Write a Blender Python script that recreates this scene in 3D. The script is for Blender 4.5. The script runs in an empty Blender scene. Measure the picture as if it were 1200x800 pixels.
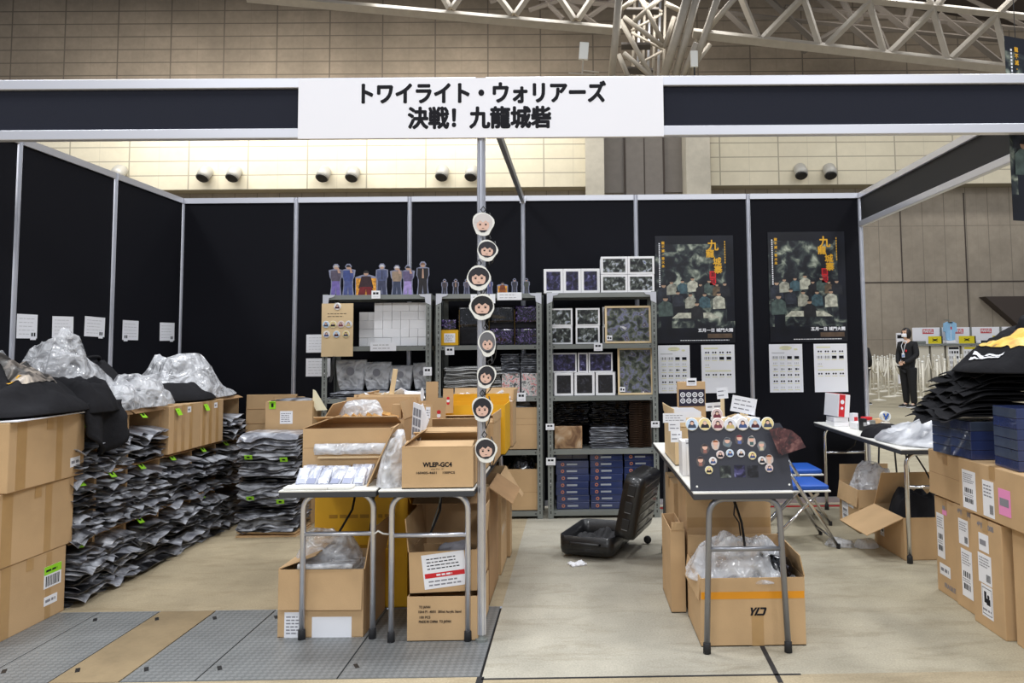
import bpy, bmesh, math, random
from mathutils import Vector, Matrix, noise, Euler
R = random.Random(7)
PI = math.pi
COL = bpy.context.scene.collection
SC = bpy.context.scene
# ---------------------------------------------------------------- camera solved from the booth's 0.99 m module and 2.7 m height
XC, YC, HC, TH, YA, RO, FP, CX, CY = 3.42776, -3.72385, 1.36883, 0.0703815, -0.0116684, 0.0104389, 901.713, 685.382, 343.181
def rot_cam(x, y, z):
    c, s = math.cos(TH), math.sin(TH); y, z = c*y - s*z, s*y + c*z
    c, s = math.cos(YA), math.sin(YA); return Vector((c*x - s*y, s*x + c*y, z))
def ray(px, py):
    a, b = px-CX, py-CY; c, s = math.cos(RO), math.sin(RO)
    return rot_cam((c*a - s*b)/FP, 1, -(s*a + c*b)/FP)
CAM = Vector((XC, YC, HC))
def atY(px, py, Y): d = ray(px, py); return CAM + d*((Y-YC)/d.y)
def atZ(px, py, Z=0): d = ray(px, py); return CAM + d*((Z-HC)/d.z)
def atX(px, py, X): d = ray(px, py); return CAM + d*((X-XC)/d.x)
cam_d = bpy.data.cameras.new('camera'); cam = bpy.data.objects.new('camera', cam_d); COL.objects.link(cam)
rx, up, fw = rot_cam(math.cos(RO), 0, -math.sin(RO)), rot_cam(math.sin(RO), 0, math.cos(RO)), rot_cam(0, 1, 0)
M = Matrix.Identity(4)
for i in range(3): M[i][0], M[i][1], M[i][2], M[i][3] = rx[i], up[i], -fw[i], CAM[i]
cam.matrix_world = M
cam_d.sensor_fit = 'HORIZONTAL'; cam_d.sensor_width = 36; cam_d.lens = FP*36/1200
cam_d.shift_x = (600-CX)/1200; cam_d.shift_y = (CY-400)/1200; cam_d.clip_end = 200
SC.camera = cam
# ---------------------------------------------------------------- materials
def s2l(c): return tuple((v/12.92 if v <= .04045 else ((v+.055)/1.055)**2.4) for v in c)
def rgb(r, g, b): return s2l((r/255, g/255, b/255))
def mat(name, col, rough=.6, metal=0., var=0., vscale=4., bump=0., bscale=60., coat=0., alpha=1., spec=.5, emit=0., stretch=(1,1,1), sheen=0., detail=4):
    m = bpy.data.materials.new(name); m.use_nodes = True; nt = m.node_tree; N = nt.nodes; L = nt.links
    b = N['Principled BSDF']; b.inputs['Base Color'].default_value = (*col, 1)
    b.inputs['Roughness'].default_value = rough; b.inputs['Metallic'].default_value = metal
    b.inputs['Coat Weight'].default_value = coat; b.inputs['Alpha'].default_value = alpha
    b.inputs['Specular IOR Level'].default_value = spec
    if emit: b.inputs['Emission Color'].default_value = (*col, 1); b.inputs['Emission Strength'].default_value = emit
    if var or bump:
        tc = N.new('ShaderNodeTexCoord'); mp = N.new('ShaderNodeMapping'); mp.inputs['Scale'].default_value = stretch
        L.new(tc.outputs['Object'], mp.inputs['Vector'])
    if var:
        n = N.new('ShaderNodeTexNoise'); n.inputs['Scale'].default_value = vscale; n.inputs['Detail'].default_value = detail
        L.new(mp.outputs[0], n.inputs['Vector'])
        r = N.new('ShaderNodeValToRGB'); r.color_ramp.elements[0].position = .35; r.color_ramp.elements[1].position = .65
        r.color_ramp.elements[0].color = (*[c*(1-var) for c in col], 1); r.color_ramp.elements[1].color = (*[min(1, c*(1+var)) for c in col], 1)
        L.new(n.outputs['Fac'], r.inputs[0]); L.new(r.outputs[0], b.inputs['Base Color'])
    if bump:
        n2 = N.new('ShaderNodeTexNoise'); n2.inputs['Scale'].default_value = bscale; n2.inputs['Detail'].default_value = 3
        L.new(mp.outputs[0], n2.inputs['Vector'])
        bp = N.new('ShaderNodeBump'); bp.inputs['Strength'].default_value = bump; bp.inputs['Distance'].default_value = .02
        L.new(n2.outputs['Fac'], bp.inputs['Height']); L.new(bp.outputs[0], b.inputs['Normal'])
    return m
def patt(name, cols, scale=8, kind='noise', rough=.4, dist=1., detail=6, coat=0., stretch=(1,1,1), lo=.3, hi=.7):
    """busy printed picture: several colours through a noise or voronoi ramp"""
    m = bpy.data.materials.new(name); m.use_nodes = True; nt = m.node_tree; N = nt.nodes; L = nt.links
    b = N['Principled BSDF']; b.inputs['Roughness'].default_value = rough; b.inputs['Coat Weight'].default_value = coat
    tc = N.new('ShaderNodeTexCoord'); mp = N.new('ShaderNodeMapping'); mp.inputs['Scale'].default_value = stretch
    oi = N.new('ShaderNodeObjectInfo'); ad = N.new('ShaderNodeVectorMath'); ad.operation = 'ADD'
    ml = N.new('ShaderNodeMath'); ml.operation = 'MULTIPLY'; ml.inputs[1].default_value = 50
    L.new(oi.outputs['Random'], ml.inputs[0]); L.new(tc.outputs['Object'], mp.inputs['Vector'])
    L.new(mp.outputs[0], ad.inputs[0]); L.new(ml.outputs[0], ad.inputs[1])
    if kind == 'noise':
        n = N.new('ShaderNodeTexNoise'); n.inputs['Scale'].default_value = scale; n.inputs['Detail'].default_value = detail; n.inputs['Distortion'].default_value = dist; out = n.outputs['Fac']
    else:
        n = N.new('ShaderNodeTexVoronoi'); n.inputs['Scale'].default_value = scale; out = n.outputs['Color']
    L.new(ad.outputs[0], n.inputs['Vector'])
    r = N.new('ShaderNodeValToRGB'); el = r.color_ramp.elements
    while len(el) < len(cols): el.new(.5)
    for i, c in enumerate(cols): el[i].position = lo + (hi-lo)*i/(len(cols)-1); el[i].color = (*c, 1)
    L.new(out, r.inputs[0]); L.new(r.outputs[0], b.inputs['Base Color'])
    return m
def plastic(name, col, alpha, rough=.12, bump=.6, bscale=14, white=.0):
    """crumpled thin film: partly see-through, with sharp creases"""
    m = mat(name, col, rough=rough, spec=.9)
    N = m.node_tree.nodes; L = m.node_tree.links; b = N['Principled BSDF']
    tc = N.new('ShaderNodeTexCoord')
    wn = N.new('ShaderNodeTexNoise'); wn.inputs['Scale'].default_value = 6; L.new(tc.outputs['Object'], wn.inputs['Vector'])
    mx = N.new('ShaderNodeVectorMath'); mx.operation = 'MULTIPLY_ADD'; mx.inputs[1].default_value = (.25, .25, .25); L.new(wn.outputs['Color'], mx.inputs[0]); L.new(tc.outputs['Object'], mx.inputs[2])
    vo = N.new('ShaderNodeTexVoronoi'); vo.inputs['Scale'].default_value = 11; L.new(mx.outputs[0], vo.inputs['Vector'])
    v2 = N.new('ShaderNodeTexVoronoi'); v2.inputs['Scale'].default_value = 26; L.new(mx.outputs[0], v2.inputs['Vector'])
    sm = N.new('ShaderNodeMath'); sm.operation = 'MULTIPLY_ADD'; sm.inputs[1].default_value = .4; L.new(v2.outputs['Distance'], sm.inputs[0]); L.new(vo.outputs['Distance'], sm.inputs[2])
    bp = N.new('ShaderNodeBump'); bp.inputs['Strength'].default_value = .55; bp.inputs['Distance'].default_value = .04; L.new(sm.outputs[0], bp.inputs['Height']); L.new(bp.outputs[0], b.inputs['Normal'])
    r = N.new('ShaderNodeMapRange'); r.inputs['From Min'].default_value = .1; r.inputs['From Max'].default_value = .8
    r.inputs['To Min'].default_value = max(0, alpha-.3); r.inputs['To Max'].default_value = min(1, alpha+.3)
    L.new(sm.outputs[0], r.inputs['Value']); L.new(r.outputs[0], b.inputs['Alpha'])
    return m
KRAFT = rgb(196, 160, 116)
Mt = dict(
 card=mat('kraft_cardboard', rgb(197,164,122), .85, var=.06, vscale=5, bump=.05, bscale=150),
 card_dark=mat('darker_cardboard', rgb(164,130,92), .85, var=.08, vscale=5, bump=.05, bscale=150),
 card_in=mat('cardboard_inside', rgb(196,160,116), .9, var=.05, vscale=5),
 card_pale=mat('pale_cardboard', rgb(220,194,152), .85, var=.05, vscale=6),
 tape=mat('brown_packing_tape', rgb(182,146,98), .3, coat=.2, var=.05, vscale=10),
 tape_orange=mat('orange_packing_tape', rgb(226,150,30), .35, var=.05),
 yellow=mat('yellow_carton', rgb(226,172,24), .6, var=.05, vscale=4),
 alu=mat('brushed_aluminium', (.72,.73,.78), .32, .85, var=.03, vscale=20),
 alu_rail=mat('anodised_rail', (.62,.63,.68), .38, .55),
 chrome=mat('chrome_tube', (.8,.8,.82), .15, 1.),
 steel_grey=mat('grey_painted_steel', rgb(128,132,128), .5, .2, var=.04),
 tube_grey=mat('grey_steel_tube', rgb(150,152,158), .35, .7),
 black=mat('black_plastic', (.012,.012,.013), .45),
 rubber=mat('black_rubber', (.015,.015,.017), .7),
 panel=mat('black_fabric_panel', rgb(10,11,19), .8, bump=.1, bscale=300, spec=.2),
 panel_front=mat('dark_navy_panel', rgb(31,34,46), .8, bump=.1, bscale=300, spec=.25),
 white=mat('white_paper', rgb(238,239,243), .7), white_board=mat('white_board', rgb(244,244,250), .5),
 white_plastic=mat('white_plastic', rgb(238,238,232), .4),
 ink=mat('black_ink', (.012,.012,.016), .8, spec=.2), ink_grey=mat('grey_ink', (.25,.25,.28), .7), ink_lt=mat('pale_ink', (.45,.45,.46), .7),
 green=mat('lime_sticker', rgb(150,220,40), .5), pink=mat('pink_sticker', rgb(240,150,200), .5),
 red=mat('red_print', rgb(206,30,40), .5), red_floor=mat('red_carpet_edge', rgb(176,14,26), .8),
 gold=mat('gold_print', rgb(222,168,40), .5), yellow_sign=mat('yellow_sign', rgb(226,208,30), .5),
 tee=mat('black_cotton', rgb(31,31,34), .9, bump=.25, bscale=25, spec=.2, var=.2),
 film=plastic('clear_plastic_film', rgb(236,238,242), .27), film_thick=plastic('milky_plastic_film', rgb(234,236,240), .45, rough=.2),
 table=mat('white_table_top', rgb(236,235,228), .4), table_edge=mat('dark_table_edge', rgb(58,60,64), .5),
 blue_box=mat('navy_blue_box', rgb(42,54,96), .25, coat=.6, var=.15, vscale=8),
 blue_box_dark=mat('dark_navy_box', rgb(62,72,92), .25, coat=.6, var=.15, vscale=8),
 seat_blue=mat('blue_vinyl', rgb(28,84,176), .45),
)
# ---------------------------------------------------------------- mesh builder
class MB:
    def __init__(s): s.v = []; s.f = []; s.m = []
    def add(s, vs, fs, m=0):
        o = len(s.v); s.v += [Vector(v) for v in vs]; s.f += [tuple(i+o for i in f) for f in fs]; s.m += [m]*len(fs); return s
    def box(s, c, d, m=0, rot=None, bev=0):
        hx, hy, hz = d[0]/2, d[1]/2, d[2]/2
        if bev:
            bm = bmesh.new(); bmesh.ops.create_cube(bm, size=1); bmesh.ops.scale(bm, vec=d, verts=bm.verts)
            bmesh.ops.bevel(bm, geom=bm.edges[:], offset=bev, segments=2, profile=.5, affect='EDGES')
            vs = [v.co.copy() for v in bm.verts]; bm.verts.index_update(); fs = [[v.index for v in f.verts] for f in bm.faces]; bm.free()
        else:
            vs = [Vector((x, y, z)) for x in (-hx, hx) for y in (-hy, hy) for z in (-hz, hz)]
            fs = [(0,1,3,2), (4,6,7,5), (0,4,5,1), (2,3,7,6), (0,2,6,4), (1,5,7,3)]
        if rot is not None:
            Rm = rot if isinstance(rot, Matrix) else Euler(rot).to_matrix(); vs = [Rm @ v for v in vs]
        c = Vector(c); return s.add([v+c for v in vs], fs, m)
    def quad(s, a, b, c, d, m=0): return s.add([a, b, c, d], [(0,1,2,3)], m)
    def prism(s, poly, h, m=0, T=None):
        """poly = list of (x,y), extruded along z 0..h, then transformed"""
        n = len(poly); vs = [Vector((x, y, 0)) for x, y in poly] + [Vector((x, y, h)) for x, y in poly]
        fs = [tuple(range(n))[::-1], tuple(range(n, 2*n))] + [(i, (i+1) % n, n+(i+1) % n, n+i) for i in range(n)]
        if T is not None: vs = [T @ v for v in vs]
        return s.add(vs, fs, m)
    def tube(s, pts, r, seg=8, m=0, cap=True):
        pts = [Vector(p) for p in pts]; n = len(pts); rs = r if isinstance(r, (list, tuple)) else [r]*n
        rings = []; up = None
        for i, p in enumerate(pts):
            d = (pts[min(i+1, n-1)] - pts[max(i-1, 0)]).normalized()
            if up is None: up = Vector((0,0,1)) if abs(d.z) < .9 else Vector((1,0,0))
            a = d.cross(up).normalized(); b = a.cross(d).normalized(); up = b
            k = 1.
            if 0 < i < n-1:
                e = (pts[i]-pts[i-1]).normalized().dot(d); k = 1/max(.5, e)
            rings.append([p + (a*math.cos(2*PI*j/seg) + b*math.sin(2*PI*j/seg))*rs[i]*k for j in range(seg)])
        fs = []
        for i in range(n-1):
            for j in range(seg): fs.append((i*seg+j, i*seg+(j+1) % seg, (i+1)*seg+(j+1) % seg, (i+1)*seg+j))
        if cap: fs.append(tuple(range(seg))[::-1]); fs.append(tuple((n-1)*seg+j for j in range(seg)))
        return s.add([v for rg in rings for v in rg], fs, m)
    def lathe(s, prof, seg=16, m=0, c=(0,0,0), T=None):
        vs = []; n = len(prof)
        for r, z in prof:
            for j in range(seg): vs.append(Vector((r*math.cos(2*PI*j/seg), r*math.sin(2*PI*j/seg), z)))
        fs = [(i*seg+j, i*seg+(j+1) % seg, (i+1)*seg+(j+1) % seg, (i+1)*seg+j) for i in range(n-1) for j in range(seg)]
        fs.append(tuple(range(seg))[::-1]); fs.append(tuple((n-1)*seg+j for j in range(seg)))
        if T is not None: vs = [T @ v for v in vs]
        c = Vector(c); return s.add([v+c for v in vs], fs, m)
    def grid(s, fn, nu, nv, m=0):
        vs = [Vector(fn(i/(nu-1), j/(nv-1))) for j in range(nv) for i in range(nu)]
        return s.add(vs, [(j*nu+i, j*nu+i+1, (j+1)*nu+i+1, (j+1)*nu+i) for j in range(nv-1) for i in range(nu-1)], m)
    def slab(s, ftop, fbot, nu, nv, m=0):
        """closed body between two grids"""
        vs = [Vector(ftop(i/(nu-1), j/(nv-1))) for j in range(nv) for i in range(nu)]
        K = len(vs); vs += [Vector(fbot(i/(nu-1), j/(nv-1))) for j in range(nv) for i in range(nu)]
        fs = [(j*nu+i, j*nu+i+1, (j+1)*nu+i+1, (j+1)*nu+i) for j in range(nv-1) for i in range(nu-1)]
        fs += [tuple(K+k for k in f[::-1]) for f in fs]
        ring = [i for i in range(nu)] + [j*nu+nu-1 for j in range(1, nv)] + [(nv-1)*nu+i for i in range(nu-2, -1, -1)] + [j*nu for j in range(nv-2, 0, -1)]
        for a, b in zip(ring, ring[1:]+ring[:1]): fs.append((b, a, K+a, K+b))
        return s.add(vs, fs, m)
    def mesh(s, name, mats, smooth=False):
        me = bpy.data.meshes.new(name); me.from_pydata([tuple(v) for v in s.v], [], s.f)
        mats = mats if isinstance(mats, (list, tuple)) else [mats]
        for k in mats: me.materials.append(Mt[k] if isinstance(k, str) else k)
        me.polygons.foreach_set('material_index', s.m)
        if smooth: me.polygons.foreach_set('use_smooth', [True]*len(s.f))
        me.update(); return me
    def build(s, name, mats, parent=None, smooth=False, recalc=False):
        me = s.mesh(name, mats, smooth)
        if recalc:
            bm = bmesh.new(); bm.from_mesh(me); bmesh.ops.recalc_face_normals(bm, faces=bm.faces); bm.to_mesh(me); bm.free()
        return link(name, me, parent)
def link(name, me, parent=None):
    o = bpy.data.objects.new(name, me); COL.objects.link(o)
    if parent is not None: o.parent = parent
    return o
def tag(o, label=None, cat=None, group=None, kind=None):
    if label: o['label'] = label
    if cat: o['category'] = cat
    if group: o['group'] = group
    if kind: o['kind'] = kind
    return o
def thing(name, label, cat, loc=(0,0,0), rz=0, group=None, rot=None):
    o = bpy.data.objects.new(name, None); COL.objects.link(o); o.empty_display_size = .1
    o.location = loc; o.rotation_euler = rot if rot else (0, 0, rz)
    return tag(o, label, cat, group)
def place(o, loc, rot=(0,0,0)): o.location = loc; o.rotation_euler = rot; return o
def struct(name, mb, mats, parent=None, smooth=False):
    o = mb.build(name, mats, parent, smooth)
    if parent is None: o['kind'] = 'structure'
    return o
def copy_tree(o, parent=None):
    c = o.copy(); COL.objects.link(c)
    if parent is not None: c.parent = parent
    for ch in o.children: copy_tree(ch, c)
    return c
def text_mesh(body, size, extr=.0004, bold=0., align='CENTER'):
    cu = bpy.data.curves.new('txt', 'FONT'); cu.body = body; cu.size = size; cu.extrude = extr
    cu.align_x = align; cu.align_y = 'CENTER'; cu.resolution_u = 3
    o = bpy.data.objects.new('txt', cu); COL.objects.link(o)
    dg = bpy.context.evaluated_depsgraph_get(); me = bpy.data.meshes.new_from_object(o.evaluated_get(dg))
    bpy.data.objects.remove(o); bpy.data.curves.remove(cu); me.name = 'lettering'; return me
def text_into(mb, body, size, T, m=0, bold=0., width=None, align='CENTER', extr=.0004):
    """adds lettering (in the local xy plane of T) to a mesh builder"""
    me = text_mesh(body, size, extr, bold, align); k = 1.
    if width and me.vertices:
        w = max(v.co.x for v in me.vertices) - min(v.co.x for v in me.vertices); k = width/w
    offs = [(0, 0)] if not bold else [(bold*a, bold*b_) for a, b_ in ((-1, 0), (1, 0), (0, -1), (0, 1), (-.7, -.7), (.7, .7), (.7, -.7), (-.7, .7))]
    for q, (ox, oy) in enumerate(offs):
        mb.add([T @ Vector((v.co.x*k+ox, v.co.y+oy, v.co.z+q*.00004)) for v in me.vertices], [tuple(p.vertices) for p in me.polygons], m)
    bpy.data.meshes.remove(me)
# facing matrices: local xy plane -> upright plane facing the camera (-Y), or facing +X / -X
FACE = Matrix.Rotation(PI/2, 4, 'X')
FACE_XP = Matrix.Rotation(PI/2, 4, 'Z') @ Matrix.Rotation(PI/2, 4, 'X')
FACE_XM = Matrix.Rotation(-PI/2, 4, 'Z') @ Matrix.Rotation(PI/2, 4, 'X')
def lines_mb(mb, w, h, T, rows, seed=0, m=1, th=.4, x0=.1, x1=.9, y0=.12, y1=.88, off=.0006, words=True):
    """small rows of printed words, as thin ink bars on a w x h sheet centred on T"""
    r = random.Random(seed); dy = (y1-y0)*h/rows
    for k in range(rows):
        y = h/2 - y0*h - (k+.5)*dy; x = -w/2 + x0*w; xe = -w/2 + x1*w - r.random()*.25*w*(x1-x0)
        while x < xe:
            l = min((r.random()*.9+.5)*dy*1.2, xe-x) if words else xe-x
            t = dy*th/2
            mb.add([T @ Vector((a, b, off)) for a, b in ((x, y-t), (x+l, y-t), (x+l, y+t), (x, y+t))], [(0,1,2,3)], m)
            x += l + dy*.3
def sheet(mb, w, h, T, m=0, th=.001):
    mb.add([T @ Vector((a, b, c)) for c in (-th, .0) for a, b in ((-w/2, -h/2), (w/2, -h/2), (w/2, h/2), (-w/2, h/2))],
           [(4,5,6,7), (3,2,1,0), (0,1,5,4), (1,2,6,5), (2,3,7,6), (3,0,4,7)], m)
def rect(mb, x0, y0, x1, y1, T, m, off=.0006):
    mb.add([T @ Vector((a, b, off)) for a, b in ((x0, y0), (x1, y0), (x1, y1), (x0, y1))], [(0,1,2,3)], m)
def disc(mb, x, y, r, T, m, off=.0006, seg=16, sx=1.):
    mb.add([T @ Vector((x + sx*r*math.cos(2*PI*j/seg), y + r*math.sin(2*PI*j/seg), off)) for j in range(seg)], [tuple(range(seg))], m)
TR = Matrix.Translation
# ================================================================ SETTING: the hall
def concrete(name, col, sx=1., brick=None, var=.12):
    m = mat(name, col, .85, var=var, vscale=.5, bump=.08, bscale=12, detail=8); N = m.node_tree.nodes; L = m.node_tree.links
    b = N['Principled BSDF']; src = b.inputs['Base Color'].links[0].from_socket
    n = N.new('ShaderNodeTexNoise'); n.inputs['Scale'].default_value = 3.5; n.inputs['Detail'].default_value = 10; n.inputs['Roughness'].default_value = .7
    tc = N.new('ShaderNodeTexCoord'); L.new(tc.outputs['Object'], n.inputs['Vector'])
    mr = N.new('ShaderNodeMapRange'); mr.inputs['From Min'].default_value = .3; mr.inputs['From Max'].default_value = .7; mr.inputs['To Min'].default_value = 1-var; mr.inputs['To Max'].default_value = 1+var*.6
    L.new(n.outputs['Fac'], mr.inputs['Value'])
    mx = N.new('ShaderNodeVectorMath'); mx.operation = 'SCALE'; L.new(src, mx.inputs[0]); L.new(mr.outputs[0], mx.inputs['Scale'])
    L.new(mx.outputs[0], b.inputs['Base Color'])
    if brick:   # (width, height, mortar, darkness): panel joints on an upright wall
        bw, bh, mo, dk, offx, offz = brick
        sp = N.new('ShaderNodeSeparateXYZ'); L.new(tc.outputs['Object'], sp.inputs[0])
        def line(sock, period, off, half):
            a = N.new('ShaderNodeMath'); a.operation = 'ADD'; a.inputs[1].default_value = -off + 1000*period; L.new(sock, a.inputs[0])
            p = N.new('ShaderNodeMath'); p.operation = 'PINGPONG'; p.inputs[1].default_value = period/2; L.new(a.outputs[0], p.inputs[0])
            g = N.new('ShaderNodeMath'); g.operation = 'LESS_THAN'; g.inputs[1].default_value = half; L.new(p.outputs[0], g.inputs[0]); return g.outputs[0]
        l1 = line(sp.outputs['X'], bw, offx, mo); l2 = line(sp.outputs['Z'], bh, offz, mo*.8); l3 = line(sp.outputs['X'], bw, offx+bw/2, mo*.4)
        mxm = N.new('ShaderNodeMath'); mxm.operation = 'MAXIMUM'; L.new(l1, mxm.inputs[0]); L.new(l2, mxm.inputs[1])
        h = N.new('ShaderNodeMath'); h.operation = 'MULTIPLY'; h.inputs[1].default_value = .35; L.new(l3, h.inputs[0])
        mx2 = N.new('ShaderNodeMath'); mx2.operation = 'MAXIMUM'; L.new(mxm.outputs[0], mx2.inputs[0]); L.new(h.outputs[0], mx2.inputs[1])
        mi = N.new('ShaderNodeMix'); mi.data_type = 'RGBA'; L.new(mx2.outputs[0], mi.inputs[0]); L.new(mx.outputs[0], mi.inputs[6])
        mi.inputs[7].default_value = (*[c*dk for c in col], 1); L.new(mi.outputs[2], b.inputs['Base Color'])
    return m
Mt['floor_tan'] = concrete('worn_tan_concrete', rgb(170,156,128), var=.15)
Mt['floor_grey'] = concrete('worn_grey_concrete', rgb(172,167,152), var=.14)
def side_fade(m, col2):
    N = m.node_tree.nodes; L = m.node_tree.links; b = N['Principled BSDF']; src = b.inputs['Base Color'].links[0].from_socket
    tc = N.new('ShaderNodeTexCoord'); sp = N.new('ShaderNodeSeparateXYZ'); L.new(tc.outputs['Object'], sp.inputs[0])
    nn = N.new('ShaderNodeTexNoise'); nn.inputs['Scale'].default_value = 1.3; nn.inputs['Detail'].default_value = 6; L.new(tc.outputs['Object'], nn.inputs['Vector'])
    ma = N.new('ShaderNodeMath'); ma.operation = 'MULTIPLY_ADD'; ma.inputs[1].default_value = 1.6; L.new(nn.outputs['Fac'], ma.inputs[0]); L.new(sp.outputs['X'], ma.inputs[2])
    mr = N.new('ShaderNodeMapRange'); mr.inputs['From Min'].default_value = 4.6; mr.inputs['From Max'].default_value = 6.2; L.new(ma.outputs[0], mr.inputs['Value'])
    r = N.new('ShaderNodeMix'); r.data_type = 'RGBA'; r.blend_type = 'MULTIPLY'; L.new(mr.outputs[0], r.inputs[0]); L.new(src, r.inputs[6]); r.inputs[7].default_value = (*col2, 1); L.new(r.outputs[2], b.inputs['Base Color'])
side_fade(Mt['floor_grey'], (.97, .92, .80))
def stains(m):
    N = m.node_tree.nodes; L = m.node_tree.links; b = N['Principled BSDF']; src = b.inputs['Base Color'].links[0].from_socket
    tc = N.new('ShaderNodeTexCoord'); mp = N.new('ShaderNodeMapping'); mp.inputs['Scale'].default_value = (1, 3.2, 1); L.new(tc.outputs['Object'], mp.inputs[0])
    a = N.new('ShaderNodeTexNoise'); a.inputs['Scale'].default_value = 2.2; a.inputs['Detail'].default_value = 12; a.inputs['Roughness'].default_value = .72; a.inputs['Distortion'].default_value = .6; L.new(mp.outputs[0], a.inputs['Vector'])
    r = N.new('ShaderNodeValToRGB'); e = r.color_ramp.elements; e[0].position = .28; e[0].color = (.72, .69, .64, 1); e[1].position = .5; e[1].color = (1, 1, 1, 1); k = e.new(.75); k.color = (1.0, 1.0, 1.0, 1); L.new(a.outputs['Fac'], r.inputs[0])
    v = N.new('ShaderNodeTexVoronoi'); v.feature = 'DISTANCE_TO_EDGE'; v.inputs['Scale'].default_value = .9; L.new(tc.outputs['Object'], v.inputs['Vector'])
    w = N.new('ShaderNodeTexNoise'); w.inputs['Scale'].default_value = 120; L.new(tc.outputs['Object'], w.inputs['Vector'])
    w2 = N.new('ShaderNodeMapRange'); w2.inputs['From Min'].default_value = .3; w2.inputs['From Max'].default_value = .7; w2.inputs['To Min'].default_value = .84; w2.inputs['To Max'].default_value = 1.1; L.new(w.outputs['Fac'], w2.inputs['Value'])
    x = N.new('ShaderNodeMix'); x.data_type = 'RGBA'; x.blend_type = 'MULTIPLY'; x.inputs[0].default_value = 1; L.new(src, x.inputs[6]); L.new(r.outputs[0], x.inputs[7])
    y = N.new('ShaderNodeVectorMath'); y.operation = 'SCALE'; L.new(x.outputs[2], y.inputs[0]); L.new(w2.outputs[0], y.inputs['Scale']); L.new(y.outputs[0], b.inputs['Base Color'])
for k_ in ('floor_tan', 'floor_grey'): stains(Mt[k_])
Mt['wall_tile_low'] = concrete('cream_wall_tiles', rgb(212,204,182), brick=(2.34, .575, .026, .55, -14.2+.02, 7.72), var=.05)
Mt['wall_tile_up'] = concrete('brown_wall_tiles', rgb(128,116,101), brick=(2.2, .55, .028, .5, -15.56, 13.93), var=.14)
Mt['wall_concrete'] = concrete('formwork_concrete', rgb(158,148,134), brick=(.9, 2.3, .016, .62, 16.67, 3.85), var=.12)
Mt['pilaster'] = concrete('pilaster_concrete', rgb(190,184,170), var=.1)
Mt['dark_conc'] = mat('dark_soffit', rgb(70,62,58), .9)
Mt['door_metal'] = mat('grey_metal_door', rgb(120,114,108), .5, .3, var=.05)
def plates_mat():
    m = mat('checker_plate', rgb(140,142,142), .5, .35, var=.12, vscale=6); N = m.node_tree.nodes; L = m.node_tree.links; b = N['Principled BSDF']
    tc = N.new('ShaderNodeTexCoord'); mp = N.new('ShaderNodeMapping'); mp.inputs['Scale'].default_value = (45, 45, 45); mp.inputs['Rotation'].default_value = (0, 0, PI/4)
    L.new(tc.outputs['Object'], mp.inputs[0]); c = N.new('ShaderNodeTexChecker'); c.inputs['Scale'].default_value = 1; L.new(mp.outputs[0], c.inputs[0])
    bp = N.new('ShaderNodeBump'); bp.inputs['Strength'].default_value = .8; bp.inputs['Distance'].default_value = .01; L.new(c.outputs['Fac'], bp.inputs['Height']); c.inputs['Color1'].default_value = (.13, .14, .14, 1); c.inputs['Color2'].default_value = (.25, .26, .26, 1); mm = N.new('ShaderNodeMix'); mm.data_type = 'RGBA'; mm.inputs[0].default_value = .5; L.new(b.inputs['Base Color'].links[0].from_socket, mm.inputs[6]); L.new(c.outputs['Color'], mm.inputs[7]); L.new(mm.outputs[2], b.inputs['Base Color']); L.new(bp.outputs[0], b.inputs['Normal'])
    return m
Mt['plate'] = plates_mat()
Mt['plate_tan'] = concrete('sandy_plate', rgb(140,122,92), var=.25)
fb = MB()
for x0, x1, y0, y1, m in ((-30, 3.02, -8, -.40, 0), (3.02, 60, -8, -.42, 0), (-30, 3.02, .48, 40, 0), (-30, .2, -.4, .48, 0), (4.6, 60, -.42, 40, 1), (3.02, 4.6, -.42, 40, 1)):
    fb.quad((x0, y0, 0), (x1, y0, 0), (x1, y1, 0), (x0, y1, 0), m)
fb.quad((.2, -.4, -.01), (3.02, -.4, -.01), (3.02, .48, -.01), (.2, .48, -.01), 2)
struct('floor', fb, ['floor_tan', 'floor_grey', 'black'])
xs = [.2, .9, 1.215, 1.51, 1.825, 2.415, 3.012]
for i, (a, b_) in enumerate(zip(xs, xs[1:])):
    t = MB(); t.box(((a+b_)/2, .04, -.004), (b_-a-.007, .872, .01), 0)
    for yy in (.36, -.27):
        t.box((a+.045, yy, .0012), (.018, .05, .0006), 1, rot=(0,0,.5))
    p = t.build('floor_plate', ['plate_tan' if i == 2 else 'plate', 'black']); p['kind'] = 'structure'
g = MB(); g.quad((3.02, -.43, .0008), (4.35, -.43, .0008), (4.35, -.415, .0008), (3.02, -.415, .0008), 0)
g.quad((3.0, -2.0, .0008), (3.03, -2.0, .0008), (3.03, -.40, .0008), (3.0, -.40, .0008), 0)
a, b_ = atZ(884, 745), atZ(912, 800)
g.quad((a.x, a.y, .0008), (a.x+.022, a.y, .0008), (b_.x+.022, b_.y, .0008), (b_.x, b_.y, .0008), 0)
struct('trim_1', g, 'rubber')
g = MB(); g.box((4.9, 2.905, .003), (2.0, .04, .004), 0); g.box((1.0, 2.905, .003), (2.0, .04, .004), 0); struct('trim_2', g, 'red_floor')
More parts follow.
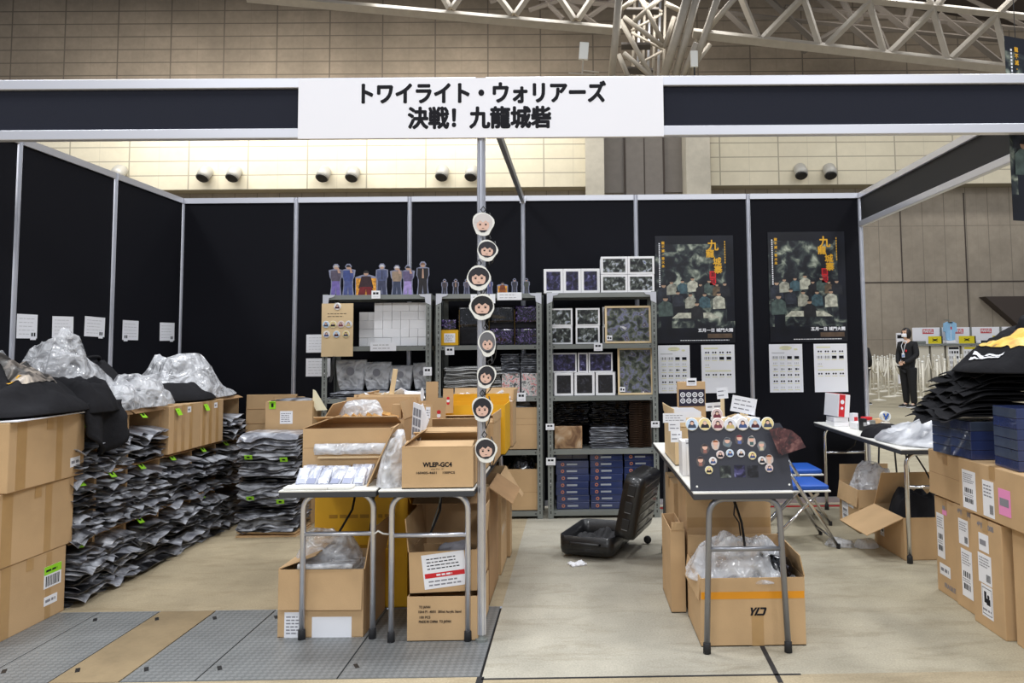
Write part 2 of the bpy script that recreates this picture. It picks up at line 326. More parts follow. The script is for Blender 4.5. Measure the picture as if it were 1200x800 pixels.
# far wall, in three bands
w = MB(); w.box((10, 27.35, 3.85), (80, .3, 8.3), 0); struct('wall_rear', w, 'wall_concrete')
w = MB(); w.box((-13.05, 26.9, 9.2), (33.9, .9, 2.95), 0); w.box((24.5, 26.9, 9.2), (31.3, .9, 2.95), 0); struct('wall_rear_band', w, 'wall_tile_low')
w = MB(); w.box((10, 27.9, 15), (80, .3, 9.5), 0); struct('wall_rear_upper', w, 'wall_tile_up')
w = MB(); w.box((10, 27.1, 10.72), (80, 1.4, .12), 0); struct('trim_3', w, 'pilaster')
w = MB()
w.box((18.05, 27.19, 3.86), (30, .02, .045), 0)
for x, z0, z1 in ((16.67, 3.9, 7.5), (19.3, -.2, 7.5)): w.box((x, 27.19, (z0+z1)/2), (.045, .02, z1-z0), 0)
struct('trim_4', w, 'dark_conc')
# pilasters and the metal door between the two cream bands
w = MB()
for x0, x1 in ((3.85, 4.58), (7.8, 8.75)): w.box(((x0+x1)/2, 26.6, 5.4), (x1-x0, 1.3, 10.8), 0)
struct('wall_pier', w, 'pilaster')
w = MB(); w.box((6.2, 27.15, 9.2), (3.2, .1, 3.2), 0)
struct('wall_recess', w, 'door_metal')
d = MB(); d.box((6.25, 27.04, 8.6), (1.5, .1, 3.0), 0); d.box((6.25, 26.98, 8.6), (.04, .03, 3.0), 1)
for x in (5.46, 7.04): d.box((x, 26.98, 8.6), (.07, .05, 3.1), 1)
d.box((6.25, 26.98, 10.12), (1.65, .05, .07), 1)
struct('door_1', d, ['door_metal', 'dark_conc'])
# sloped dark soffit of a stair block at the right
w = MB(); pts = [(19.74, 3.22), (32, 3.22), (32, -.0), (22.8, .6), (21.06, 2.03)]
w.prism([(x, -z) for x, z in pts], .5, 0, TR((0, 26.7, 0)) @ Matrix(((1,0,0,0), (0,0,1,0), (0,-1,0,0), (0,0,0,1))))
struct('wall_stair', w, 'dark_conc')
w = MB(); w.quad((-30, 20, 19.5), (8, 20, 17.2), (8, 40, 17.2), (-30, 40, 19.5), 0); w.quad((8, 20, 17.2), (40, 20, 11.6), (40, 40, 11.6), (8, 40, 17.2), 0); struct('ceiling', w, 'dark_conc')
# air nozzles on the far wall
def nozzle(px, py, label):
    p = atY(px, py, 26.44)
    t = thing('air_nozzle', label, 'air vent', (p.x, 26.44, p.z), group='round air nozzles on the far wall')
    b = MB(); b.tube([(0, 0, .22), (0, -.05, .22), (0, -.17, .2), (0, -.34, .06), (-.02, -.44, -.12)], [.2, .22, .24, .25, .24], 14); b.build('nozzle_body', Mt['nozzle'], t, True)
    b = MB(); b.tube([(-.02, -.43, -.11), (-.022, -.46, -.16)], [.25, .2], 14); b.build('mouth', 'black', t, True)
Mt['nozzle'] = mat('nozzle_grey', rgb(176,174,168), .45, .2)
for px, py, l in ((144, 207, 'grey air nozzle showing just over the left booth wall'), (244, 208, 'first full air nozzle from the left on the far wall'), (278, 208, 'second full air nozzle from the left on the far wall'),
                  (382, 208, 'left nozzle of the pair under the left end of the sign'), (416, 208, 'right nozzle of the pair under the left end of the sign'),
                  (520, 207, 'nozzle on the far wall left of the front aluminium post'), (554, 207, 'nozzle on the far wall just touching the front aluminium post'),
                  (936, 205, 'left nozzle of the right-hand pair on the far wall'), (970, 205, 'right nozzle of the right-hand pair on the far wall')):
    nozzle(px, py, l)
# ================================================================ roof trusses and the raking column
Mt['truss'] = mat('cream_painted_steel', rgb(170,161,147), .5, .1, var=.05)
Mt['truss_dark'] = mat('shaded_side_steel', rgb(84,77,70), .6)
def bar(t, name, p, q, w=.2, Y0=22, Y1=None, m='truss', square=True):
    a = atY(*p, Y0); b = atY(*q, Y1 if Y1 is not None else Y0)
    mb = MB()
    mb.tube([a, b], w*.7 if square else w*.5, 4 if square else 10); return mb.build(name, m, t, not square)
tl = thing('roof_truss', 'pale steel roof truss crossing above the left half of the header', 'truss')
bar(tl, 'bottom_chord', (290, -3), (728, 36), .26)
for p, q in (((527, 10), (512, -18)), ((530, 10), (546, -14)), ((600, 17), (572, -20)), ((604, 17), (626, -14)), ((673, 23), (646, -18)), ((677, 23), (702, -14))): bar(tl, 'brace', p, q, .17)
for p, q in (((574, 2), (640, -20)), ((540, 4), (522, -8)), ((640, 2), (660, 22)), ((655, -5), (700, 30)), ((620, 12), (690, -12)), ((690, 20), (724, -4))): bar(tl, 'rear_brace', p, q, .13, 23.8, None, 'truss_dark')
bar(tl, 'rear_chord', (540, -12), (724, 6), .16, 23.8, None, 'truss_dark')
tr = thing('roof_truss', 'pale steel roof truss running down to the right above the header', 'truss')
bar(tr, 'bottom_chord', (812, 39), (1215, 84), .27); bar(tr, 'top_chord', (960, -6), (1215, 21), .2)
for p, q in (((888, 44), (868, -4)), ((893, 46), (944, -6)), ((960, 53), (941, -6)), ((968, 54), (1020, 2)), ((1036, 62), (1018, 0)), ((1043, 62), (1096, 9)), ((1110, 69), (1092, 8)), ((1114, 69), (1174, 13)), ((1181, 79), (1166, 16)), ((1096, 9), (1108, -6)), ((1170, 15), (1192, -6)), ((1092, 8), (1088, -6))): bar(tr, 'brace', p, q, .18)
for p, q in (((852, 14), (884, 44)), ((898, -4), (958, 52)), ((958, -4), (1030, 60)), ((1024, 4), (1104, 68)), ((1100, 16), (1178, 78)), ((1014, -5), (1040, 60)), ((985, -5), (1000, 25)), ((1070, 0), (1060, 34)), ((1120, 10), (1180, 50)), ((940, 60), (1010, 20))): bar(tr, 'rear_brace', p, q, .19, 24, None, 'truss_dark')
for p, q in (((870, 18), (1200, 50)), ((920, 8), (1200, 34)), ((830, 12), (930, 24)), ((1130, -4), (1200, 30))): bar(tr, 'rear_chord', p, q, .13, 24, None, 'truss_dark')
tc = thing('raking_column', 'cluster of pale steel tubes leaning up from the pier behind the sign', 'column')
for p, q, w_ in (((807, -8), (776, 98), .3), ((818, -8), (789, 98), .26), ((726, -8), (716, 98), .26), ((843, -8), (806, 98), .24), ((866, -8), (816, 50), .2), ((816, 50), (797, 98), .2)): bar(tc, 'leg', p, q, w_, 21.4, 22.2, 'truss', False)
for p, q in (((731, 20), (776, 54)), ((749, -6), (777, 50)), ((727, 24), (766, 94)), ((731, 62), (768, 94)), ((725, 64), (738, 94)), ((745, -2), (729, 10)), ((742, 26), (778, -6)), ((778, 56), (790, 20)), ((800, 94), (832, 52)), ((780, 4), (800, 14))): bar(tc, 'brace', p, q, .17, 22.4, None, 'truss', False)
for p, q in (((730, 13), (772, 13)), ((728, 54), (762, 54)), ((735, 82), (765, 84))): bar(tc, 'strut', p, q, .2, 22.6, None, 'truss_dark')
for k in range(7): bar(tc, 'service_pipe', (744+k*6, -8), (741+k*6, 98), .1, 24, None, 'alu' if k % 2 else 'truss', False)
for k in range(5): bar(tc, 'rear_brace', (740+(k % 2)*36, -6+k*22), (776-(k % 2)*36, 14+k*22), .1, 23.6, None, 'truss', False)
p = atY(684, 62, 21); t = thing('floodlight', 'small white floodlight box on a bracket left of the raking column', 'lamp', (p.x, 21, p.z), rot=(0, .08, 0))
b = MB(); b.box((0, 0, .06), (.3, .12, .58), 0, bev=.02); b.build('housing', 'white_plastic', t)
b = MB(); b.tube([(0, 0, -.2), (0, 0, -.75)], .03, 6); b.tube([(-.45, 0, -.72), (.45, 0, -.72)], .03, 6); b.tube([(0, 0, -.6), (.55, .05, -.6)], .025, 6); b.build('bracket', 'truss', t)
p = atY(814, 68, 21.2); t = thing('floodlight', 'white floodlight box half hidden right of the raking column', 'lamp', (p.x, 21.3, p.z))
b = MB(); b.box((0, 0, 0), (.24, .12, .56), 0, bev=.02); b.build('housing', 'white_plastic', t)
b = MB(); b.tube([(0, 0, -.25), (0, 0, -.7)], .03, 6); b.build('bracket', 'black', t)
# ================================================================ the booth shell
def post_profile(r=.0205):
    out = []
    for k in range(16):
        a = 2*PI*(k+.5)/16; rr = r if (k//1) % 4 in (0, 3) else r*.93
        out += [(rr*math.cos(a), rr*math.sin(a))]
        if k % 2 == 1: out += [(.72*r*math.cos(a+.06), .72*r*math.sin(a+.06)), (.72*r*math.cos(a+.33), .72*r*math.sin(a+.33))]
    return out
def post(t, x, y, z1=2.7):
    b = MB(); b.prism(post_profile(), z1, 0, TR((x, y, 0))); return b.build('post', 'alu', t)
M_ = .99
wl = thing('wall_left', None, None); wl['kind'] = 'structure'
wb = thing('wall_back', None, None); wb['kind'] = 'structure'
for k in range(3):
    b = MB(); b.box((0, M_*(k+.5), 1.36), (.006, M_-.03, 2.62)); b.build('panel', 'panel', wl)
    for z in (2.678, .045):
        b = MB(); b.box((0, M_*(k+.5), z), (.032, M_-.036, .046)); b.build('rail', 'alu_rail', wl)
for k in range(3): post(wl, 0, M_*k)
for k in range(6):
    b = MB(); b.box((M_*(k+.5), 2.97, 1.36), (M_-.03, .006, 2.62)); b.build('panel', 'panel', wb)
    for z in (2.678, .045):
        b = MB(); b.box((M_*(k+.5), 2.97, z), (M_-.036, .032, .046)); b.build('rail', 'alu_rail', wb)
for k in range(7): post(wb, M_*k, 2.97)
# posts
t = thing('aluminium_post', 'full-height grooved aluminium post standing at the centre front of the booth', 'post', (2.97, 0, 0))
b = MB(); b.prism(post_profile(), 2.43, 0, TR((0, 0, .03))); b.build('shaft', 'alu', t)
b = MB(); b.lathe([(.018, .012), (.03, .012), (.03, 0), (.0, 0)][::-1] + [(.012, .03)], 12); b.build('foot', 'steel_grey', t)
# header along the front
t = thing('booth_header', 'dark header band with silver rails spanning the front of the booth', 'header', (0, 0, 2.4))
for x0, x1 in ((-.3, 2.947), (2.993, 6.2)):
    b = MB(); b.box(((x0+x1)/2, 0, .15), (x1-x0, .006, .22)); b.build('panel', 'panel_front', t)
    for z in (.275, .025):
        b = MB(); b.box(((x0+x1)/2, 0, z), (x1-x0, .04, .05), 0, bev=.004); b.build('rail', 'alu_rail', t)
# the sign board
t = thing('sign_board', 'white booth name board with two lines of black Japanese lettering', 'sign', (2.975, -.031, 2.54))
b = MB(); b.box((0, 0, 0), (1.78, .012, .296)); b.build('board', 'white_board', t)
b = MB(); b2 = MB()
text_into(b, 'トワイライト・ウォリアーズ', .112, TR((0, -.0065, .065)) @ FACE, 0, bold=.0046, width=1.185)
text_into(b, '決戦！九龍城砦', .112, TR((-.008, -.0065, -.058)) @ FACE, 0, bold=.0046, width=.69)
b.build('lettering', 'ink', t)
# side fascia and cross beam
t = thing('side_fascia', 'dark fascia band with silver rails running back along the right side', 'header', (5.94, 0, 2.4))
b = MB(); b.box((0, 1.485, .15), (.006, 2.9, .22)); b.build('panel', mat('brownish_black_panel', rgb(30,29,28), .7), t)
for z in (.275, .025):
    b = MB(); b.box((0, 1.485, z), (.04, 2.93, .05), 0, bev=.004); b.build('rail', 'alu_rail', t)
t = thing('cross_beam', 'thin grey beam running from the sign back to the rear wall', 'beam', (2.97, 0, 2.66))
b = MB(); b.box((0, 1.485, 0), (.03, 2.93, .05)); b.build('bar', 'tube_grey', t)
b = MB(); b.box((0, 2.935, .0), (.05, .01, .06)); b.build('end_clamp', 'alu', t)
# ================================================================ cartons
def face_T(dims, face):
    w, d, h = dims
    if face == 'f': return TR((0, -d/2, h/2)) @ FACE
    if face == 'b': return TR((0, d/2, h/2)) @ Matrix.Rotation(PI, 4, 'Z') @ FACE
    if face == 'r': return TR((w/2, 0, h/2)) @ FACE_XP
    if face == 'l': return TR((-w/2, 0, h/2)) @ FACE_XM
    return TR((0, 0, h))
def label_on(t, dims, face, u, v, w, h, seed=0, rot=0., kind='text', paper='white', name='shipping_label', lab=None):
    T = face_T(dims, face) @ TR((u, v, .0012)) @ Matrix.Rotation(rot, 4, 'Z'); b = MB(); sheet(b, w, h, T, 0, .0008)
    mats = [paper, 'ink', 'ink_grey', 'red']; r = random.Random(seed)
    if kind == 'ship':
        lines_mb(b, w, h*.35, T @ TR((0, h*.3, 0)), 5, seed, 2)
        for yy, hh in ((-.02, .12), (-.28, .12)):
            x = -w*.32
            while x < w*.3:
                q = r.uniform(.004, .012); rect(b, x, h*(yy-hh/2), min(x+q, w*.3), h*(yy+hh/2), T, 1); x += q + r.uniform(.003, .008)
        lines_mb(b, w, h*.12, T @ TR((0, -h*.15, 0)), 2, seed+1, 2)
    elif kind == 'code':
        lines_mb(b, w, h*.5, T @ TR((0, h*.22, 0)), 4, seed, 2)
        x = w*.1
        while x < w*.4: rect(b, x, -h*.4, x+w*.03, -h*.15, T, 1); x += w*.055
    elif kind == 'marks':
        lines_mb(b, w, h, T, 1, seed, 2, th=.6, y0=.25, y1=.75)
    elif kind == 'arrows':
        rect(b, -w*.42, -h*.42, w*.42, -h*.40, T, 1); rect(b, -w*.42, h*.40, w*.42, h*.42, T, 1); rect(b, -w*.42, -h*.42, -w*.40, h*.42, T, 1); rect(b, w*.40, -h*.42, w*.42, h*.42, T, 1)
        rect(b, -w*.25, -h*.05, -w*.05, h*.3, T, 1); rect(b, -w*.05, -h*.1, w*.28, h*.1, T, 1); disc(b, w*.12, h*.16, w*.1, T, 1); lines_mb(b, w, h*.2, T @ TR((0, -h*.28, 0)), 1, seed, 2)
    elif kind == 'barcode':
        x = -w*.4
        while x < w*.4: q = r.uniform(.003, .009); rect(b, x, -h*.42, min(x+q, w*.4), h*.05, T, 1); x += q + r.uniform(.003, .006)
        rect(b, -w*.5, h*.12, w*.5, h*.5, T, 4, .0004); mats = mats + ['green']; lines_mb(b, w, h*.3, T @ TR((0, h*.3, .0006)), 1, seed, 1)
    elif kind == 'plain': pass
    else: lines_mb(b, w, h, T, max(2, int(h/.02)), seed, 2)
    o = b.build(name, mats, t)
    if lab: o['label'] = lab
    return o
def print_on(t, dims, face, u, v, txt, size, m='ink', rot=0., bold=0, width=None, align='CENTER', name='printed_text'):
    b = MB(); text_into(b, txt, size, face_T(dims, face) @ TR((u, v, .0009)) @ Matrix.Rotation(rot, 4, 'Z'), 0, bold, width, align, extr=.0002)
    return b.build(name, m, t)
def carton(label, x0, x1, y0, y1, z0, h, rz=0., top='closed', flaps=None, m='card', inner='card_in', group=None, name='cardboard_box', cat='box', tapes=(), seam=True, tape_m='tape', tape_top=True, crease=(), flap_len=None):
    w, d = x1-x0, y1-y0; t = thing(name, label, cat, ((x0+x1)/2, (y0+y1)/2, z0), rz, group); th = .005; b = MB()
    if top == 'closed':
        b.box((0, 0, h/2), (w, d, h), 0, bev=.004); b.build('body', m, t)
        if seam:
            s = MB(); s.box((0, 0, h+.0005), (w-.004, .003, .0012)); s.build('seam', 'card_dark', t)
            if tape_top: s = MB(); s.box((0, 0, h+.0012), (w+.003, .05, .001)); s.box((w/2+.001, 0, h-.03), (.001, .05, .06)); s.box((-w/2-.001, 0, h-.03), (.001, .05, .06)); s.build('tape', tape_m, t)
    else:
        b.box((0, 0, th/2), (w, d, th), 0)
        b.box((-w/2+th/2, 0, h/2), (th, d, h), 0); b.box((w/2-th/2, 0, h/2), (th, d, h), 0)
        b.box((0, -d/2+th/2, h/2), (w-2*th, th, h), 0); b.box((0, d/2-th/2, h/2), (w-2*th, th, h), 0)
        b.build('body', m, t)
        fl = flap_len or min(w, d)/2
        for s, ang in (flaps or {}).items():
            a = math.radians(ang); L = fl*.98; dirv = (-math.cos(a), math.sin(a))  # inward(+) / up
            ww = (w if s in 'fb' else d) - .01; nx = 10; rr = random.Random(ord(s) % 97 + int(w*1000))
            f = MB(); k = -1 if s in 'fl' else 1
            def pt(i, j, off):
                e = (i/(nx-1)-.5)*ww; l = L*j; nr = .006*math.sin(e*9+rr.random())
                out = -dirv[0]*-1 if False else math.cos(a)*-1
                # distance moved outward from the wall, and upward
                o_ = -math.cos(a)*l; u_ = math.sin(a)*l; o_ += off*math.sin(a); u_ += off*math.cos(a)
                base = (d/2 if s in 'fb' else w/2)
                q = k*(base + o_ + nr*j*.5)
                return (e, q, h+u_) if s in 'fb' else (q, e, h+u_)
            vs = [pt(i, j, o_) for o_ in (0, th) for j in (0, .5, 1) for i in range(nx)]; fs = []
            for o_ in (0, 3*nx):
                for j in range(2):
                    for i in range(nx-1): fs.append((o_+j*nx+i, o_+j*nx+i+1, o_+(j+1)*nx+i+1, o_+(j+1)*nx+i))
            ring = list(range(nx)) + [nx*2-1, nx*3-1] + list(range(nx*3-2, nx*2-1, -1)) + [nx]
            for p, q in zip(ring, ring[1:]+ring[:1]): fs.append((p, q, 3*nx+q, 3*nx+p))
            f.add(vs, fs); f.build('flap', m, t)
    for face, u, v, tw, tl in tapes:
        T = face_T((w, d, h), face); s = MB(); sheet(s, tw, tl, T @ TR((u, v, .0008)), 0, .0006); s.build('tape', tape_m, t)
    for face, v in crease:
        T = face_T((w, d, h), face); fw_ = w if face in 'fb' else d; s = MB(); rect(s, -fw_/2+.004, v-.0012, fw_/2-.004, v+.0012, T, 0, .0005); s.build('crease', 'card_dark', t)
    t['dims'] = (w, d, h); return t, (w, d, h)
# ================================================================ crumpled things
def nz(p, s=1., o=0.): return noise.noise(Vector(p)*s + Vector((o, o*1.7, -o)))
def tb(p, s=1., o=0., n=3): return noise.turbulence(Vector(p)*s + Vector((o, o*1.7, -o)), n, False)
def bag_mesh(name, L, Wd, th, seed, mats, droop=.02):
    """a flat folded garment in a plastic sleeve; x is its depth, y its width"""
    nu, nv = 11, 10; b = MB()
    def edge(u, v):
        x = (u-.5)*L; y = (v-.5)*Wd; k = (u-.5)*2
        x += .022*nz((u*2, v*3, seed), 1.3)*abs(k)*1.6; y += .014*nz((u*3, v*2, seed+9), 1.3)*abs(v-.5)*2
        e = min(1, min(u, 1-u)*4)*min(1, min(v, 1-v)*4)
        w = .0045*(1-2.4*abs(nz((u*2.2, v*3, seed*3.1)))) + .002*nz((u*11, v*9, seed*1.3))
        dz = -droop*max(0, (u-.74)/.26)**1.5*(1+1.6*nz((v*3, seed, 0)))
        return x, y, e, w, dz
    def ft(u, v): x, y, e, w, dz = edge(u, v); return (x, y, th*(.42+.55*e)+w+dz+.001)
    def fbm(u, v): x, y, e, w, dz = edge(u, v); return (x, y, th*.34*(1-e)+w*.9+dz)
    b.slab(ft, fbm, nu, nv); return b.mesh(name, mats, False)
def bagmat(name, base, hi, amt):
    m = patt(name, [base, base, tuple((a+b_)/2 for a, b_ in zip(base, hi)), hi], scale=4, dist=1.5, detail=4, rough=.28, coat=.4, lo=.42-amt, hi=.85-amt, stretch=(1, 1.5, 3))  # pale end of the ramp: whitish film, with its highlights painted into the colour
    N = m.node_tree.nodes; L = m.node_tree.links; b = N['Principled BSDF']
    n = N.new('ShaderNodeTexNoise'); n.inputs['Scale'].default_value = 14; n.inputs['Distortion'].default_value = .6
    tc = N.new('ShaderNodeTexCoord'); L.new(tc.outputs['Object'], n.inputs['Vector'])
    bp = N.new('ShaderNodeBump'); bp.inputs['Strength'].default_value = .35; bp.inputs['Distance'].default_value = .01; L.new(n.outputs['Fac'], bp.inputs['Height']); L.new(bp.outputs[0], b.inputs['Normal'])
    return m
Mt['bag'] = bagmat('bagged_black_cotton', rgb(70,70,75), rgb(214,218,226), .16)
Mt['bag_dark'] = bagmat('bagged_black_cotton_dark', rgb(24,24,27), rgb(160,162,170), .08)
Mt['bag_light'] = bagmat('frosted_sleeve', rgb(120,122,130), rgb(214,218,226), .12)
BAGS = [bag_mesh('folded_shirt', .50, .355, .019, i*3.7+1, ['bag' if i % 4 else 'bag_dark'], (.008, .03, .015, .045, .01, .02, .035)[i]) for i in range(7)] + [bag_mesh('folded_shirt', .52, .36, .018, 31+i, ['bag_light'], .03) for i in range(2)]
# pile of side-lying cartons along the left wall: six columns, three levels
cols = [.53, .82, 1.13, 1.50, 1.93, 2.30, 2.70]; lev = [0, .345, .68, 1.0]; XF = .64
ordn = ['nearest', 'second', 'third', 'fourth', 'fifth', 'last']; ln = ['floor level', 'middle level', 'top level']
def pigeon(x0, x1, y0, y1, z0, z1, label, group):
    t = thing('open_carton', label, 'box', ((x0+x1)/2, (y0+y1)/2, z0), 0, group); w, d, h = x1-x0, y1-y0-.006, z1-z0-.004; th = .006; b = MB()
    b.box((0, 0, th/2), (w, d, th)); b.box((0, 0, h-th/2), (w, d, th)); b.box((-w/2+th/2, 0, h/2), (th, d, h-2*th))
    b.box((0, -d/2+th/2, h/2), (w, th, h-2*th)); b.box((0, d/2-th/2, h/2), (w, th, h-2*th)); b.build('body', 'card', t)
    f = MB(); f.box((w/2+.018, 0, h+.001), (.045, d-.02, .004), 0, rot=(0, .3+.3*R.random(), 0)); f.build('flap', 'card_dark', t); return t
def sticker(t, loc, rz=0, tilt=.4):
    b = MB(); T = TR(loc) @ Matrix.Rotation(rz, 4, 'Z') @ Matrix.Rotation(tilt, 4, 'Y')
    b.add([T @ Vector(p) for p in ((0,-.03,0), (.05,-.02,0), (.05,.03,.004), (0,.02,.002))], [(0,1,2,3)], 0)
    b.add([T @ Vector(p) for p in ((.01,-.012,.001), (.03,-.01,.001), (.03,.004,.002), (.012,.002,.002))], [(0,1,2,3)], 1)
    return b.build('size_sticker', ['green', 'ink'], t)
for c in range(6):
    for l in range(3):
        if l == 2 and c in (3, 4): continue
        y0, y1, z0, z1 = cols[c], cols[c+1], lev[l], lev[l+1]
        pos = f'{ordn[c]} column, {ln[l]} of left-wall pile'
        pigeon(.10, XF, y0, y1, z0, z1, f'side-lying kraft carton of bagged shirts, {pos}', None)
        n = 13 if l < 2 else 9
        if c == 5 and l == 2: n = 8
        z = z0+.010; step = (z1-z0-.045)/13.2 if l < 2 else .0225
        for k in range(n):
            me = BAGS[R.randrange(7)] if R.random() < .86 else BAGS[7+R.randrange(2)]
            o = link('bagged_shirt', me); s = (y1-y0-.02)/.36
            tag(o, f'folded black shirt in clear sleeve, {pos}', 'bagged shirt', f'bagged shirts in the {pos}')
            o.scale = (1, s, 1); place(o, (.44+R.uniform(-.02, .04)+(.025 if l == 0 else 0), (y0+y1)/2+R.uniform(-.004, .004), z), (R.uniform(-.015, .015), R.uniform(-.012, .03), R.uniform(-.05, .05))); z += step
        if (c*3+l) % 2 == 0 or l == 1:
            st = MB(); T = TR((XF+.035, y0+.1, z1-.03)) @ Matrix.Rotation(.9, 4, 'Y')
            st.add([T @ Vector(p) for p in ((-.04,-.03,0), (.02,-.02,0), (.025,.03,0), (-.03,.025,0), (-.04,-.03,-.001), (.02,-.02,-.001), (.025,.03,-.001), (-.03,.025,-.001))], [(0,1,2,3), (7,6,5,4), (0,4,5,1), (1,5,6,2), (2,6,7,3), (3,7,4,0)], 0)
            st.add([T @ Vector(p) for p in ((-.02,-.008,.001), (.005,-.005,.001), (.006,.012,.001), (-.018,.01,.001))], [(0,1,2,3)], 1)
            tag(st.build('size_sticker', ['green', 'ink']), f'lime green size sticker at the {pos}', 'sticker')
# taped closed cartons on the top level of columns four and five
for (y0, y1, nm) in ((1.50, 1.93, 'nearer'), (1.935, 2.29, 'farther')):
    t, dm = carton(f'closed kraft carton with tape-striped side, {nm} of two on top of the left-wall pile', .12, .70, y0, y1, .682, .32, crease=(('r', .0),) if False else (),
                   tapes=tuple(('r', u, 0, .045, .316) for u in (-.13, -.03, .08)), tape_top=False)
    label_on(t, dm, 'r', .05, .12, .05, .04, 5, kind='marks', name='label')
    sticker(t, (.295, -.12, .30), 0, 1.2)
# ---- front left stack of three cartons
sp = (('top', .16, .70, .02, .62, .70, .335, .03), ('middle', .14, .685, .0, .56, .345, .352, .0), ('bottom', .12, .68, -.02, .52, 0, .343, -.01))
for nm, x0, x1, y0, y1, z0, h, rz in sp:
    t, dm = carton(f'{nm} kraft carton of the stack of three in the front left corner', x0, x1, y0, y1, z0, h, rz,
                   tapes=(('r', -.21, 0, .07, h-.01), ('r', .08, 0, .05, h-.01)) if nm != 'bottom' else (('r', -.16, 0, .06, h-.01), ('r', .14, 0, .04, h-.01)))
    if nm == 'top': label_on(t, dm, 'r', .22, -.09, .085, .05, 3, rot=.03, kind='marks', lab='small white label'); p_ = MB(); p_.box((.02, 0, h+.004), (.56, .6, .006), 0, rot=(0, -.01, .02)); tag(p_.build('paper_sheet', 'white', t), 'white paper sheet lying on the top')
    if nm == 'bottom': label_on(t, dm, 'r', .17, .04, .13, .11, 6, kind='barcode', lab='lime and white barcode label'); label_on(t, dm, 'r', .16, -.08, .1, .045, 8, kind='marks')
# ---- soft heaps on top of the pile
def heap(name, label, cat, cx, cy, z0, rx, ry, hgt, m, seed, prof=None, fold=.03, nu=40, nv=34, group=None, skirt=0., sub=None, rz=0., sq=2.4):
    """a rumpled closed body over an oval footprint; prof(u,v) in 0..1 gives the height share"""
    def XY(u, v):
        a, c = (u-.5)*2, (v-.5)*2
        r = (abs(a)**sq + abs(c)**sq)**(1/sq) if (a or c) else 0; m_ = max(abs(a), abs(c)); k = (m_/r if r > 1e-6 else 1)
        x, y = a*k, c*k; e = max(0, 1-m_)
        wob = 1 + .14*nz((x*1.3, y*1.3, seed), 1.6)*m_
        return x*rx*wob, y*ry*wob, e
    def ft(u, v):
        x, y, e = XY(u, v); p = prof(u, v) if prof else 1
        base = min(1, e*2.6)**.6
        f = (1-2.2*abs(nz((x, y, seed*2.3), 5)))*fold*min(1, e*4) + (1-3*abs(nz((x, y, seed), 13)))*fold*.4*min(1, e*4)
        return (x, y, hgt*p*base + f*p**.3 + .008)
    def fbm(u, v):
        x, y, e = XY(u, v); return (x, y, min(.0, ft(u, v)[2]-.006) if e > 0 else ft(u, v)[2]-.006-skirt)
    b = MB(); b.slab(ft, fbm, nu, nv)
    film_ = isinstance(m, str) and m.startswith('film'); o = b.build(name, m, None, not film_); tag(o, label, cat, group); o.location = (cx, cy, z0); o.rotation_euler = (0, 0, rz); return o, ft
g2 = lambda u, v, a, b_, s: math.exp(-((u-a)**2+(v-b_)**2)/s)
# big black printed shirt heap at the front left
o, ft = heap('printed_shirt', 'large black shirt with pale print heaped on the front left boxes', 'shirt', .40, .36, 1.055, .36, .42, .25, 'tee', 3.3, lambda u, v: .35+.75*g2(u, v, .35, .5, .14), fold=.055, nu=54, nv=54)
pb = MB(); 
pb.grid(lambda a, c: (lambda q: (q[0], q[1], q[2]+.006))(ft(.50+.34*a, .36+.36*c+.04*math.sin(a*5))), 14, 12)
Mt['shirt_print'] = patt('pale_photo_print', [rgb(30,30,30), rgb(60,55,50), rgb(150,140,130), rgb(210,196,176)], scale=7, lo=.35, hi=.68, stretch=(2, 1, 1))
pr = pb.build('print', 'shirt_print', o, True)
pb = MB(); pb.grid(lambda a, c: (lambda q: (q[0], q[1], q[2]+.007))(ft(.74+.02*a, .30+.12*c)), 3, 10); pb.build('gold_logo', 'gold', o)
o, _ = heap('black_shirt', 'black shirt hanging over the near end of the left-wall pile', 'shirt', .50, .74, 1.03, .27, .20, .13, 'tee', 8.1, None, fold=.05, skirt=.0)
dr = MB(); dr.slab(lambda u, v: (.22+.045*math.sin(v*9)*u+.03*u+.02*nz((u*3, v*4, 1.)), -.16+.34*v, .06-.30*u*(.6+.4*math.sin(v*3.1))), lambda u, v: (.205+.045*math.sin(v*9)*u+.03*u+.02*nz((u*3, v*4, 1.)), -.16+.34*v, .055-.30*u*(.6+.4*math.sin(v*3.1))), 10, 14); dr.build('sleeve', 'tee', o, True)
# tall plastic sheet
o, _ = heap('plastic_sheet', 'tall crumpled clear plastic sheet rising behind the printed shirt', 'plastic sheet', .32, 1.08, 1.01, .27, .42, .37, 'film', 5.5, lambda u, v: .20+1.05*math.exp(-((v-.16-.1*u)**2)/.07)*(.5+.5*u if u < .6 else 1.1-.3*u), fold=.06)
o, _ = heap('plastic_sheet', 'small clear plastic sheet at the far left edge above the printed shirt', 'plastic sheet', .22, .40, 1.27, .20, .2, .07, 'film', 15.5, None, fold=.03)
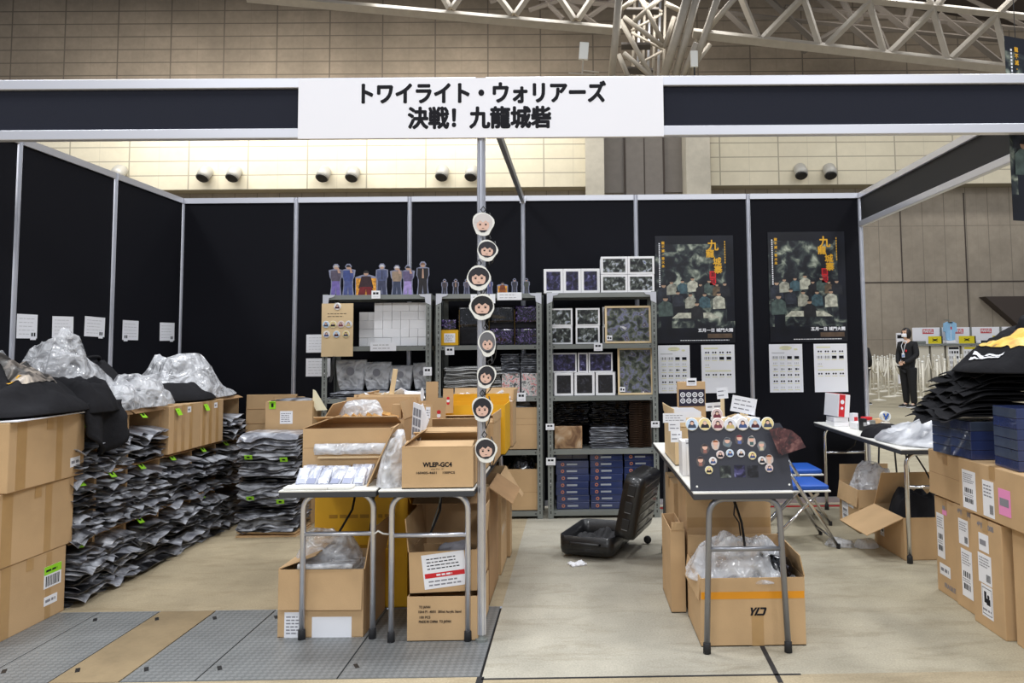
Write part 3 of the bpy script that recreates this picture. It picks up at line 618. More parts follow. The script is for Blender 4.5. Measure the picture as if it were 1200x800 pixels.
# folded black tee with gold logo
t = thing('folded_shirt', 'folded black shirt with tiny gold lettering propped behind plastic bags', 'shirt', (.30, 1.44, 1.17), rot=(0, .8, .1))
b = MB(); b.slab(lambda u, v: ((u-.5)*.34, (v-.5)*.36, .035+.012*nz((u*3, v*3, 4))), lambda u, v: ((u-.5)*.34, (v-.5)*.36, .0), 12, 12); b.build('cloth', 'tee', t, True)
b = MB(); text_into(b, 'LIGHTS', .035, TR((.12, .04, .052)) @ Matrix.Rotation(PI/2, 4, 'Z'), 0); b.build('gold_lettering', 'gold', t)
b = MB(); b.tube([(-.17, .1*math.cos(a)*1., .04+.03*math.sin(a)) for a in [k*PI/8 for k in range(9)]], .011, 6); b.build('collar', 'tee', t, True)
for (cx, cy, rx_, ry_, h_, sd, lb) in ((.50, 1.12, .2, .16, .13, 21, 'crumpled plastic bag nearest the front, draped over the top of the pile'), (.56, 1.36, .17, .17, .16, 22, 'plump clear bag of dark goods on top of the pile'), (.50, 1.58, .18, .11, .09, 23, 'low flattened clear bag beside the taped cartons')):
    o, _ = heap('plastic_bag', lb, 'plastic bag', cx, cy, 1.015, rx_, ry_, h_, 'film', sd, None, fold=.035)
    b = MB(); b.lathe([(.001, .0), (rx_*.7, .005), (rx_*.72, h_*.35), (rx_*.4, h_*.6), (.01, h_*.66)], 14); b.build('dark_contents', 'tee', o, True)
o, _ = heap('plastic_bag', 'big clear bag of black shirts heaped high at the far end of the pile', 'plastic bag', .40, 2.33, 1.015, .30, .50, .26, 'film_thick', 31, lambda u, v: .14+.95*math.exp(-((v-.30)**2)/.06), fold=.04)
o2, _ = heap('black_shirt', 'dark shirts showing under the big clear bag at the far end', 'shirt', .41, 2.05, 1.012, .29, .34, .10, 'tee', 33, None, fold=.02)
# ---- flattened cartons leaning by the rear corner, labelled box, bag stack on the floor
t = thing('flattened_carton', 'tall flattened kraft carton standing in the rear left corner', 'cardboard', (.86, 2.80, 0), rot=(-.04, 0, 0))
b = MB(); b.box((0, 0, .50), (.42, .03, 1.0), 0, bev=.003); b.box((.04, .035, .49), (.44, .02, .98), 0, bev=.003); b.build('board', 'card', t)
b = MB()
for z in (.26, .50, .76, .88): b.box((0, -.0165, z), (.41, .002, .004))
b.box((.02, -.0165, .93), (.004, .002, .1)); b.build('crease', 'card_dark', t)
t, dm = carton('plain kraft box standing behind the floor stack of bagged shirts', .97, 1.33, 2.46, 2.73, 0, .735)
t, dm = carton('kraft box with a white sheet and lime sticker, on top behind the floor stack', .96, 1.33, 2.45, 2.74, .737, .225, top='open', flaps={'f': 0, 'b': 5})
label_on(t, dm, 'f', -.02, -.01, .10, .10, 4, name='paper'); 
b = MB(); b.box((-.13, -dm[1]/2-.002, .2), (.05, .003, .06)); b.box((-.13, -dm[1]/2, .226), (.05, .03, .003)); b.box((-.13, -dm[1]/2-.0045, .2), (.018, .002, .03), 1); b.build('size_sticker', ['green', 'ink'], t)
for k in range(4):
    o = link('bagged_shirt', BAGS[k]); tag(o, 'bagged shirt lying in the open top of the labelled rear box', 'bagged shirt', 'bagged shirts in the labelled rear box'); o.scale = (.5, .9, 1); place(o, (1.145, 2.60, .90+k*.02), (0, 0, PI/2))
pl_ = MB(); pl_.box((0, 0, .006), (.44, .34, .012)); pl_.box((.0, .0, .03), (.43, .33, .01), rot=(0, .02, 0)); o = pl_.build('cardboard_pad', 'card'); tag(o, 'flat kraft pads on the floor beneath the free-standing stack of bagged shirts', 'cardboard'); o.location = (1.13, 2.24, 0)
z = .045
for k in range(30):
    o = link('bagged_shirt', BAGS[R.choice([0, 1, 3, 2, 4, 5, 6, 3, 0])] if k < 26 else BAGS[7 + k % 2]); lb = 'lower half' if k < 15 else 'upper half'
    tag(o, f'folded black shirt in clear sleeve, {lb} of the free-standing floor stack', 'bagged shirt', f'bagged shirts, {lb} of the floor stack')
    o.scale = (.68, 1.22, 1); place(o, (1.13+R.uniform(-.012, .012), 2.24+R.uniform(-.015, .01), z), (R.uniform(-.02, .02), R.uniform(-.01, .02), -PI/2+R.uniform(-.05, .05))); z += .0238
for x, z_, l in ((1.0, .585, 'upper left'), (1.26, .565, 'upper right'), (1.02, .285, 'lower left'), (1.24, .26, 'lower right')):
    b = MB(); b.box((0, 0, 0), (.055, .003, .035), 0, rot=(.5, 0, .1)); b.box((0, -.003, 0), (.02, .002, .012), 1, rot=(.5, 0, .1)); o = b.build('size_sticker', ['green', 'ink']); o.location = (x, 2.05, z_); tag(o, f'lime size sticker, {l} on the free-standing shirt stack', 'sticker')
# ---- notices taped to the walls
def notice(x, y, z, w, h, T3, label, seed, sub=True, tilt=0.):
    o_ = thing('notice', label, 'paper notice', (x, y, z)); b = MB(); T = T3 @ Matrix.Rotation(tilt, 4, 'Z'); sheet(b, w, h, T); lines_mb(b, w, h, T, 5, seed, 1, th=.12, y0=.1, y1=.9); b.build('sheet', ['white', 'ink_lt'], o_)
    if sub:
        b = MB(); T2 = T @ TR((w*.3*sub, -h*.38, .0015)); sheet(b, .05, .055, T2); rect(b, -.018, -.005, -.004, .018, T2, 1); rect(b, .004, -.005, .018, .018, T2, 1); b.build('stamp', ['white', 'ink'], o_)
for (ya, za, yb, zb, lb, s_) in ((.99+.03, 1.61, 1.20, 1.46, 'first paper notice from the front on the left wall', 1), (1.34, 1.61, 1.55, 1.47, 'second paper notice from the front on the left wall', 1), (1.67, 1.62, 1.90, 1.48, 'third paper notice on the left wall, touching a silver post', 1), (2.12, 1.61, 2.33, 1.46, 'fourth paper notice on the left wall, stamp at its lower left', -1), (2.64, 1.61, 2.87, 1.46, 'last paper notice on the left wall near the corner', 1)):
    notice(.008, (ya+yb)/2, (za+zb)/2, yb-ya, za-zb, FACE_XP, lb, int(ya*100), s_, R.uniform(-.03, .03))
notice(1.20, 2.962, 1.425, .21, .155, FACE, 'upper of two paper notices on the rear wall left of the shelves', 7, 0)
notice(1.20, 2.962, 1.22, .21, .155, FACE, 'lower of two paper notices on the rear wall left of the shelves', 9, 1)
# ================================================================ steel shelving
def front(px0, py0, px1, py1, Y):
    a = atY(px0, (py0+py1)/2, Y); b = atY(px1, (py0+py1)/2, Y); c = atY((px0+px1)/2, py0, Y); d = atY((px0+px1)/2, py1, Y)
    return a.x, b.x, d.z, c.z
def slotted(t, x, y, H, sx, sy):
    """angle upright: flange along x (facing the room) and flange along y, rows of slots"""
    b = MB(); wv = .042; th = .003
    b.box((x+sx*wv/2, y, H/2), (wv, th, H)); b.box((x, y+sy*wv/2, H/2), (th, wv, H))
    z = .05; yf = y-(.0018 if sy > 0 else -.0018)
    while z < H-.03:
        b.box((x+sx*.021, yf, z), (.008, .0006, .022), 1); z += .05
        b.box((x+sx*.021, yf, z-.02), (.007, .0006, .007), 2 if int(z*20) % 6 == 0 else 1)
    return b.build('upright', ['steel_grey', 'black', 'alu'], t)
def shelf_unit(label, x0, x1, levels, y0=2.56, y1=2.92, H=1.82):
    t = thing('steel_shelving', label, 'shelving', (x0, 0, 0)); w = x1-x0
    for x, sx in ((0, 1), (w, -1)):
        for y, sy in ((y0, 1), (y1, -1)): slotted(t, x, y, H, sx, sy)
    for z in levels:
        b = MB(); b.box((w/2, (y0+y1)/2, z-.003), (w-.012, y1-y0-.01, .004)); b.box((w/2, y0+.005, z-.02), (w-.012, .003, .036)); b.box((w/2, y1-.005, z-.02), (w-.012, .003, .036))
        for x in (.008, w-.008): b.box((x, (y0+y1)/2, z-.02), (.003, y1-y0-.012, .036))
        for x in (.055, w-.055): b.box((x, y0+.003, z-.02), (.01, .001, .01), 1)
        b.build('shelf', ['steel_grey', 'black'], t)
    for z in (levels[-1],):
        for x, s in ((.0, 1), (w, -1)):
            b = MB(); b.prism([(0, 0), (s*.10, 0), (s*.085, -.018), (s*.05, -.025), (s*.045, -.07), (0, -.09)] if s > 0 else [(0, 0), (0, -.09), (-.045, -.07), (-.05, -.025), (-.085, -.018), (-.10, 0)], .002, 0, TR((x, y0-.002, z)) @ FACE); b.build('corner_plate', 'alu_rail', t)
    return t
LV = [.06, .545, .975, 1.395, 1.815]
shelf_unit('left of the three grey steel shelf units, against the rear wall', 1.365, 2.245, LV)
shelf_unit('middle of the three grey steel shelf units, behind the front post', 2.285, 3.145, LV)
shelf_unit('right of the three grey steel shelf units, beside the dark posters', 3.19, 4.085, LV)
Mt['pic_violet'] = patt('violet_night_print', [rgb(14,12,26), rgb(30,28,58), rgb(70,66,110), rgb(150,150,200)], 30, dist=.6, lo=.36, hi=.74)
Mt['pic_green'] = patt('murky_street_print', [rgb(14,16,20), rgb(40,44,44), rgb(86,92,84), rgb(180,186,196), rgb(60,70,140)], 28, dist=.6, lo=.36, hi=.74)
Mt['pic_dark'] = patt('dark_print', [rgb(10,10,14), rgb(26,26,34), rgb(70,70,80)], 30, dist=1.5, lo=.4, hi=.75)
Mt['pic_art'] = patt('colourful_street_art', [rgb(24,26,30), rgb(54,62,54), rgb(96,100,84), rgb(116,120,150), rgb(70,60,54), rgb(214,214,220)], 20, dist=.3, detail=12, lo=.36, hi=.72)
Mt['comic'] = patt('pale_comic_print', [rgb(40,40,44), rgb(150,150,150), rgb(220,220,216), rgb(226,130,140), rgb(130,160,130)], 22, dist=2., lo=.34, hi=.7)
Mt['gloss_dark'] = patt('glossy_dark_wrap', [rgb(6,6,8), rgb(16,16,20), rgb(60,62,72), rgb(190,192,205)], 22, dist=3, lo=.42, hi=.8, rough=.15, coat=.6)
Mt['gloss_violet'] = patt('violet_dark_wrap', [rgb(8,8,14), rgb(26,22,46), rgb(110,90,150), rgb(220,200,220)], 26, dist=3, lo=.4, hi=.78, rough=.15, coat=.6)
Mt['frame_wood'] = mat('pale_wood_frame', rgb(224,200,158), .5, var=.05, vscale=12)
Mt['fresh_white'] = mat('white_carton', rgb(236,236,238), .55)
def box_front(name, label, cat, px0, py0, px1, py1, Y, dep, z=None, pic='pic_dark', group=None, m='fresh_white', brd=.012, partname='printed_front'):
    x0, x1, z0, z1 = front(px0, py0, px1, py1, Y)
    if z is not None: z1 = z + (z1-z0); z0 = z
    t = thing(name, label, cat, ((x0+x1)/2, Y+dep/2, z0), 0, group); w, h = x1-x0-.002, z1-z0-.001
    b = MB(); b.box((0, 0, h/2), (w, dep, h), 0, bev=.002); b.build('body', m, t)
    if pic: b = MB(); b.box((0, -dep/2-.0005, h/2), (w-2*brd, .002, h-2*brd)); b.build(partname, pic, t)
    return t, z1
T1 = 1.8152
pos3 = ['left', 'middle', 'right']
for i, (a, c) in enumerate(((637, 660), (660, 681), (681, 703))): box_front('picture_box', f'{pos3[i]} of three violet-fronted white boxes atop the right shelf unit', 'box', a, 314.5, c, 343, 2.60, .2, T1, 'pic_violet', brd=.022)
for r in range(2):
    z = T1
    pass
x_, zt = box_front('picture_box', 'lower left of four wide picture boxes atop the right shelf unit', 'box', 704, 320, 735.5, 341, 2.58, .26, T1, 'pic_green', brd=.018)
x_, zt2 = box_front('picture_box', 'lower right of four wide picture boxes atop the right shelf unit', 'box', 735.5, 320, 767, 341, 2.58, .26, T1, 'pic_green', brd=.018)
box_front('picture_box', 'upper left of four wide picture boxes atop the right shelf unit', 'box', 704, 299, 735.5, 320, 2.58, .26, zt+.001, 'pic_green', brd=.018)
box_front('picture_box', 'upper right of four wide picture boxes atop the right shelf unit', 'box', 735.5, 299, 767, 320, 2.58, .26, zt2+.001, 'pic_green', brd=.018)
# second tier
for i, (a, c) in enumerate(((644.5, 671), (674.5, 703))):
    n_, z = box_front('picture_box', f'lower {["left","centre"][i]} street-scene box on the upper shelf of the right unit', 'box', a, 382, c, 403, 2.62, .22, LV[3]+.001, 'pic_green', brd=.014)
    box_front('picture_box', f'upper {["left","centre"][i]} street-scene box on the upper shelf of the right unit', 'box', a, 361, c, 382, 2.62, .22, z+.001, 'pic_green', brd=.014)
n_, z = box_front('picture_box', 'lower hidden white box behind the wood-framed picture', 'box', 706, 382, 758, 403, 2.70, .16, LV[3]+.001, 'pic_dark')
box_front('picture_box', 'white box peeking over the top of the wood-framed street picture', 'box', 706, 360, 758, 382, 2.70, .16, z+.001, 'pic_dark')
def framed(label, px0, py0, px1, py1, Y, z, tilt=.08):
    x0, x1, z0, z1 = front(px0, py0, px1, py1, Y); w, h = x1-x0, z1-z0
    t = thing('framed_picture', label, 'picture', ((x0+x1)/2, Y, z), rot=(-tilt, 0, 0)); b = MB(); f = .016
    b.box((0, 0, f/2), (w, .018, f)); b.box((0, 0, h-f/2), (w, .018, f)); b.box((-w/2+f/2, 0, h/2), (f, .018, h-2*f)); b.box((w/2-f/2, 0, h/2), (f, .018, h-2*f)); b.build('frame', 'frame_wood', t)
    b = MB(); b.box((0, .002, h/2), (w-2*f, .006, h-2*f)); b.build('print', 'pic_art', t)
    b = MB(); T = TR((-w/2+.035, -.0105, .045)) @ FACE; sheet(b, .045, .04, T); rect(b, -.016, -.01, -.003, .01, T, 1); rect(b, .003, -.01, .016, .004, T, 1); b.build('label', ['white', 'ink'], t); return t
framed('wide pale wood framed street picture on the upper shelf of the right unit', 709, 360, 763, 404, 2.60, LV[3]+.003)
framed('tall pale wood framed picture on the third shelf of the right unit', 724, 409, 765, 464, 2.60, LV[2]+.003, .04)
# third tier
z3 = LV[2]+.001
for i, (a, c) in enumerate(((649.5, 672), (673, 697), (698, 721))): n_, z = box_front('picture_box', f'{pos3[i]} of three small portrait boxes on the third shelf, right unit', 'box', a, 436, c, 463, 2.60, .14, z3, 'pic_dark', brd=.02)
for i, (a, c) in enumerate(((646.5, 676), (677, 689), (689.5, 718))): box_front('picture_box', f'{pos3[i]} of the dark-fronted boxes resting above the small portrait boxes', 'box', a, 411, c, 434, 2.62, .22, z+.001, 'pic_violet', brd=.012)
x0, x1, z0, z1 = front(646, 436, 722, 463, 2.74); b = MB(); b.box((0, 0, (z-z3)/2), (x1-x0, .12, z-z3-.002)); o = b.build('white_box', 'fresh_white'); o.location = ((x0+x1)/2, 2.82, z3); tag(o, 'plain white box hidden behind the three small portrait boxes', 'box')
# fourth tier: dark sleeved flats
FL = [bag_mesh('flat_pack', .24, .27, .010, 60+i, ['gloss_dark'], .004) for i in range(4)] 
FLL = [bag_mesh('flat_pack', .24, .27, .010, 70+i, ['bag_light'], .004) for i in range(2)]
FLC = [bag_mesh('flat_pack', .24, .27, .010, 75+i, [mat('dark_brown_board', rgb(84,62,46), .5, var=.3, vscale=10, coat=.2)], .0) for i in range(1)]
def stack(label, cat, group, x0, x1, Y, z0, n, step, meshes, base_w=.27, jit=.008, name='flat_pack', dep=1.):
    z = z0
    for k in range(n):
        o = link(name, meshes[R.randrange(len(meshes))]); tag(o, label, cat, group); o.scale = (dep, (x1-x0)/base_w, 1)
        place(o, ((x0+x1)/2+R.uniform(-jit, jit), Y+R.uniform(-jit, jit), z), (0, 0, -PI/2+R.uniform(-.03, .03))); z += step
    return z
z4 = LV[1]+.002
def xx(px, Y=2.62, py=500): return atY(px, py, Y).x
stack('dark glossy flat pack in the left stack on the fourth shelf', 'flat pack', 'left stack of flat packs', xx(648), xx(690), 2.75, z4+.19, 15, .0125, FL)
b = MB(); b.box((0, 0, .09), (.225, .2, .18), 0, bev=.003); o = b.build('mottled_box', patt('mottled_brown', [rgb(110,80,56), rgb(170,136,100), rgb(206,186,160)], 9, lo=.35, hi=.7)); o.location = (xx(666), 2.72, z4); tag(o, 'mottled brown box under the left stack of dark packs', 'box')
stack('pale creased flat pack low in the centre stack', 'flat pack', 'pale flat packs', xx(692), xx(735), 2.74, z4, 13, .0135, FLL)
stack('dark glossy flat pack high in the centre stack', 'flat pack', 'centre stack of dark flat packs', xx(693), xx(736), 2.75, z4+.18, 16, .0125, FL, jit=.012)
stack('brown board flat in the right stack on the fourth shelf', 'flat pack', 'right stack of brown boards', xx(738), xx(764), 2.75, z4, 29, .0135, FLC, jit=.003)
# blue boxes on the bottom shelf
def blue_unit():
    b = MB(); b.box((0, 0, .0275), (.265, .22, .054), 0, bev=.003); me1 = b.mesh('body', ['blue_box'])
    b = MB(); T = TR((0, -.1108, .0275)) @ FACE; disc(b, -.078, .0, .014, T, 0, seg=12); disc(b, -.078, .0, .007, T, 1, .001, seg=10); me2 = b.mesh('emblem', [Mt['emblem'], 'blue_box'])
    b = MB(); rect(b, -.045, -.007, .04, .007, T, 0); me3 = b.mesh('title_strip', [Mt['silver_print'], Mt['blue_print']]); return me1, me2, me3
Mt['emblem'] = mat('copper_print', rgb(190,120,90), .4); Mt['silver_print'] = mat('silver_print', rgb(160,166,176), .4); Mt['blue_print'] = mat('pale_blue_print', rgb(86,100,146), .4)
BU = blue_unit()
def blue(x, y, z, label, group, rz=0):
    t = thing('blue_box', label, 'box', (x, y, z), rz, group)
    for n_, m_ in zip(('body', 'emblem', 'title_strip'), BU): link(n_, m_, t)
for c, (px, n) in enumerate(((671, 7), (711, 8), (751, 8))):
    for k in range(n): blue(atY(px, 570, 2.62).x+R.uniform(-.004, .004), 2.73+R.uniform(-.006, .006), LV[0]+.001+k*.0553, f'navy blue game-style box in the {["left","middle","right"][c]} stack on the bottom shelf'.replace('game-style ', 'flat '), f'blue boxes, {["left","middle","right"][c]} stack')
for k, (px, w_) in enumerate(((660, .15), (680, .13), (706, .2))):
    z = LV[0]+.0553*(7 if k < 2 else 8)+.002
    b = MB(); b.box((0, 0, .02+.01*(k < 2)), (w_, .18, .04+.02*(k < 2)), 0, bev=.003); o = b.build('navy_carton', 'blue_box'); o.location = (atY(px, 560, 2.7).x, 2.78, z); tag(o, ['plain navy carton lying at the left on top of the blue boxes', 'second plain navy carton on top of the left blue stack', 'navy carton lying on top of the middle blue stack'][k], 'box')
# ---- left unit
def standee(px, label, hpx, body, legs, seated=False, z=T1, Y=2.66, base=345, arms=0, scale=1., skin=rgb(186,150,130), hair=rgb(30,26,26)):
    p = atY(px, base, Y); h = hpx/141.*1.; t = thing('acrylic_standee', label, 'standee', (p.x, Y, z))
    W_ = h*.17 if not seated else h*.42
    def outline(g):
        H = h; w = W_
        if seated: return [(-w-g, -0), (w+g, 0), (w+g, H*.72+g), (w*.5, H*.8+g), (w*.2, H*.86), (w*.17+g, H*.97), (0, H+g), (-w*.17-g, H*.97), (-w*.2, H*.86), (-w*.5, H*.8+g), (-w-g, H*.72+g)]
        a1 = w*(1.25 if arms else 1)
        return [(-w*.95-g, 0), (-w*.1, 0), (0, H*.06), (w*.1, 0), (w*.95+g, 0), (w*.75+g, H*.3), (w*.8+g, H*.52), (w*1.05+g, H*.6), (a1+g, H*.82), (w*.42, H*.855), (w*.5+g, H*.94), (w*.3, H+g), (-w*.3, H+g), (-w*.5-g, H*.94), (-w*.42, H*.855), (-a1-g, H*.82), (-w*1.05-g, H*.6), (-w*.8-g, H*.52), (-w*.75-g, H*.3)]
    b = MB(); b.prism(outline(.006), .003, 0, TR((0, 0, .004)) @ FACE); b.build('acrylic_rim', 'acrylic', t)
    b = MB(); T = TR((0, -.0035, .004)) @ FACE
    mats = [mat('p', body, .4, var=.25, vscale=30), mat('q', legs, .4, var=.25, vscale=30), mat('r', skin, .5), mat('s', hair, .5), mat('t_', rgb(226,150,50), .5, var=.5, vscale=40)]
    if seated:
        b.prism([(-W_, 0), (W_, 0), (W_, h*.7), (-W_, h*.7)], .001, 4, T)
        T = TR((0, -.005, .004)) @ FACE
        b.prism([(-W_*.75, h*.28), (W_*.75, h*.28), (W_*.45, h*.78), (-W_*.45, h*.78)], .001, 0, T); b.prism([(-W_*.8, 0), (-W_*.1, 0), (0, h*.25), (W_*.1, 0), (W_*.8, 0), (W_*.6, h*.34), (-W_*.6, h*.34)], .0012, 1, T)
        r_ = h*.1
    else:
        b.prism([(-W_*.85, .0), (-W_*.15, 0), (0, h*.3), (W_*.15, 0), (W_*.85, 0), (W_*.7, h*.5), (-W_*.7, h*.5)], .001, 1, T)
        b.prism([(-W_*.75, h*.46), (W_*.75, h*.46), (W_*1.0, h*.6), (W_*.95, h*.81), (-W_*.95, h*.81), (-W_*1.0, h*.6)], .0012, 0, T); r_ = h*.065
        if arms: b.prism([(W_*.4, h*.72), (W_*.9, h*.72), (W_*.5, h*.9), (W_*.2, h*.9)], .0014, 2, T)
        else: b.prism([(-W_*.15, h*.5), (W_*.2, h*.5), (W_*.1, h*.8), (-W_*.1, h*.8)], .0014, 2 if R.random() < .4 else 1, T)
    T2 = T @ TR((0, h*.905, .0012)); disc(b, 0, 0, r_, T2, 2, 0, 12); b.add([T2 @ Vector((r_*1.15*math.cos(a), r_*1.15*math.sin(a)+.002, .0006)) for a in [PI*k/8 for k in range(9)]], [tuple(range(9))], 3)
    b.build('figure_print', mats, t)
    b = MB(); b.box((0, 0, .002), (max(.05, W_*2), .05, .003)); b.build('base_plate', 'acrylic', t)
Mt['acrylic'] = mat('clear_acrylic_edge', rgb(170,174,200), .1, alpha=.55, coat=.5)
standee(393.5, 'purple-trousered figure standee, first from the left on the left shelf unit', 36, rgb(84,76,92), rgb(110,96,160), arms=1, hair=rgb(190,180,170))
standee(408, 'blue-shirted figure standee, second from the left on the left shelf unit', 36, rgb(60,74,130), rgb(70,80,130), arms=1)
standee(429, 'seated figure standee on an orange chair, left shelf unit', 28, rgb(50,28,34), rgb(110,24,30), True)
standee(447.5, 'pale-haired figure standee with grey-blue coat, left shelf unit', 36, rgb(76,84,118), rgb(58,62,86), hair=rgb(200,200,206))
standee(465, 'figure standee with tan jacket and raised arm, left shelf unit', 34, rgb(150,130,110), rgb(52,60,84), arms=1, hair=rgb(210,205,205))
standee(478, 'lilac-clad figure standee with glow at its feet, left shelf unit', 34, rgb(96,86,120), rgb(160,140,196), arms=1)
standee(495.5, 'dark-coated figure standee at the right end of the left unit', 38, rgb(24,20,24), rgb(30,26,30), hair=rgb(120,90,70))
for px, l, hp, c1, c2, s in ((521, 'first small standee on the middle unit, holding a white card', 17, rgb(70,60,64), rgb(50,48,56), 0), (534, 'second small dark standee on the middle unit', 17, rgb(50,44,50), rgb(40,38,44), 0), (547, 'third small standee on the middle unit, hands raised', 17, rgb(90,84,96), rgb(60,60,80), 0), (574, 'small blue standee just right of the front post', 17, rgb(70,76,120), rgb(80,80,120), 0), (589, 'small orange-brown seated standee on the middle unit', 13, rgb(120,60,30), rgb(150,80,30), 1), (603, 'small dark standee second from the right end of the middle unit', 17, rgb(50,50,60), rgb(60,60,70), 0), (617, 'small faded standee at the right end of the middle unit', 17, rgb(70,74,66), rgb(70,70,70), 0)):
    standee(px, l, hp, c1, c2, bool(s), base=344)
# white boxes
zb = LV[3]+.001
for r in range(5):
    k = 0
    for c in range(12):
        x = 1.655+c*.0475*1.0
    x = 1.61
    while x < 2.15:
        wv = .072*(2 if R.random() < .22 else 1); back = x < 1.70
        if x+wv > 2.20: break
        if r == 4 and x < 1.70: x += wv+.001; continue
        b_ = None
        o = MB(); o.box((0, 0, .0357), (wv-.0015, .072, .0705), 0, bev=.001); o = o.build('white_box', 'fresh_white')
        tag(o, 'small plain white box in the rear rows at the left' if back else 'small plain white box in the front block on the left unit', 'box', 'small white boxes in the shadowed rear rows' if back else 'small white boxes on the left shelf unit')
        o.location = (x+wv/2, 2.70+R.uniform(-.003, .003)+(.08 if back else 0), zb+r*.0715); x += wv+.001
# kraft badge board hung on the front of the left unit
t = thing('badge_board', 'kraft board with eight round badges hung on the left shelf unit', 'display board', (atY(395, 386, 2.54).x, 2.545, 1.53)); T = FACE
b = MB(); sheet(b, .255, .43, T, 0, .004); b.build('board', 'card_pale', t)
b = MB(); lines_mb(b, .2, .06, T @ TR((0, .12, 0)), 2, 4, 0, th=.2, off=.0008); b.build('handwriting', 'ink', t)
def badge(par, x, y, r, T, look=0, name='pin_badge', off=0.001, seg=20):
    """pin badge with a plain generic portrait"""
    rr = random.Random(look*7+int(x*1000)); b = MB()
    TT = T @ TR((x, y, off)); b.lathe([(r, 0), (r, .002), (r*.94, .0045), (.001, .006)], seg, 0, T=TT)
    bgc = [rgb(230,225,225), rgb(200,220,240), rgb(235,215,150), rgb(226,200,196), rgb(222,222,230)][look % 5]; cl = [rgb(70,30,40), rgb(60,70,90), rgb(30,30,36), rgb(120,60,70), rgb(200,180,120), rgb(60,80,130)][look % 6]; hr = [rgb(30,24,24), rgb(80,40,36), rgb(190,180,160), rgb(24,24,30)][look % 4]
    disc(b, 0, 0, r*.9, TT, 1, .0062, seg)
    b.add([TT @ Vector((r*.62*math.cos(a), -r*.35+r*.5*math.sin(a)*1., .0066)) for a in [PI*k/8 for k in range(9)]] + [TT @ Vector((r*.66*q, -r*.58, .0066)) for q in (-1, 1)], [tuple(range(9)) + (9, 10)], 2)
    disc(b, 0, r*.22, r*.34, TT, 3, .0070, 12); disc(b, 0, r*.12, r*.25, TT, 4, .0074, 12)
    return b.build(name, ['white_plastic', mat('b0', bgc, .3, coat=.6), mat('b1', cl, .3), mat('b2', hr, .3), mat('b3', rgb(226,186,164), .4)], par, False)
badge(t, .0, .19, .03, T, 0)
for k, x in enumerate((-.09, -.033, .03, .092)): badge(t, x, .045, .029, T, k+1)
for k, x in enumerate((-.085, -.005, .072)): badge(t, x, -.035, .029, T, k+5)
b = MB(); b.tube([(-.02, -.008, -.215), (-.03, -.02, -.28), (-.035, -.01, -.36), (-.05, -.015, -.42)], .012, 6); o = b.build('strap', 'black', t)
b = MB(); T = TR((atX(0, 0, 1).x, 0, 0))
# pouches on the left unit
for px, w_, h_, l in ((409, .25, .25, 'tallest clear pouch, first from the left, on the left unit'), (440, .23, .23, 'second clear pouch with a dark product on the left unit'), (468, .2, .2, 'third clear pouch, slightly lower, on the left unit'), (493, .15, .22, 'last clear pouch behind the price card on the left unit')):
    p = atY(px, 460, 2.66); t = thing('clear_pouch', l, 'pouch', (p.x, 2.70, LV[2]+.06)); s = px
    b = MB(); b.slab(lambda u, v: ((u-.5)*w_*(.72+.28*v**.7), .02-.03*math.sin(PI*v)+.012*nz((u*3, v*3, s)) + .0, v*h_), lambda u, v: ((u-.5)*w_*(.72+.28*v**.7), .045+.035*math.sin(PI*v)+.01*nz((u*3, v*3, s)), v*h_), 14, 14); b.build('film', 'film_thick', t, True)
    b = MB(); b.box((0, .028, h_*.36), (w_*.5, .02, h_*.55), 0, bev=.006); b.build('product', 'black', t)
    b = MB(); disc(b, 0, h_*.62, w_*.14, TR((0, -.012, 0)) @ FACE, 0, .002, 14); b.build('print', 'ink_grey', t)
    for q in range(3):
        o = link('flat_pouch', FLL[q % 2]); tag(o, f'flattened frosted pouch lying under the {dict([(409, "first"), (440, "second"), (468, "third"), (493, "last")])[px]} clear pouch from the left', 'pouch', f'flat pouches lying under the pouch at px {px}'.replace(f'at px {px}', ['one', 'two', 'three', 'four'][[409, 440, 468, 493].index(px)])); o.scale = (1.1, w_*1.05/.27, 1.25); place(o, (p.x+R.uniform(-.01, .01), 2.70, LV[2]+.001+q*.018), (0, 0, -PI/2+R.uniform(-.1, .1)))
# price cards
def card(px, py, Y, w, h, label, seed, marks=True, name='price_card', tilt=0):
    p = atY(px, py, Y); t = thing(name, label, 'price card', (p.x, Y, p.z)); b = MB(); T = FACE @ Matrix.Rotation(tilt, 4, 'Z'); sheet(b, w, h, T, 0, .0015)
    if marks:
        r = random.Random(seed)
        for k in range(2): rect(b, -w*.32+k*w*.34, h*.02, -w*.05+k*w*.34, h*.28, T, 1)
        rect(b, -w*.3, -h*.32, w*.3, -h*.28, T, 2)
    else: lines_mb(b, w, h, T, 2, seed, 2, th=.25)
    b.build('card', ['white', 'ink', 'ink_lt'], t)
card(440.5, 345, 2.55, .072, .065, 'small price card on the top edge of the left shelf unit', 1)
card(449, 406, 2.55, .21, .07, 'wide white notice on the edge below the white boxes', 2, False)
card(501, 435, 2.545, .068, .068, 'price card on the right upright of the left unit', 3)
card(527, 411, 2.55, .072, .065, 'price card below the yellow carton on the middle unit', 4)
card(566, 350, 2.55, .20, .075, 'wide notice on the top edge of the middle unit, behind post', 5, False)
card(597, 347, 2.55, .20, .062, 'right-hand wide notice on the top edge of the middle unit', 6, False)
card(611, 465, 2.55, .07, .07, 'price card below the comic-print packs', 7)
card(701, 406.5, 2.55, .07, .062, 'price card under the wide framed picture', 8)
card(644.5, 500, 2.545, .068, .05, 'upper price card on the left upright of the right unit', 9)
card(645.5, 540.5, 2.545, .075, .06, 'lower price card on the left upright of the right unit', 10)
card(768, 497, 2.545, .068, .05, 'price card on the right upright of the right unit', 11)
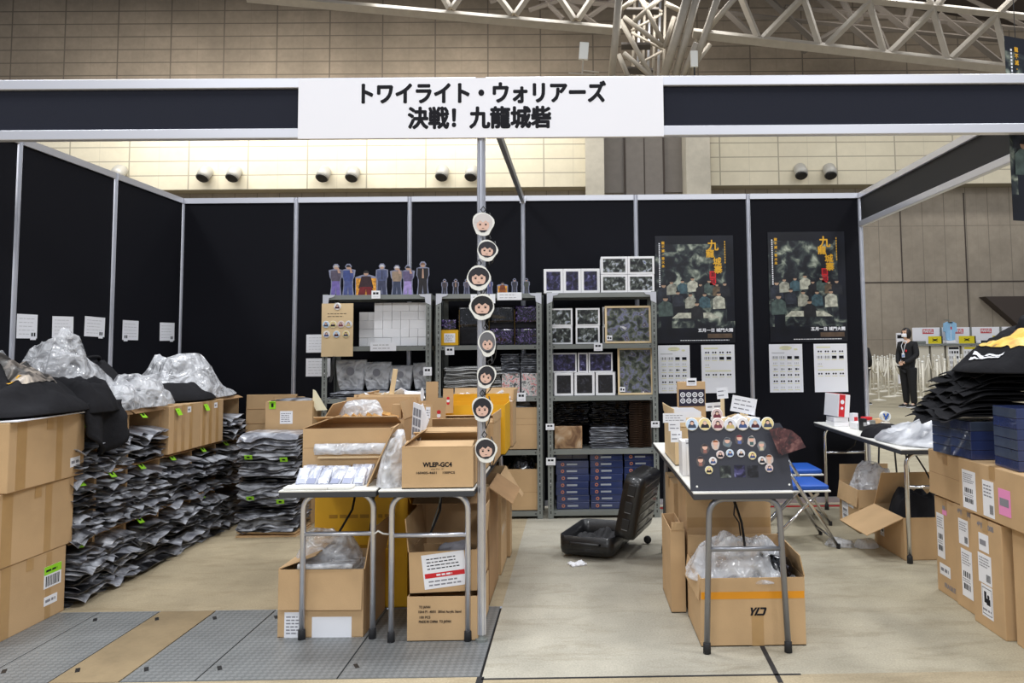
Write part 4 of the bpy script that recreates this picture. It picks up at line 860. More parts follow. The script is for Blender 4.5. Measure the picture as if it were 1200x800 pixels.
# ---- middle unit
def pack(label, px0, py0, px1, py1, Y, dep, z, m, group=None, lab=None, name='wrapped_pack', cat='pack'):
    x0, x1, z0, z1 = front(px0, py0, px1, py1, Y); w, h = x1-x0, z1-z0; s = px0*.37
    b = MB(); q = lambda p: 1+.05*nz(p, 9, s)
    bm = bmesh.new(); bmesh.ops.create_cube(bm, size=1); bmesh.ops.subdivide_edges(bm, edges=bm.edges[:], cuts=6, use_grid_fill=True)
    for v in bm.verts: v.co = Vector((v.co.x*w, v.co.y*dep, (v.co.z+.5)*h))*1.; n_ = nz(v.co, 16, s)*.008; v.co += Vector((n_ if abs(v.co.x) < w*.49 else 0, n_, 0)) if v.co.z > .01 else Vector((0, 0, 0))
    me = bpy.data.meshes.new(name); bm.to_mesh(me); bm.free(); me.materials.append(Mt[m]); me.polygons.foreach_set('use_smooth', [True]*len(me.polygons)); o = link(name, me); o.location = ((x0+x1)/2, Y+dep/2, z); return tag(o, label, cat, group), z+h
t, zy = box_front('yellow_carton', 'small yellow carton with a white label on the middle unit', 'box', 514, 389, 537, 407, 2.60, .2, LV[3]+.001, None, m='yellow')
b = MB(); T = TR((.01, -.1015, .06)) @ FACE; sheet(b, .09, .075, T); lines_mb(b, .09, .075, T, 4, 3, 1); b.build('label', ['white', 'ink_grey'], t)
pack('small violet wrapped pack sitting on the yellow carton', 517, 377, 534, 389, 2.62, .14, zy+.001, 'gloss_violet')
o_, z = pack('black wrapped pack below the streaked pack on the middle unit', 538, 386, 565, 407, 2.62, .2, LV[3]+.001, 'tee'); pack('black and white streaked pack left of the front post', 537, 361, 562, 386, 2.62, .2, z+.001, 'gloss_dark')
z = LV[3]+.001
for k, (a, c, l1, l2) in enumerate(((574, 602, 'centre', ''), (604, 631, 'right', ''))):
    o_, z1_ = pack(f'violet glossy pack at the bottom {l1} of the middle unit upper shelf', a, 387, c, 406, 2.62, .2, z, 'gloss_violet')
    o_, z2_ = pack(f'plain black pack in the middle layer, {l1} of the upper shelf', a, 380, c, 387, 2.63, .19, z1_+.001, 'tee')
    pack(f'glossy streaked pack on top, {l1} of the middle unit upper shelf', a, 361, c, 380, 2.62, .2, z2_+.001, 'gloss_dark' if k == 0 else 'gloss_violet')
for px in (538, 573, 603, 632):   # gold wire dividers
    p = atY(px, 385, 2.60); b = MB()
    for zz in (.06, .13, .22, .27): b.tube([(0, 0, zz), (0, .22, zz)], .001, 5)
    b.tube([(0, 0, 0), (0, 0, .29)], .0014, 5); b.tube([(0, .22, 0), (0, .22, .29)], .0014, 5); o = b.build('wire_divider', Mt.setdefault('brass', mat('dull_brass_wire', rgb(150,124,70), .4, .6))); o.location = (p.x, 2.61, LV[3]+.001); tag(o, {538: 'gold wire divider right of the yellow carton', 573: 'gold wire divider just right of the front post', 603: 'gold wire divider between the violet packs', 632: 'gold wire divider at the right upright of the middle unit'}[px], 'divider')
GR = [bag_mesh('flat_sleeve', .28, .34, .011, 80+i, [Mt.setdefault('sleeve_grey', mat('frosted_grey_sleeve', rgb(186,186,184), .4, var=.25, vscale=14))], .01) for i in range(3)]
stack('grey frosted flat sleeve in the wide stack on the middle unit', 'sleeve', 'grey frosted sleeves on the middle unit', xx(523), xx(588), 2.74, LV[2]+.001, 17, .0145, GR, .34, .02, 'flat_sleeve')
for i, (a, c) in enumerate(((588, 609), (611, 632))):
    x0, x1 = xx(a), xx(c); nm = ['left', 'right'][i]
    t, z = box_front('comic_pack', f'{nm} of two packs with pale comic-style print on the middle unit', 'pack', a, 439, c, 466, 2.60, .2, LV[2]+.001, 'comic', brd=.002, m='fresh_white')
    stack(f'thin grey sleeve stacked on the {nm} comic-print pack', 'sleeve', f'thin sleeves on the {nm} comic-print pack', x0, x1, 2.70, z+.003, 11, .0145, FLL, .27, .004, 'flat_sleeve', .8)
t, dm = carton('open kraft box of white packs on the fourth shelf, middle unit', xx(592, 2.6), xx(631, 2.6), 2.585, 2.90, LV[1]+.002, .34, top='open', flaps={'b': 95, 'r': 80}, crease=(('f', .08), ('f', .03)), flap_len=.07)
b = MB(); b.box((0, .02, .33), (.2, .2, .05), 0, rot=(.1, .15, 0)); b.box((-.03, .05, .36), (.15, .15, .03), 0, rot=(.2, -.3, .2)); o = b.build('white_pack', 'film_thick'); o.location = (xx(611, 2.6), 2.74, LV[1]+.0); tag(o, 'white plastic packs poking out of the box on the fourth shelf', 'pack')
t, dm = carton('open kraft box of black bagged goods on the bottom shelf, middle unit', xx(593, 2.6, 570), xx(631, 2.6, 570), 2.585, 2.90, LV[0]+.002, .33, top='open', crease=(('f', -.02),))
label_on(t, dm, 'f', -.12, -.04, .045, .045, 4, kind='plain')
heap('bagged_goods', 'shiny black bags heaped in the bottom box of the middle unit', 'bag', xx(611, 2.6, 560), 2.74, LV[0]+.30, .11, .12, .09, 'gloss_dark', 41, fold=.03)
t, dm = carton('kraft box on the bottom shelf of the left unit', 1.5, 2.0, 2.6, 2.9, LV[0]+.002, .33)
t, dm = carton('kraft box on the fourth shelf of the left unit', 1.45, 1.95, 2.6, 2.9, LV[1]+.002, .30)
t, dm = carton('kraft box at the left on the bottom shelf of the middle unit', 2.34, 2.80, 2.6, 2.9, LV[0]+.002, .33)
t, dm = carton('kraft box at the left on the fourth shelf of the middle unit', 2.34, 2.80, 2.6, 2.9, LV[1]+.002, .30)
# ================================================================ posters and price lists on the rear wall
Mt['poster_bg'] = patt('dark_street_photo', [rgb(8,10,18), rgb(18,22,32), rgb(50,58,58), rgb(116,124,112), rgb(176,182,166)], 11, dist=.6, detail=14, lo=.38, hi=.70)
Mt['poster_dark'] = mat('poster_shadow_print', rgb(12,14,24), .3, var=.5, vscale=6)
Mt['poster_tan'] = mat('poster_brown_print', rgb(92,74,58), .4, var=.2, vscale=20)
def poster(x0, x1, z0, z1, label, Y=2.961, T=None, name='poster', par_loc=None, text=True):
    w, h = x1-x0, z1-z0; t = thing(name, label, 'poster', ((x0+x1)/2, Y, (z0+z1)/2)); T = FACE; b = MB(); sheet(b, w, h, T, 0, .002)
    rect(b, -w/2, h*.42, w/2, h/2, T, 1); rect(b, -w/2, -h/2, w/2, -h*.36, T, 1); rect(b, -w*.44, -h*.36, -w*.30, -h*.02, T, 1); rect(b, w*.40, -h*.3, w*.5, h*.42, T, 1, .0007); b.build('sheet', ['poster_bg', 'poster_dark'], t)
    cs = [rgb(40,44,54), rgb(150,150,136), rgb(60,84,92), rgb(176,176,160), rgb(30,30,34), rgb(70,84,80), rgb(96,80,62), rgb(24,26,34)]
    f = MB(); rr = random.Random(5); mats = [mat('poster_figure', c, .4, var=.4, vscale=25) for c in cs] + [mat('poster_skin', rgb(170,140,116), .5)]
    for k, (fx, fy, s) in enumerate(((-.40, -.02, 1.15), (-.30, .02, .9), (-.16, .03, .9), (-.03, .05, .95), (.07, .0, .85), (.18, .03, .9), (.28, .0, .8), (.38, .0, .95), (-.22, -.08, 1.), (-.06, -.10, 1.), (.12, -.10, 1.), (.30, -.10, 1.1), (.02, -.19, 1.1), (-.38, -.15, 1.3))):
        x, y, q = fx*w, fy*h, h*.05*s; o_ = .001+.0001*k
        f.add([T @ Vector((x+a*q, y+c*q, o_)) for a, c in ((-1, -1.6), (1.1, -1.5), (.95, .2), (.35, .6), (-.4, .6), (-1, .1))], [(0,1,2,3,4,5)], k % 8)
        disc(f, x, y+q*.95, q*.36, T, 8, o_+.00005, 10); f.add([T @ Vector((x+q*.4*math.cos(a), y+q*1.0+q*.38*math.sin(a), o_+.00008)) for a in [PI*j/6 for j in range(7)]], [tuple(range(7))], 4)
    f.add([T @ Vector(p) for p in ((-w*.3, -h*.27, .0011), (w*.32, -h*.27, .0011), (w*.2, -h*.22, .0011), (-w*.22, -h*.22, .0011))], [(0,1,2,3)], 3)
    f.build('crowd_print', mats, t)
    if text:
        g = MB()
        for ch, x, y, s in (('九', .24, .40, .115), ('龍', .20, .325, .085), ('城', .29, .25, .085), ('寨', .30, .175, .085)): text_into(g, ch, s*h*.93, T @ TR((x*w, y*h, .0022)), 0, bold=.0022)
        for k, ch in enumerate('龍不滅・香火永'): text_into(g, ch, .024*h*1.2, T @ TR((-w*.40, h*(.43-.036*k), .0022)), 0, bold=.0008)
        for k in range(9): rect(g, w*.385, h*(.43-.024*k), w*.397, h*(.446-.024*k), T, 0, .0022)
        g.build('gold_lettering', 'gold', t)
        g = MB(); rect(g, w*.19, h*.10, w*.27, h*.165, T, 0, .0015); rect(g, w*.19, h*.035, w*.27, h*.095, T, 0, .0015); g.build('red_seal', 'red', t)
        g = MB(); text_into(g, '圍', .045*h, T @ TR((w*.23, h*.132, .0022)), 0); text_into(g, '城', .045*h, T @ TR((w*.23, h*.065, .0022)), 0); g.build('seal_characters', 'poster_dark', t)
        g = MB(); text_into(g, '五月一日 城門大開', .036*h, T @ TR((w*.25, -h*.385, .0022)), 0, bold=.0012, width=w*.44)
        for k in range(22): rect(g, -w*.455, h*(.42-.019*k), -w*.44, h*(.432-.019*k), T, 0, .0022)
        lines_mb(g, w*.66, h*.02, T @ TR((w*.13, -h*.475, .0018)), 1, 3, 0, x0=0, x1=1); g.build('white_lettering', 'white', t)
        g = MB(); rect(g, w*.15, -h*.455, w*.46, -h*.415, T, 0, .0015); g.build('brown_band', 'poster_tan', t)
    return t
poster(4.125, 4.81, 1.395, 2.335, 'left dark film poster with gold Chinese title on the rear wall')
poster(5.115, 5.79, 1.395, 2.36, 'right dark film poster with gold Chinese title on the rear wall')
def pricelist(x0, x1, z0, z1, label, kind, seed):
    w, h = x1-x0, z1-z0; t = thing('price_list', label, 'price list', ((x0+x1)/2, 2.961, (z0+z1)/2)); T = FACE; b = MB(); sheet(b, w, h, T, 0, .001); r = random.Random(seed)
    rows = ([(.72, 4, 'd'), (.60, 4, 'l'), (.48, 4, 'm'), (.36, 4, 'k'), (.23, 4, 'k'), (.10, 4, 'l')] if kind == 0 else [(.84, 4, 'k'), (.72, 4, 'd'), (.58, 1, 'l'), (.38, 4, 'k')])
    if kind == 0:
        b.add([T @ Vector((w*.19*math.cos(a), h*.42+h*.045*math.sin(a), .0007)) for a in [2*PI*k/20 for k in range(20)]], [tuple(range(20))], 3)
        b.add([T @ Vector((w*.3+w*.06*math.cos(a), h*.39+h*.02*math.sin(a), .0007)) for a in [2*PI*k/14 for k in range(14)]], [tuple(range(14))], 3); rect(b, -w*.12, h*.435, w*.1, h*.445, T, 2, .0009); rect(b, -w*.1, h*.39, w*.08, h*.40, T, 2, .0009)
        rect(b, -w*.42, h*.31, -w*.04, h*.325, T, 2)
    else:
        for x in (-.2, .2): rect(b, (x-.2)*w*.98, -h*.055, (x+.19)*w*.98, -h*.03, T, 3)
        rect(b, -w*.42, h*.415, w*.0, h*.44, T, 3)
    for fy, n, k in rows:
        y = (fy-.5)*h
        for i in range(n):
            x = -w*.32+i*w*.215; m = {'k': 1, 'd': 1, 'm': 1 if i > 1 else 2, 'l': 2}[k]
            if k == 'k': disc(b, x-w*.04, y, w*.028, T, m, seg=8); disc(b, x+w*.035, y, w*.028, T, m, seg=8)
            elif k == 'd':
                if i < 2: [rect(b, x-w*.09+q*w*.04, y-h*.025, x-w*.07+q*w*.04, y+h*.03, T, 2+(q % 2)*-1) for q in range(5)]
                else: rect(b, x-w*.07, y-h*.03, x+w*.07, y+h*.03, T, 1)
            elif k == 'm': rect(b, x-w*.05, y-h*.02, x+w*.01, y+h*.02, T, m); rect(b, x+w*.02, y-h*.01, x+w*.06, y+h*.012, T, m)
            else: [rect(b, x-w*.06+q*w*.045, y-h*.018, x-w*.045+q*w*.045, y+h*.02, T, 2) for q in range(3)]
            rect(b, x-w*.08, y-h*.055, x+w*.08, y-h*.042, T, 3)
    b.build('sheet', ['white', 'ink', 'ink_lt', mat('pale_yellow_print', rgb(226,224,180), .6)], t)
pricelist(4.135, 4.41, .965, 1.378, 'white product list under the left poster, partly behind display cards', 0, 1)
pricelist(4.51, 4.80, .962, 1.378, 'second white product list under the left poster, lower part blank', 1, 2)
pricelist(5.10, 5.39, .962, 1.378, 'white product list with yellow heading under the right poster', 0, 3)
pricelist(5.49, 5.78, .96, 1.378, 'half-blank white product list at the right end of the rear wall', 1, 4)
# the banner hanging at the top right, just behind the header
t = poster(5.60, 6.35, 1.98, 2.93, 'dark film banner hanging at the top right corner behind the header', Y=.20, name='hanging_banner'); t.rotation_euler = (0, 0, .35)
b = MB(); b.tube([(-.3, 0, .47), (-.3, 0, 1.2)], .002, 5); b.tube([(.3, 0, .47), (.3, 0, 1.2)], .002, 5); b.build('cord', 'black', t)
# ================================================================ folding tables
def arc_pts(x0, x1, ztop, zb, r=.06, splay=0., y=0.):
    pts = [(x0-splay, y, zb)]
    for k in range(6): a = PI - k*PI/10; pts.append((x0+r+r*math.cos(a), y, ztop-r+r*math.sin(a)))
    for k in range(6): a = PI/2 - k*PI/10; pts.append((x1-r+r*math.cos(a), y, ztop-r+r*math.sin(a)))
    pts.append((x1+splay, y, zb)); return pts
def folding_table(label, x0, x1, y0, y1, lx0, lx1, ly, zt=.715, bar=.49, splay=0., tube='alu'):
    t = thing('folding_table', label, 'table', (x0, y0, 0)); w, d = x1-x0, y1-y0
    b = MB(); b.box((w/2, d/2, zt-.004), (w, d, .008), 0, bev=.002); b.build('table_top', 'table', t)
    b = MB(); b.box((w/2, d/2, zt-.021), (w-.002, d-.002, .026), 0, bev=.003); b.build('edge', 'table_edge', t)
    for k, yy in enumerate(ly):
        b = MB(); b.tube(arc_pts(lx0-x0, lx1-x0, zt-.036, .03, .07, splay, yy-y0), .0135, 10); o = b.build('leg_frame', tube, t, True)
        b = MB(); s = splay*.3; b.tube([(lx0-x0-s, yy-y0, bar), (lx1-x0+s, yy-y0, bar)], .011, 8); b.build('crossbar', tube, o, True)
        for x in (lx0-x0-splay, lx1-x0+splay): b = MB(); b.lathe([(.014, 0), (.018, .002), (.017, .045), (.0145, .048)], 12, 0, (x, yy-y0, 0)); b.build('rubber_foot', 'rubber', o, True)
        b = MB(); q = .32 if k == 0 else -.32; b.tube([((lx0+lx1)/2-x0, yy-y0, bar), ((lx0+lx1)/2-x0+.02, yy-y0+q*.5, bar+.08), ((lx0+lx1)/2-x0, yy-y0+q, zt-.04)], .006, 6); b.build('brace', 'black', t)
    return t
folding_table('white folding table on the left of the centre pair, holding clear packets', 2.03, 2.485, -.06, 1.74, 2.11, 2.445, (.05, 1.6))
folding_table('white folding table right of the centre pair, behind the front post', 2.50, 2.945, -.08, 1.72, 2.545, 2.905, (.0, 1.6))
folding_table('white folding table carrying the black badge board, right of the aisle', 3.945, 4.395, -.23, 1.58, 4.02, 4.34, (-.19, 1.49), splay=.022, tube='tube_grey', bar=.455)
folding_table('white folding table against the right side with packing things on it', 5.44, 5.90, 1.10, 2.86, 5.50, 5.84, (1.17, 2.77), tube='chrome', bar=.47)
ZT = .7155
# --- left centre table
t, dm = carton('wide kraft box with a strip of white packs across its front, left centre table', 2.035, 2.48, .24, .50, ZT, .255, top='open', flaps={'b': 20, 'l': 20}, crease=(('f', .03), ('f', -.06)))
o = MB(); T = TR((0, -.1305, .14)) @ FACE
o.slab(lambda u, v: ((u-.44)*.36, -.142-.016*math.sin(PI*v)*(1+.4*nz((u*9, v*2, 1), 2)), .125+v*.055+.006*nz((u*8, 1, 1))), lambda u, v: ((u-.44)*.36, -.134, .125+v*.055), 30, 6); o.build('pack_strip', 'film_thick', t, True)
b = MB(); b.box((.03, -.142, .112), (.34, .02, .006), 0, rot=(.2, 0, 0)); b.build('ledge', 'card_pale', t)
Mt['packet'] = patt('lilac_white_packet', [rgb(236,238,244), rgb(214,218,230), rgb(170,176,196), rgb(240,242,246)], 14, dist=.5, lo=.35, hi=.7, rough=.2, coat=.5, stretch=(3, 1, 1))
Mt['packet_print'] = mat('lilac_packet_label', rgb(150,156,182), .3, coat=.4)
for r in range(4):
    for c in range(6):
        t = thing('clear_packet', 'small clear packet leaning in the rows at the front of the left table', 'packet', (2.09+c*.056+R.uniform(-.005, .005), .045+r*.045, ZT+.001), rot=(-.95+R.uniform(-.07, .07), 0, R.uniform(-.12, .12)), group='clear packets in rows on the left table')
        b = MB(); b.slab(lambda u, v: ((u-.5)*.052, -.006-.004*math.sin(PI*u)*math.sin(PI*v)+.002*nz((u*3, v*3, r+c)), v*.12), lambda u, v: ((u-.5)*.052, .004, v*.12), 5, 6); b.build('sleeve', 'packet', t, True)
        b = MB(); b.box((0, -.0115, .022), (.04, .002, .034)); b.build('label', 'packet_print', t)
for k, (x, y, rz) in enumerate(((2.10, .0, .05), (2.20, -.005, -.04), (2.31, .0, .03))):
    b = MB(); b.box((0, 0, .006), (.11, .075, .012), 0, bev=.003); o = b.build('white_tray', 'white_plastic'); place(o, (x, y-.012, ZT+.001), (0, 0, rz)); tag(o, ['left white tray at the very front of the left table', 'middle white tray at the very front of the left table', 'right white tray at the very front of the left table'][k], 'tray')
t = thing('kraft_board', 'kraft board leaning to the right beside the milky plastic bag', 'cardboard', (2.41, .12, ZT+.002), rot=(0, .42, .1)); b = MB(); b.box((0, 0, .15), (.006, .20, .30)); b.build('board', 'card', t)
b = MB(); T = TR((-.0045, -.02, .24)) @ FACE_XM; sheet(b, .10, .09, T); [rect(b, -.04+i*.03, -.035+j*.03, -.018+i*.03, -.012+j*.03, T, 1) for i in range(3) for j in range(2)]; b.build('grid_sheet', ['white', 'ink_grey'], t)
heap('plastic_bag', 'milky plastic bag slumped between the kraft board and printed box', 'plastic bag', 2.535, .08, ZT, .075, .12, .215, 'film_thick', 51, lambda u, v: .55+.6*g2(u, v, .65, .5, .2), fold=.04, sq=2)
t, dm = carton('deep kraft box of amber packets in the middle of the left table', 2.04, 2.48, .54, .95, ZT, .27, top='open', flaps={'b': 88, 'l': 60, 'r': 75}, flap_len=.10)
for k in range(7):
    b = MB(); b.box((0, 0, 0), (.07, .05, .02), 0, rot=(.3, .5+.1*(k % 3), .3*k)); o = b.build('amber_packet', Mt['amber'] if 'amber' in Mt else Mt.setdefault('amber', mat('amber_wrap', rgb(200,150,80), .3, coat=.4, var=.3, vscale=20))); place(o, (2.16+k*.042, .60+.03*(k % 2), ZT+.268+.008*(k % 2))); tag(o, 'small amber packet showing over the rim of the deep kraft box', 'packet', 'amber packets in the deep kraft box')
heap('plastic_bag', 'white plastic bag lying over the amber packets', 'plastic bag', 2.21, .68, ZT+.255, .13, .07, .075, 'film_thick', 52, fold=.025)
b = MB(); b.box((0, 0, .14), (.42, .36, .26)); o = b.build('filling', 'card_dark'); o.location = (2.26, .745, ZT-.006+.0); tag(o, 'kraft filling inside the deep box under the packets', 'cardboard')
b = MB(); b.box((0, 0, .04), (.05, .04, .08), 0, bev=.003); o = b.build('small_box', 'card'); o.location = (2.43, .60, ZT+.27); tag(o, 'tiny kraft box perched at the right end of the deep kraft box', 'box')
t, dm = carton('rear kraft box on the left table topped with loose papers', 2.05, 2.47, 1.05, 1.60, ZT, .30, top='open', flaps={'f': 75, 'l': 70}, flap_len=.08)
for k in range(12):
    b = MB(); b.box((0, 0, 0), (.12, .09, .004), 0); o = b.build('paper_slip', 'white' if k % 3 else 'card_pale'); place(o, (2.13+.025*k, 1.12+.045*(k % 5), ZT+.33+.012*(k % 4)), (R.uniform(-.5, .5), R.uniform(-.5, .5), R.uniform(-1, 1))); tag(o, 'loose slip of paper heaped in the rear box on the left table', 'paper', 'paper slips in the rear box')
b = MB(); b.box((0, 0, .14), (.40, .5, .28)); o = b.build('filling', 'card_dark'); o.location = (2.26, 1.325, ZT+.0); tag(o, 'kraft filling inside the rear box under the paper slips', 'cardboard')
p = atY(460, 475, 1.15); b = MB(); b.box((0, 0, .09), (.03, .012, .2), 0, rot=(0, .15, 0), bev=.003); o = b.build('wooden_paddle', 'card_pale'); o.location = (p.x, 1.16, ZT+.34); tag(o, 'upright pale wooden paddle handle sticking out of the rear box', 'stick')
p0 = atY(367, 456, 2.49); p1 = atY(382, 480, 2.49)
b = MB(); b.prism([(0, 0), (.02, -.01), (.115, -.165), (.03, -.17), (.0, -.12)], .006, 0, TR((p0.x, 2.49, p0.z)) @ FACE); o = b.build('cream_card', Mt.setdefault('cream', mat('cream_card', rgb(236,228,196), .6))); tag(o, 'pale cream card hanging from the black strap below the badge board', 'card')
# --- right centre table: the row of display boxes
t, dm = carton('kraft display box with black printed lettering at the front of the centre tables', 2.603, 2.937, -.055, .26, ZT, .19, top='open', flaps={'f': 12, 'l': 40, 'b': 30}, flap_len=.09)
print_on(t, dm, 'f', .0, .015, 'WLEP-GC4', .030, bold=.0012, width=.135); print_on(t, dm, 'f', -.0, -.005, 'size 7*1  3*', .009, width=.06); print_on(t, dm, 'f', -.01, -.022, '160405-4601    100PCS', .015, bold=.0003, width=.18)
for k in range(5):
    b = MB(); b.box((0, 0, .08), (.30, .004, .17-.004*k), 0, rot=(-.15, 0, 0)); o = b.build('divider_card', 'card_pale'); place(o, (2.772, .0+.045*k, ZT+.012)); tag(o, 'kraft divider card standing inside the printed display box', 'card', 'divider cards in the printed box')
t, dm = carton('second kraft box from the front on the right centre table', 2.585, 2.935, .285, .60, ZT, .225, top='open', flaps={'b': 60, 'r': 80, 'f': 20}, flap_len=.05)
for k in range(5):
    b = MB(); b.box((0, 0, .1), (.32, .004, .215-.004*k), 0, rot=(-.12, 0, 0)); o = b.build('divider_card', 'card_pale' if k % 2 else 'card'); place(o, (2.76, .33+.045*k, ZT+.012)); tag(o, 'kraft divider card standing inside the second box from the front', 'card', 'divider cards in the second box')
t, dm = carton('third kraft box from the front on the right centre table', 2.575, 2.96, .625, 1.03, ZT, .235, top='open', flaps={'b': 15, 'r': 85, 'f': 20}, flap_len=.05)
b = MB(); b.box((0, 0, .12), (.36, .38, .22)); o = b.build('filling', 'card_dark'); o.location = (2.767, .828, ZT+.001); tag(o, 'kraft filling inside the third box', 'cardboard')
t, dm = carton('yellow carton standing in the row of boxes on the right centre table', 2.57, 2.985, 1.055, 1.41, ZT, .305, top='open', flaps={'b': 88}, m='yellow', inner='yellow', flap_len=.05)
t, dm = carton('rearmost kraft box on the right centre table, full of white packs', 2.565, 3.0, 1.43, 1.72, ZT, .30, top='open', flaps={'r': 95, 'b': 100}, flap_len=.08)
for k in range(14):
    b = MB(); b.box((0, 0, 0), (.09, .06, .018), 0, bev=.004); o = b.build('white_packet', 'film_thick' if k % 2 else 'white'); place(o, (2.60+.0255*k, 1.46+.05*(k % 4), ZT+.315+.008*(k % 3)), (R.uniform(-.5, .5), R.uniform(-.5, .5), R.uniform(0, 3))); tag(o, 'small white packet heaped in the rearmost box', 'packet', 'white packets in the rearmost box')
b = MB(); b.box((0, 0, .14), (.41, .26, .29)); o = b.build('filling', 'white'); o.location = (2.782, 1.575, ZT+.001); tag(o, 'white packets filling the rearmost box below its heap', 'packet')
def upcard(px0, py0, px1, py1, Y, label, mk='card', tilt=0., deco=None):
    x0, x1, z0, z1 = front(px0, py0, px1, py1, Y); w, h = x1-x0, z1-z0; t = thing('display_card', label, 'display card', ((x0+x1)/2, Y, z0), rot=(-.06, tilt, 0)); b = MB(); T = TR((0, 0, h/2)) @ FACE; sheet(b, w, h, T, 0, .005); b.build('board', mk, t)
    if deco == 'label': b = MB(); T2 = T @ TR((w*.1, h*.3, .001)); sheet(b, w*.45, h*.28, T2); lines_mb(b, w*.4, h*.24, T2, 3, 4, 1); b.build('label', ['white', 'ink_grey'], t)
    if deco == 'red': b = MB(); [disc(b, 0, (-.1+.1*q)*h, w*.15, T, q % 2, .0008+.0002*q) for q in range(3)]; b.build('red_charm', ['red', 'white'], t)
    return t
upcard(494, 474, 506, 522, .45, 'tall narrow kraft card at the left end of the box row', deco='label')
upcard(499, 447, 513, 478, .80, 'tallest plain kraft card standing above the box row')
upcard(506, 466, 522, 508, .62, 'kraft card with a small red charm, middle of the row', deco='red')
upcard(519, 455, 531, 484, 1.03, 'rear kraft card with a red charm before the yellow carton', deco='red')
p = atY(487, 520, .27); t = thing('grid_sheet', 'white sheet of dark picture squares leaning at the left of the boxes', 'sheet', (p.x, .27, ZT+.19), rot=(0, .12, -.9)); b = MB(); T = TR((0, 0, .09)) @ FACE; sheet(b, .10, .19, T, 0, .003); [rect(b, -.042+i*.03, -.07+j*.05, -.018+i*.03, -.03+j*.05, T, 1) for i in range(3) for j in range(3)]; b.build('sheet', ['white', 'ink_grey'], t)
p = atY(495, 505, .3); b = MB(); b.prism([(0, -.09), (.035, 0), (0, .09), (-.035, 0)], .004, 0, FACE); o = b.build('white_card', 'white'); place(o, (p.x, .30, ZT+.285)); tag(o, 'white diamond-shaped card standing beside the picture grid sheet', 'card')
p = atY(495, 462, .8); b = MB(); b.lathe([(.0, -.003), (.03, -.003), (.03, .003), (.0, .003)], 16, T=FACE); o = b.build('white_disc', 'white'); place(o, (p.x, .795, p.z)); o.scale = (.35, 1, 1.3); tag(o, 'white round tag clipped to the tallest kraft card', 'tag')
# --- under the centre tables
t, dm = carton('open kraft box with two papers on its front, under the left table', 1.99, 2.40, .07, .46, 0, .318, top='open', flaps={'f': 266, 'r': 100, 'l': 20}, flap_len=.19, rz=-.02)
label_on(t, dm, 'f', .055, -.115, .19, .105, 3, kind='plain', name='paper', lab='blank white paper'); label_on(t, dm, 'f', -.13, -.10, .085, .12, 6, name='receipt')
b = MB(); b.box((0, 0, .14), (.38, .36, .26)); o = b.build('filling', 'white'); place(o, (2.195, .265, .006), (0, 0, -.02)); tag(o, 'white packs filling the open box under the left table', 'pack')
heap('plastic_bag', 'clear plastic bag bulging from the open box under the left table', 'plastic bag', 2.17, .28, .275, .17, .13, .14, 'film', 61, fold=.03, rz=.2)
b = MB(); b.slab(lambda u, v: ((u-.5)*.26, (v-.5)*.16, .02+.01*nz((u*4, v*4, 3))), lambda u, v: ((u-.5)*.26, (v-.5)*.16, 0), 10, 8); o = b.build('white_pack', 'film_thick', None, True); place(o, (2.21, .14, .315), (-.1, 0, 0)); tag(o, 'flat white pack at the front of the open box under the left table', 'pack')
t, dm = carton('tall yellow carton full of bagged goods under the centre tables', 2.02, 2.515, .48, .92, 0, .60, top='open', m='yellow', flaps={'r': 250}, flap_len=.06)
t2 = MB(); T = face_T(dm, 'f')
for r_ in range(3): lines_mb(t2, .38, .05, T @ TR((0, .18-.16*r_, 0)), 1, r_+3, 0, th=.5, x0=.05, x1=.95)
t2.build('faint_print', mat('faint_ochre_print', rgb(176,128,16), .6), t)
Mt['gloss_brown'] = patt('brown_violet_wrap', [rgb(30,24,24), rgb(90,70,64), rgb(110,92,110), rgb(200,180,170)], 18, dist=2, lo=.4, hi=.75, rough=.15, coat=.6)
for k in range(4): heap('bagged_goods', ['first from the left', 'second from the left', 'third from the left', 'rightmost'][k]+' glossy bag in the tall yellow carton', 'bag', 2.09+k*.115, .64, .54, .065, .13, .10, 'gloss_brown', 70+k, fold=.02, nu=18, nv=18, sq=2)
b = MB(); b.box((0, 0, .25), (.46, .41, .5)); o = b.build('filling', 'black'); place(o, (2.267, .70, .01)); tag(o, 'dark goods filling the tall yellow carton below the glossy bags', 'bag')
t, dm = carton('lower printed kraft box under the right centre table', 2.62, 2.955, .0, .42, 0, .205, rz=.0, top='open', flaps={'b': 70})
print_on(t, dm, 'f', -.085, .055, 'TO JAPAN', .016, width=.052, align='CENTER', bold=.0003); print_on(t, dm, 'f', -.015, .033, '10A4 P1 -40/01  30Ⅱed Acrylic Stand', .016, width=.20, bold=.0003); print_on(t, dm, 'f', -.085, .008, '100 PCS', .016, width=.05, bold=.0003); print_on(t, dm, 'f', -.037, -.012, 'MADE IN CHINA  TO JAPAN', .016, width=.15, bold=.0004)
t, dm = carton('upper open kraft box with a red and white slip, under the right centre table', 2.625, 2.95, .03, .44, .212, .195, rz=.0, top='open', flaps={'b': 92, 'l': 95, 'r': 95}, flap_len=.16)
t.rotation_euler = (0, -.03, 0)
T = face_T(dm, 'f') @ TR((.005, .01, .0012)) @ Matrix.Rotation(.09, 4, 'Z'); b = MB(); sheet(b, .205, .16, T, 0, .0008); lines_mb(b, .2, .08, T @ TR((0, .035, 0)), 4, 9, 1, th=.3); rect(b, -.095, -.03, .095, -.008, T, 3); lines_mb(b, .1, .022, T @ TR((0, -.019, .0003)), 1, 3, 0, th=.5); lines_mb(b, .2, .045, T @ TR((0, -.055, 0)), 2, 5, 2); b.build('shipping_slip', ['white', 'ink', 'ink_grey', 'red'], t)
